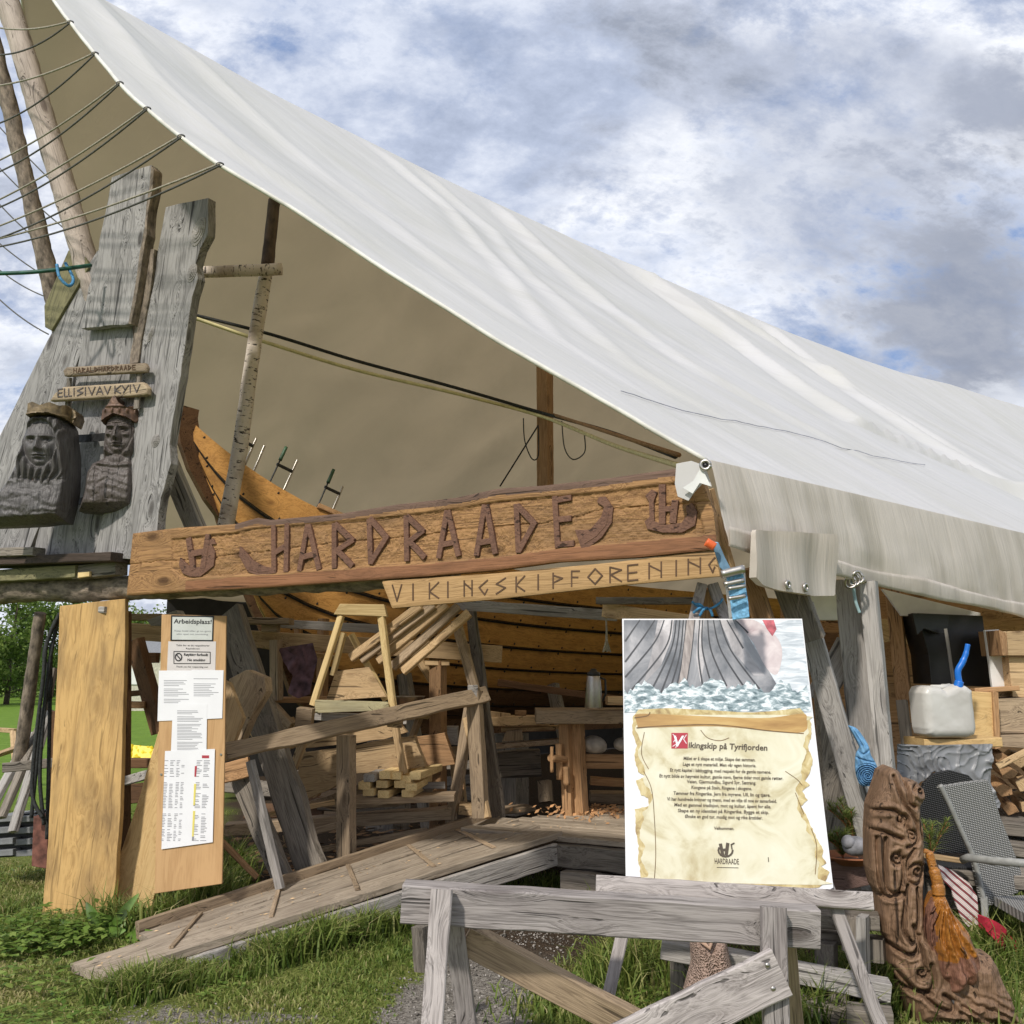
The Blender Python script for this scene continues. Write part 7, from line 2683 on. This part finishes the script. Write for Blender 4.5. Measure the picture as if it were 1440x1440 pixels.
beamp('back_rail', (1285, 976, 7.5), (1400, 972, 7.5), 7, .05, BROWN, bx)
sf = tag(beamp('canister_shelf', (1285, 1043, 6.75), (1392, 1042, 6.75), 11, .34, FRESH, wane=.008), 'small pine shelf carrying the white water canister', 'shelf')
# water canister
jc = empty('water_canister', W(1333, 1036, 6.7), 'translucent white water canister with a blue spout on the pine shelf', 'canister')
JP = DP(6.58, 8, 1333)
m, t, p = newmat('milky_plastic')
tc = nn(t, 'ShaderNodeTexCoord')
n = nn(t, 'ShaderNodeTexNoise')
n.inputs['Scale'].default_value = 4
t.links.new(tc.outputs['Object'], n.inputs[0])
t.links.new(ramp(t, n.outputs[0], [(.3, (.50, .48, .45)), (.7, (.66, .65, .62))]).outputs[0], p.inputs['Base Color'])
p.inputs['Roughness'].default_value = .35
p.inputs['Subsurface Weight'].default_value = .3
p.inputs['Subsurface Radius'].default_value = (.05, .05, .05)
relief('body', JP, [(1294, 974), (1298, 966), (1306, 964), (1320, 966), (1326, 970), (1334, 966), (1342, 962), (1356, 964), (1364, 970), (1370, 1024), (1368, 1034), (1358, 1037), (1312, 1037), (1302, 1033), (1299, 1024)], lambda X, Y, d: .05 * np.sqrt(1 - (1 - np.clip(d / .05, 0, 1)) ** 2) + .002 * fnoise(X, Y, 12, 2), .14, .006, [m], jc)
mb = MB()
mb.tube([JP.off(-.03).hit(*q) for q in ((1302, 972), (1310, 966), (1324, 966), (1336, 964))], .014, 8)
mb.build('handle', m, None, jc, smooth=True)
BLUEPL = simple('blue_plastic', (.01, .16, .62), .35, 0, .05, 10, .05)
pole('cap', W(1347, 967, 6.58), W(1349, 958, 6.58), .030, .027, BLUEPL, jc, 14, 0, 0)
mb = MB()
mb.tube(smooth_pts([W(*q, 6.58) for q in ((1349, 960), (1347, 944), (1353, 932), (1358, 920), (1361, 906))]), [.020] * 20 + [.018] * 6 + [.016] * 7, 12)
mb.build('spout', BLUEPL, None, jc, smooth=True)
def film_h(X, Y, d):
    a = fnoise(X, Y, 4, 5) * 2
    f = 1 - np.abs(np.sin((X * .8 + Y * .9) * 22 + 4 * a))
    g = 1 - np.abs(np.sin((X * .5 - Y * 1.3) * 31 + 5 * fnoise(X, Y, 5, 9)))
    return .014 * f ** 2 + .007 * g ** 2 + .016 * a * .5


drape('plastic_cover', DP(6.55, 5), [(1262, 1046), (1300, 1048), (1395, 1046), (1394, 1070), (1392, 1100), (1400, 1118), (1407, 1130), (1404, 1137), (1396, 1135), (1384, 1112), (1350, 1100), (1330, 1090), (1312, 1085), (1298, 1098), (1280, 1108), (1262, 1100)], .045, simple('grey_plastic_film', (.20, .205, .215), .42, 0, .15, 4, .3), 'shiny grey plastic sheet draped below the pine shelf', 'plastic sheet', f=(34, 9), step=.006, hf=film_h)


def woven(name, a, b, scale, rough=.5):
    m, t, p = newmat(name)
    tc = nn(t, 'ShaderNodeTexCoord')
    mp = nn(t, 'ShaderNodeMapping')
    mp.inputs['Scale'].default_value = (scale, scale, 1)
    mp.inputs['Rotation'].default_value = (0, 0, .25)
    t.links.new(tc.outputs['Object'], mp.inputs[0])
    w1 = nn(t, 'ShaderNodeTexWave')
    w1.inputs['Scale'].default_value = 1
    w1.inputs['Distortion'].default_value = .6
    w2 = nn(t, 'ShaderNodeTexWave', bands_direction='Y')
    w2.inputs['Scale'].default_value = 1
    w2.inputs['Distortion'].default_value = .6
    t.links.new(mp.outputs[0], w1.inputs[0])
    t.links.new(mp.outputs[0], w2.inputs[0])
    f = mth(t, 'MULTIPLY', w1.outputs['Fac'], w2.outputs['Fac'])
    t.links.new(ramp(t, f, [(.1, a), (.45, b)]).outputs[0], p.inputs['Base Color'])
    p.inputs['Roughness'].default_value = rough
    bm = nn(t, 'ShaderNodeBump')
    bm.inputs['Strength'].default_value = .8
    bm.inputs['Distance'].default_value = .008
    t.links.new(f, bm.inputs['Height'])
    t.links.new(bm.outputs[0], p.inputs['Normal'])
    return m


WICK = woven('grey_wicker', (.12, .12, .115), (.50, .49, .47), 26)
WICKB = woven('black_wicker', (.008, .008, .008), (.05, .05, .052), 26)
WFR = simple('grey_chair_frame', (.30, .30, .285), .5, 0, .08, 30, .2)
bc = empty('black_wicker_chair', W(1335, 1260, 6.45), 'black wicker chair half hidden behind the grey one', 'chair')
slab('backrest', DP(6.42, 12), [(1292, 1200), (1292, 1130), (1300, 1102), (1314, 1088), (1336, 1083), (1362, 1090), (1372, 1100), (1380, 1150), (1384, 1200)], .03, WICKB, bc)
beam('seat', W(1292, 1215, 6.4), W(1384, 1215, 6.4), .45, .05, WICKB, bc, face=(0, 0, 1))
for x in (1296, 1380):
    A = W(x, 1210, 6.3)
    beam('leg', A, Vector((A.x, A.y, 0)), .03, .03, BLACKP, bc)
gc = empty('grey_wicker_chair', WG(1380, 1335, 0), 'grey wicker armchair cut by the right frame edge', 'chair')
GCP = DP(6.05, 20, 1380)
slab('backrest', GCP, [(1320, 1106), (1356, 1100), (1390, 1096), (1396, 1110), (1408, 1150), (1424, 1190), (1436, 1222), (1441, 1252), (1420, 1262), (1386, 1278), (1380, 1262), (1368, 1205), (1350, 1165), (1334, 1130)], .03, WICK, gc, (0, 1), bevel=.01)
mb = MB()
mb.tube(smooth_pts([GCP.hit(*q) for q in ((1322, 1104), (1336, 1132), (1352, 1168), (1369, 1206), (1380, 1250), (1384, 1270))]), .014)
mb.build('back_frame', WFR, None, gc, smooth=True)
A = GCP.hit(1384, 1262)
beam('leg', A, Vector((A.x - .01, A.y - .02, 0)), .035, .035, WFR, gc)
SE = A + Vector((0, -.02, 0))
mb = MB()
mb.tube([W(1354, 1209, 5.95), W(1362, 1206, 5.9), W(1400, 1211, 5.75), W(1480, 1217, 5.5)], .022, 10)
mb.build('armrest', WFR, None, gc, smooth=True)
beam('seat', SE + Vector((.02, -.26, -.01)), SE + Vector((.58, -.30, .01)), .50, .05, WICK, gc, face=(0, 0, 1))
for dx, dy in ((.56, -.02), (.50, -.52)):
    B = SE + Vector((dx, dy, -.02))
    beam('leg', B, Vector((B.x, B.y, 0)), .035, .035, WFR, gc)
# striped cloth, red cushion
m, t, p = newmat('striped_cloth')
tc = nn(t, 'ShaderNodeTexCoord')
wv = nn(t, 'ShaderNodeTexWave')
wv.inputs['Scale'].default_value = 9
wv.inputs['Distortion'].default_value = .4
mp = nn(t, 'ShaderNodeMapping')
mp.inputs['Rotation'].default_value = (0, 0, math.radians(40))
t.links.new(tc.outputs['Object'], mp.inputs[0])
t.links.new(mp.outputs[0], wv.inputs[0])
t.links.new(ramp(t, wv.outputs['Fac'], [(0, (.30, .05, .06)), (.25, (.08, .07, .07)), (.35, (.75, .66, .62)), (.7, (.8, .76, .72)), (.8, (.55, .25, .25)), (1, (.8, .75, .7))]).outputs[0], p.inputs['Base Color'])
p.inputs['Roughness'].default_value = .9
drape('striped_cloth', DP(5.95, 10), [(1320, 1216), (1340, 1224), (1362, 1242), (1375, 1260), (1378, 1300), (1362, 1304), (1352, 1290), (1338, 1250), (1322, 1235)], .03, m, 'red, white and black striped cloth bunched under the grey armchair', 'cloth', f=(20, 9))
drape('striped_cloth', DP(6.3, 10), [(1352, 1286), (1378, 1294), (1376, 1302), (1354, 1300)], .02, m, 'small striped cloth end touching the armchair leg', 'cloth')
drape('red_cushion', DP(5.75, 10), [(1384, 1288), (1400, 1296), (1418, 1310), (1432, 1326), (1430, 1338), (1412, 1338), (1398, 1322), (1386, 1308)], .03, REDCL, 'crimson cushion slumped on the grass below the armchair', 'cushion', th=.06)
# firewood
for i, (x, y, w, k) in enumerate(((1418, 1088, 22, .3), (1436, 1072, 20, -.2), (1412, 1112, 24, .1), (1440, 1104, 26, .2), (1420, 1138, 22, -.1), (1446, 1134, 24, .3), (1408, 1066, 18, .4), (1462, 1090, 24, .1), (1468, 1120, 24, 0))):
    A = W(x, y, 7.0 + .03 * (i % 3))
    B = A + Vector((.12, .4, .02))
    mb = MB()
    M, L = frame(A, B, (0, 0, 1))
    r_ = w / 2 * 7 / FPX
    sec = [(r_ * math.cos(a + k) * (1 + .2 * math.sin(a * 3 + i)), r_ * math.sin(a + k) * .8) for a in (.2, 1.5, 2.6, 3.6, 5.0)]
    vs = [(0, p_[0], p_[1]) for p_ in sec] + [(L, p_[0], p_[1]) for p_ in sec]
    mb.add(vs, [(4, 3, 2, 1, 0), (5, 6, 7, 8, 9)] + [(j, (j + 1) % 5, 5 + (j + 1) % 5, 5 + j) for j in range(5)])
    o = mb.build('firewood_log', TAN if i % 2 else BROWN, M, None, bevel=.004)
    tag(o, 'split firewood log at the right edge, %s' % ['upper left one', 'top middle one', 'left one in the middle row', 'centre one in the middle row', 'bottom left one', 'bottom centre one', 'uppermost small one', 'upper one at the frame edge', 'middle one at the frame edge'][i], 'firewood', 'firewood logs at the right edge')
tag(beamp('slanting_lath', (1402, 1078, 6.9), (1460, 1048, 6.85), 9, .03, TAN), 'thin tan lath slanting over the firewood', 'lath')
tag(beamp('firewood_shelf', (1395, 1158, 7.0), (1500, 1168, 6.9), 16, .4, GREYD), 'grey board under the firewood pile', 'board')
tag(beamp('lower_firewood_board', (1400, 1185, 6.9), (1500, 1198, 6.8), 16, .4, GREYD), 'lower grey board below the firewood pile', 'board')
tag(beamp('ground_plank', (1310, 1225, 6.3), (1500, 1240, 6.2), 18, .3, GREYD), 'dark grey plank lying low behind the armchair', 'plank')
tag(beamp('broken_batten', (1300, 1203, 6.2), (1356, 1211, 6.0), 7, .03, TAN), 'thin tan batten pointing at the armchair armrest', 'batten')
# planter board, dish, stone, rosemary
tag(slab('brown_plank', DP(5.45, 5), [(1165, 1212), (1232, 1212), (1232, 1243), (1170, 1256)], .35, wood('reddish_plank', (.24, .15, .125), (.14, .085, .07), stain=(.1, .06, .05)), None, (1, 0)), 'broad reddish brown plank end between the poster and the dragon carving', 'plank')
dish = Matrix.Translation(W(1196, 1214, 5.5))
mb = MB()
mb.lathe([(.0, 0), (.09, 0), (.14, .035), (.15, .04), (.14, .045), (.09, .015), (0, .015)], 24)
tag(mb.build('terracotta_dish', TERRA, dish, None, smooth=True), 'shallow terracotta dish behind the dragon carving', 'dish')
st_ = empty('stone_animal', W(1205, 1205, 5.4), 'small grey stone figure of a crouching animal in the terracotta dish', 'figurine')
mb = MB()
mb.lathe([(.055 * math.sin(t), -.05 * math.cos(t)) for t in [k * math.pi / 9 for k in range(10)]], 16, 0, Matrix.Scale(1.2, 4, (1, 0, 0)))
mb.build('body', STONE, Matrix.Translation(W(1203, 1190, 5.38)), st_, smooth=True)
mb = MB()
mb.lathe([(.035 * math.sin(t), -.035 * math.cos(t)) for t in [k * math.pi / 8 for k in range(9)]], 14)
mb.build('head', STONE, Matrix.Translation(W(1193, 1184, 5.36)), st_, smooth=True)
mb = MB()
mb.lathe([(.045 * math.sin(t), -.055 * math.cos(t)) for t in [k * math.pi / 8 for k in range(9)]], 14)
mb.build('pale_side', WSTONE, Matrix.Translation(W(1216, 1196, 5.42)), st_, smooth=True)


def sprig(px, py, D, h, n, seed, label, lean=(0, 0)):
    rs = random.Random(seed)
    r = np.random.default_rng(seed)
    base = W(px, py, D)
    root = empty('green_sprig', base, label, 'plant', 'needle-leaved sprigs round the dragon carving')
    P, T = [], []
    mb = MB()
    for s in range(n):
        a = rs.uniform(0, 6.28)
        tip = base + Vector((math.cos(a) * h * .35 + lean[0], math.sin(a) * h * .25, h * rs.uniform(.6, 1.0)))
        mid = base.lerp(tip, .5) + Vector((0, 0, .02))
        pts = smooth_pts([base, mid, tip], 6)
        mb.tube(pts, .003, 4)
        for q in pts[2:]:
            for j in range(9):
                P.append(tuple(q))
    mb.build('stem', TERRA, None, root)
    P = np.array(P)
    n_ = len(P)
    o = blades('needles', P, .020 + .022 * r.random(n_), .004 * np.ones(n_), 2.2, SAGEM, .4 + .25 * r.normal(0, 1, n_), seed)
    w = MW[root.name]
    o.parent = root
    o.matrix_local = w.inverted()
    MW[o.name] = Matrix.Identity(4)


sprig(1202, 1180, 5.55, .19, 9, 1, 'tall yellow-green sprig between the slanting brace and the dragon carving', (-.06, 0))
sprig(1186, 1208, 5.5, .14, 9, 2, 'low bushy green sprig beside the poster corner', (-.03, 0))
sprig(1310, 1205, 5.7, .20, 6, 3, 'thin green sprig right of the dragon carving in front of the black chair', (.03, 0))

# ------------------------------------------------------------------ carved dragon
DG = DP(4.95, -6, 1300)
dr = empty('carved_dragon_head', WG(1340, 1436, 0), 'big carved wooden dragon head with an amber lacquered mane standing on the grass', 'carving')
dout = [(1251, 1078), (1240, 1084), (1233, 1107), (1224, 1133), (1222, 1173), (1223, 1222), (1229, 1247), (1235, 1257), (1238, 1278), (1242, 1311), (1251, 1327), (1253, 1358), (1264, 1381), (1270, 1402), (1284, 1440), (1440, 1440), (1429, 1427), (1420, 1400), (1409, 1380), (1402, 1360), (1393, 1345), (1376, 1344), (1345, 1332), (1318, 1320), (1300, 1311), (1297, 1290), (1296, 1262), (1297, 1233), (1300, 1213), (1300, 1189), (1296, 1160), (1293, 1131), (1299, 1124), (1299, 1110), (1292, 1101), (1284, 1097), (1271, 1096), (1264, 1084)]


def spiral(cx, cy, r0, turns, a0=0, sgn=1, n=40):
    return [(cx + r0 * (1 - t) * math.cos(a0 + sgn * t * turns * 6.283), cy + r0 * (1 - t) * math.sin(a0 + sgn * t * turns * 6.283)) for t in [i / n * .92 for i in range(n + 1)]]


GR = [
    curve2([(1252, 1090), (1258, 1110), (1266, 1128), (1276, 1142), (1284, 1160), (1283, 1180), (1270, 1188)], 5),
    curve2([(1262, 1084), (1270, 1104), (1272, 1125), (1280, 1132)], 5),
    curve2([(1224, 1138), (1240, 1136), (1254, 1138), (1266, 1150), (1272, 1165), (1276, 1178)], 5),
    curve2([(1224, 1165), (1236, 1166), (1246, 1170), (1262, 1176)], 5),
    curve2([(1240, 1175), (1239, 1200), (1240, 1225), (1243, 1246), (1254, 1252), (1262, 1240), (1264, 1215), (1258, 1195)], 5),
    curve2([(1230, 1175), (1231, 1210), (1234, 1240), (1240, 1254)], 5),
    curve2([(1236, 1257), (1250, 1256), (1262, 1250)], 4),
    spiral(1255, 1202, 10, 1.6, 0, 1), spiral(1284, 1221, 13, 1.8, 2.5, 1), spiral(1262, 1150, 9, 1.5, 1, -1), spiral(1276, 1172, 8, 1.4, 4, 1), spiral(1290, 1110, 10, 1.3, 3.2, 1),
    curve2([(1294, 1135), (1292, 1165), (1298, 1190), (1296, 1215), (1288, 1236), (1276, 1238), (1270, 1226), (1270, 1205), (1280, 1190)], 5),
    curve2([(1270, 1240), (1266, 1270), (1264, 1300), (1276, 1320), (1284, 1312), (1278, 1296)], 5),
    curve2([(1284, 1245), (1286, 1280), (1282, 1310), (1290, 1330), (1296, 1360)], 5),
    curve2([(1250, 1326), (1262, 1332), (1276, 1336), (1284, 1326), (1286, 1310)], 5),
    curve2([(1254, 1358), (1266, 1372), (1280, 1384), (1298, 1386), (1306, 1372), (1302, 1350)], 5),
    spiral(1290, 1360, 9, 1.4, 0, 1),
    curve2([(1292, 1392), (1310, 1408), (1330, 1414), (1332, 1402), (1320, 1392)], 5),
    curve2([(1266, 1384), (1284, 1390), (1300, 1388)], 4)]
GRU = [[DG.uv(*p) for p in g] for g in GR]


def dragon_h(X, Y, d):
    h = .085 * np.sqrt(np.clip(d / .055, 0, 1))
    g = np.full(X.shape, 1e9)
    for q in GRU:
        g = np.minimum(g, line_dist(q, X, Y))
    h = h - .030 * np.exp(-(g / .007) ** 2) + .014 * np.exp(-((g - .022) / .012) ** 2)
    low = np.clip((DG.uv(1330, 1385)[1] - Y) / .08, 0, 1) * np.clip((X - DG.uv(1320, 1390)[0]) / .05, 0, 1)
    h = h + low * (.012 * np.sin((Y + .35 * X) * 170 + 5 * fnoise(X, Y, 9, 4)) + .010 * fnoise(X, Y, 25, 7))
    for (x, y, w) in ((1246, 1258, .012), (1272, 1334, .012), (1290, 1386, .012)):
        pass
    for q, dep in (((( 1230, 1256), (1248, 1259), (1266, 1252)), .03), (((1246, 1328), (1270, 1338), (1284, 1334)), .03), (((1258, 1380), (1284, 1388), (1300, 1390)), .035)):
        l = line_dist([DG.uv(*c) for c in q], X, Y)
        h = h - dep * np.exp(-(l / .010) ** 2)
    h += .003 * fnoise(X, Y, 40, 3)
    e, _, _, _ = poly_dist(np.array([DG.uv(*c) for c in ((1330, 1394), (1340, 1388), (1350, 1398), (1348, 1408), (1334, 1410))]), X, Y)
    return h


o = relief('carved_body', DG, dout, dragon_h, .13, .0042, [DRAGON], dr)
mane = [(1311, 1257), (1318, 1254), (1327, 1257), (1334, 1272), (1341, 1286), (1352, 1298), (1362, 1312), (1368, 1328), (1374, 1342), (1378, 1362), (1372, 1378), (1358, 1388), (1344, 1396), (1330, 1392), (1318, 1372), (1308, 1350), (1301, 1328), (1298, 1300), (1301, 1276)]
MT = DG.uv(1318, 1250)


def mane_h(X, Y, d):
    a = np.arctan2(X - MT[0], MT[1] - Y)
    r = np.hypot(X - MT[0], Y - MT[1])
    h = .11 * np.sqrt(np.clip(d / .06, 0, 1)) + .016 * np.sin(a * 34 + 3 * np.sin(r * 14) + 1.5 * fnoise(X, Y, 14, 2)) * np.clip(r / .1, 0, 1) * np.clip(d / .015, 0, 1)
    return h + .002 * fnoise(X, Y, 60, 3)


MR = wood('dark_mane_end', (.30, .15, .10), (.12, .05, .035), stain=(.08, .04, .03), blotch=.5, knots=0, bump=.8, rough=.4, gscale=22, var=0)


def mane_m(X, Y):
    y0 = DG.uv(1330, 1340)[1] + .16 * (X - DG.uv(1330, 1340)[0]) + .03 * fnoise(X, Y, 30, 5)
    return np.where((Y < y0) | (X < DG.uv(1308, 1300)[0] + .008 * fnoise(X, Y, 20, 3)), 1, 0)


relief('mane', DG.off(.03), mane, mane_h, .06, .0042, [AMBER, MR], dr, mfun=mane_m)
mb = MB()
mb.tube(smooth_pts([DG.off(.05).hit(*q) for q in ((1299, 1196), (1306, 1200), (1311, 1216), (1316, 1232), (1319, 1246), (1320, 1258))]), [.012] * 8 + [.020] * 12 + [.026] * 12 + [.03] * 9, 10)
mb.build('mane_knot', AMBER, None, dr, smooth=True)
mb = MB()
c = DG.uv(1341, 1400)
mb.lathe([(0, .0), (.030, 0), (.030, .02), (.022, .026), (0, .02)], 9)
mb.build('knot_hole', BUST, DG.mat() @ Matrix.Translation((c[0], c[1], .05)), dr)

# dock plant beside the ramp foot
dk = empty('dock_plant', WG(150, 1318, 0), 'broad-leaved dock plant with one tall upright leaf beside the ramp foot', 'plant')
rs = random.Random(31)
DOCK = simple('dock_leaf', (.10, .18, .03), .45, 0, .35, 9, .3)


def dleaf(base, tip, w):
    base, tip = Vector(base), Vector(tip)
    d = tip - base
    side = d.cross(Vector((0, -1, .3))).normalized()
    nrm = side.cross(d).normalized()
    mb = MB()
    vs, fs = [], []
    n = 8
    for i in range(n + 1):
        t = i / n
        ww = w * math.sin(math.pi * min(.98, t * .95 + .04)) ** .7
        c = base + d * t + nrm * (.06 * t * (1 - t)) - Vector((0, 0, .10 * d.length * t * t))
        vs += [c - side * ww + nrm * ww * .35, c, c + side * ww + nrm * ww * .35]
    for i in range(n):
        for k in range(2):
            a = i * 3 + k
            fs.append((a, a + 1, a + 4, a + 3))
    mb.add(vs, fs)
    mb.build('leaf', DOCK, None, dk, smooth=True)


bs = WG(150, 1322, 0)
dleaf(bs, W(122, 1262, bs.y), .035)
dleaf(bs, W(196, 1248, bs.y), .03)
for i in range(15):
    a = rs.uniform(-.3, 6.28)
    L = rs.uniform(.16, .34)
    b = bs + Vector((rs.uniform(-.12, .12), rs.uniform(-.1, .15), 0))
    dleaf(b, b + Vector((math.cos(a) * L, math.sin(a) * L * .8, rs.uniform(.05, .20))), rs.uniform(.022, .04))
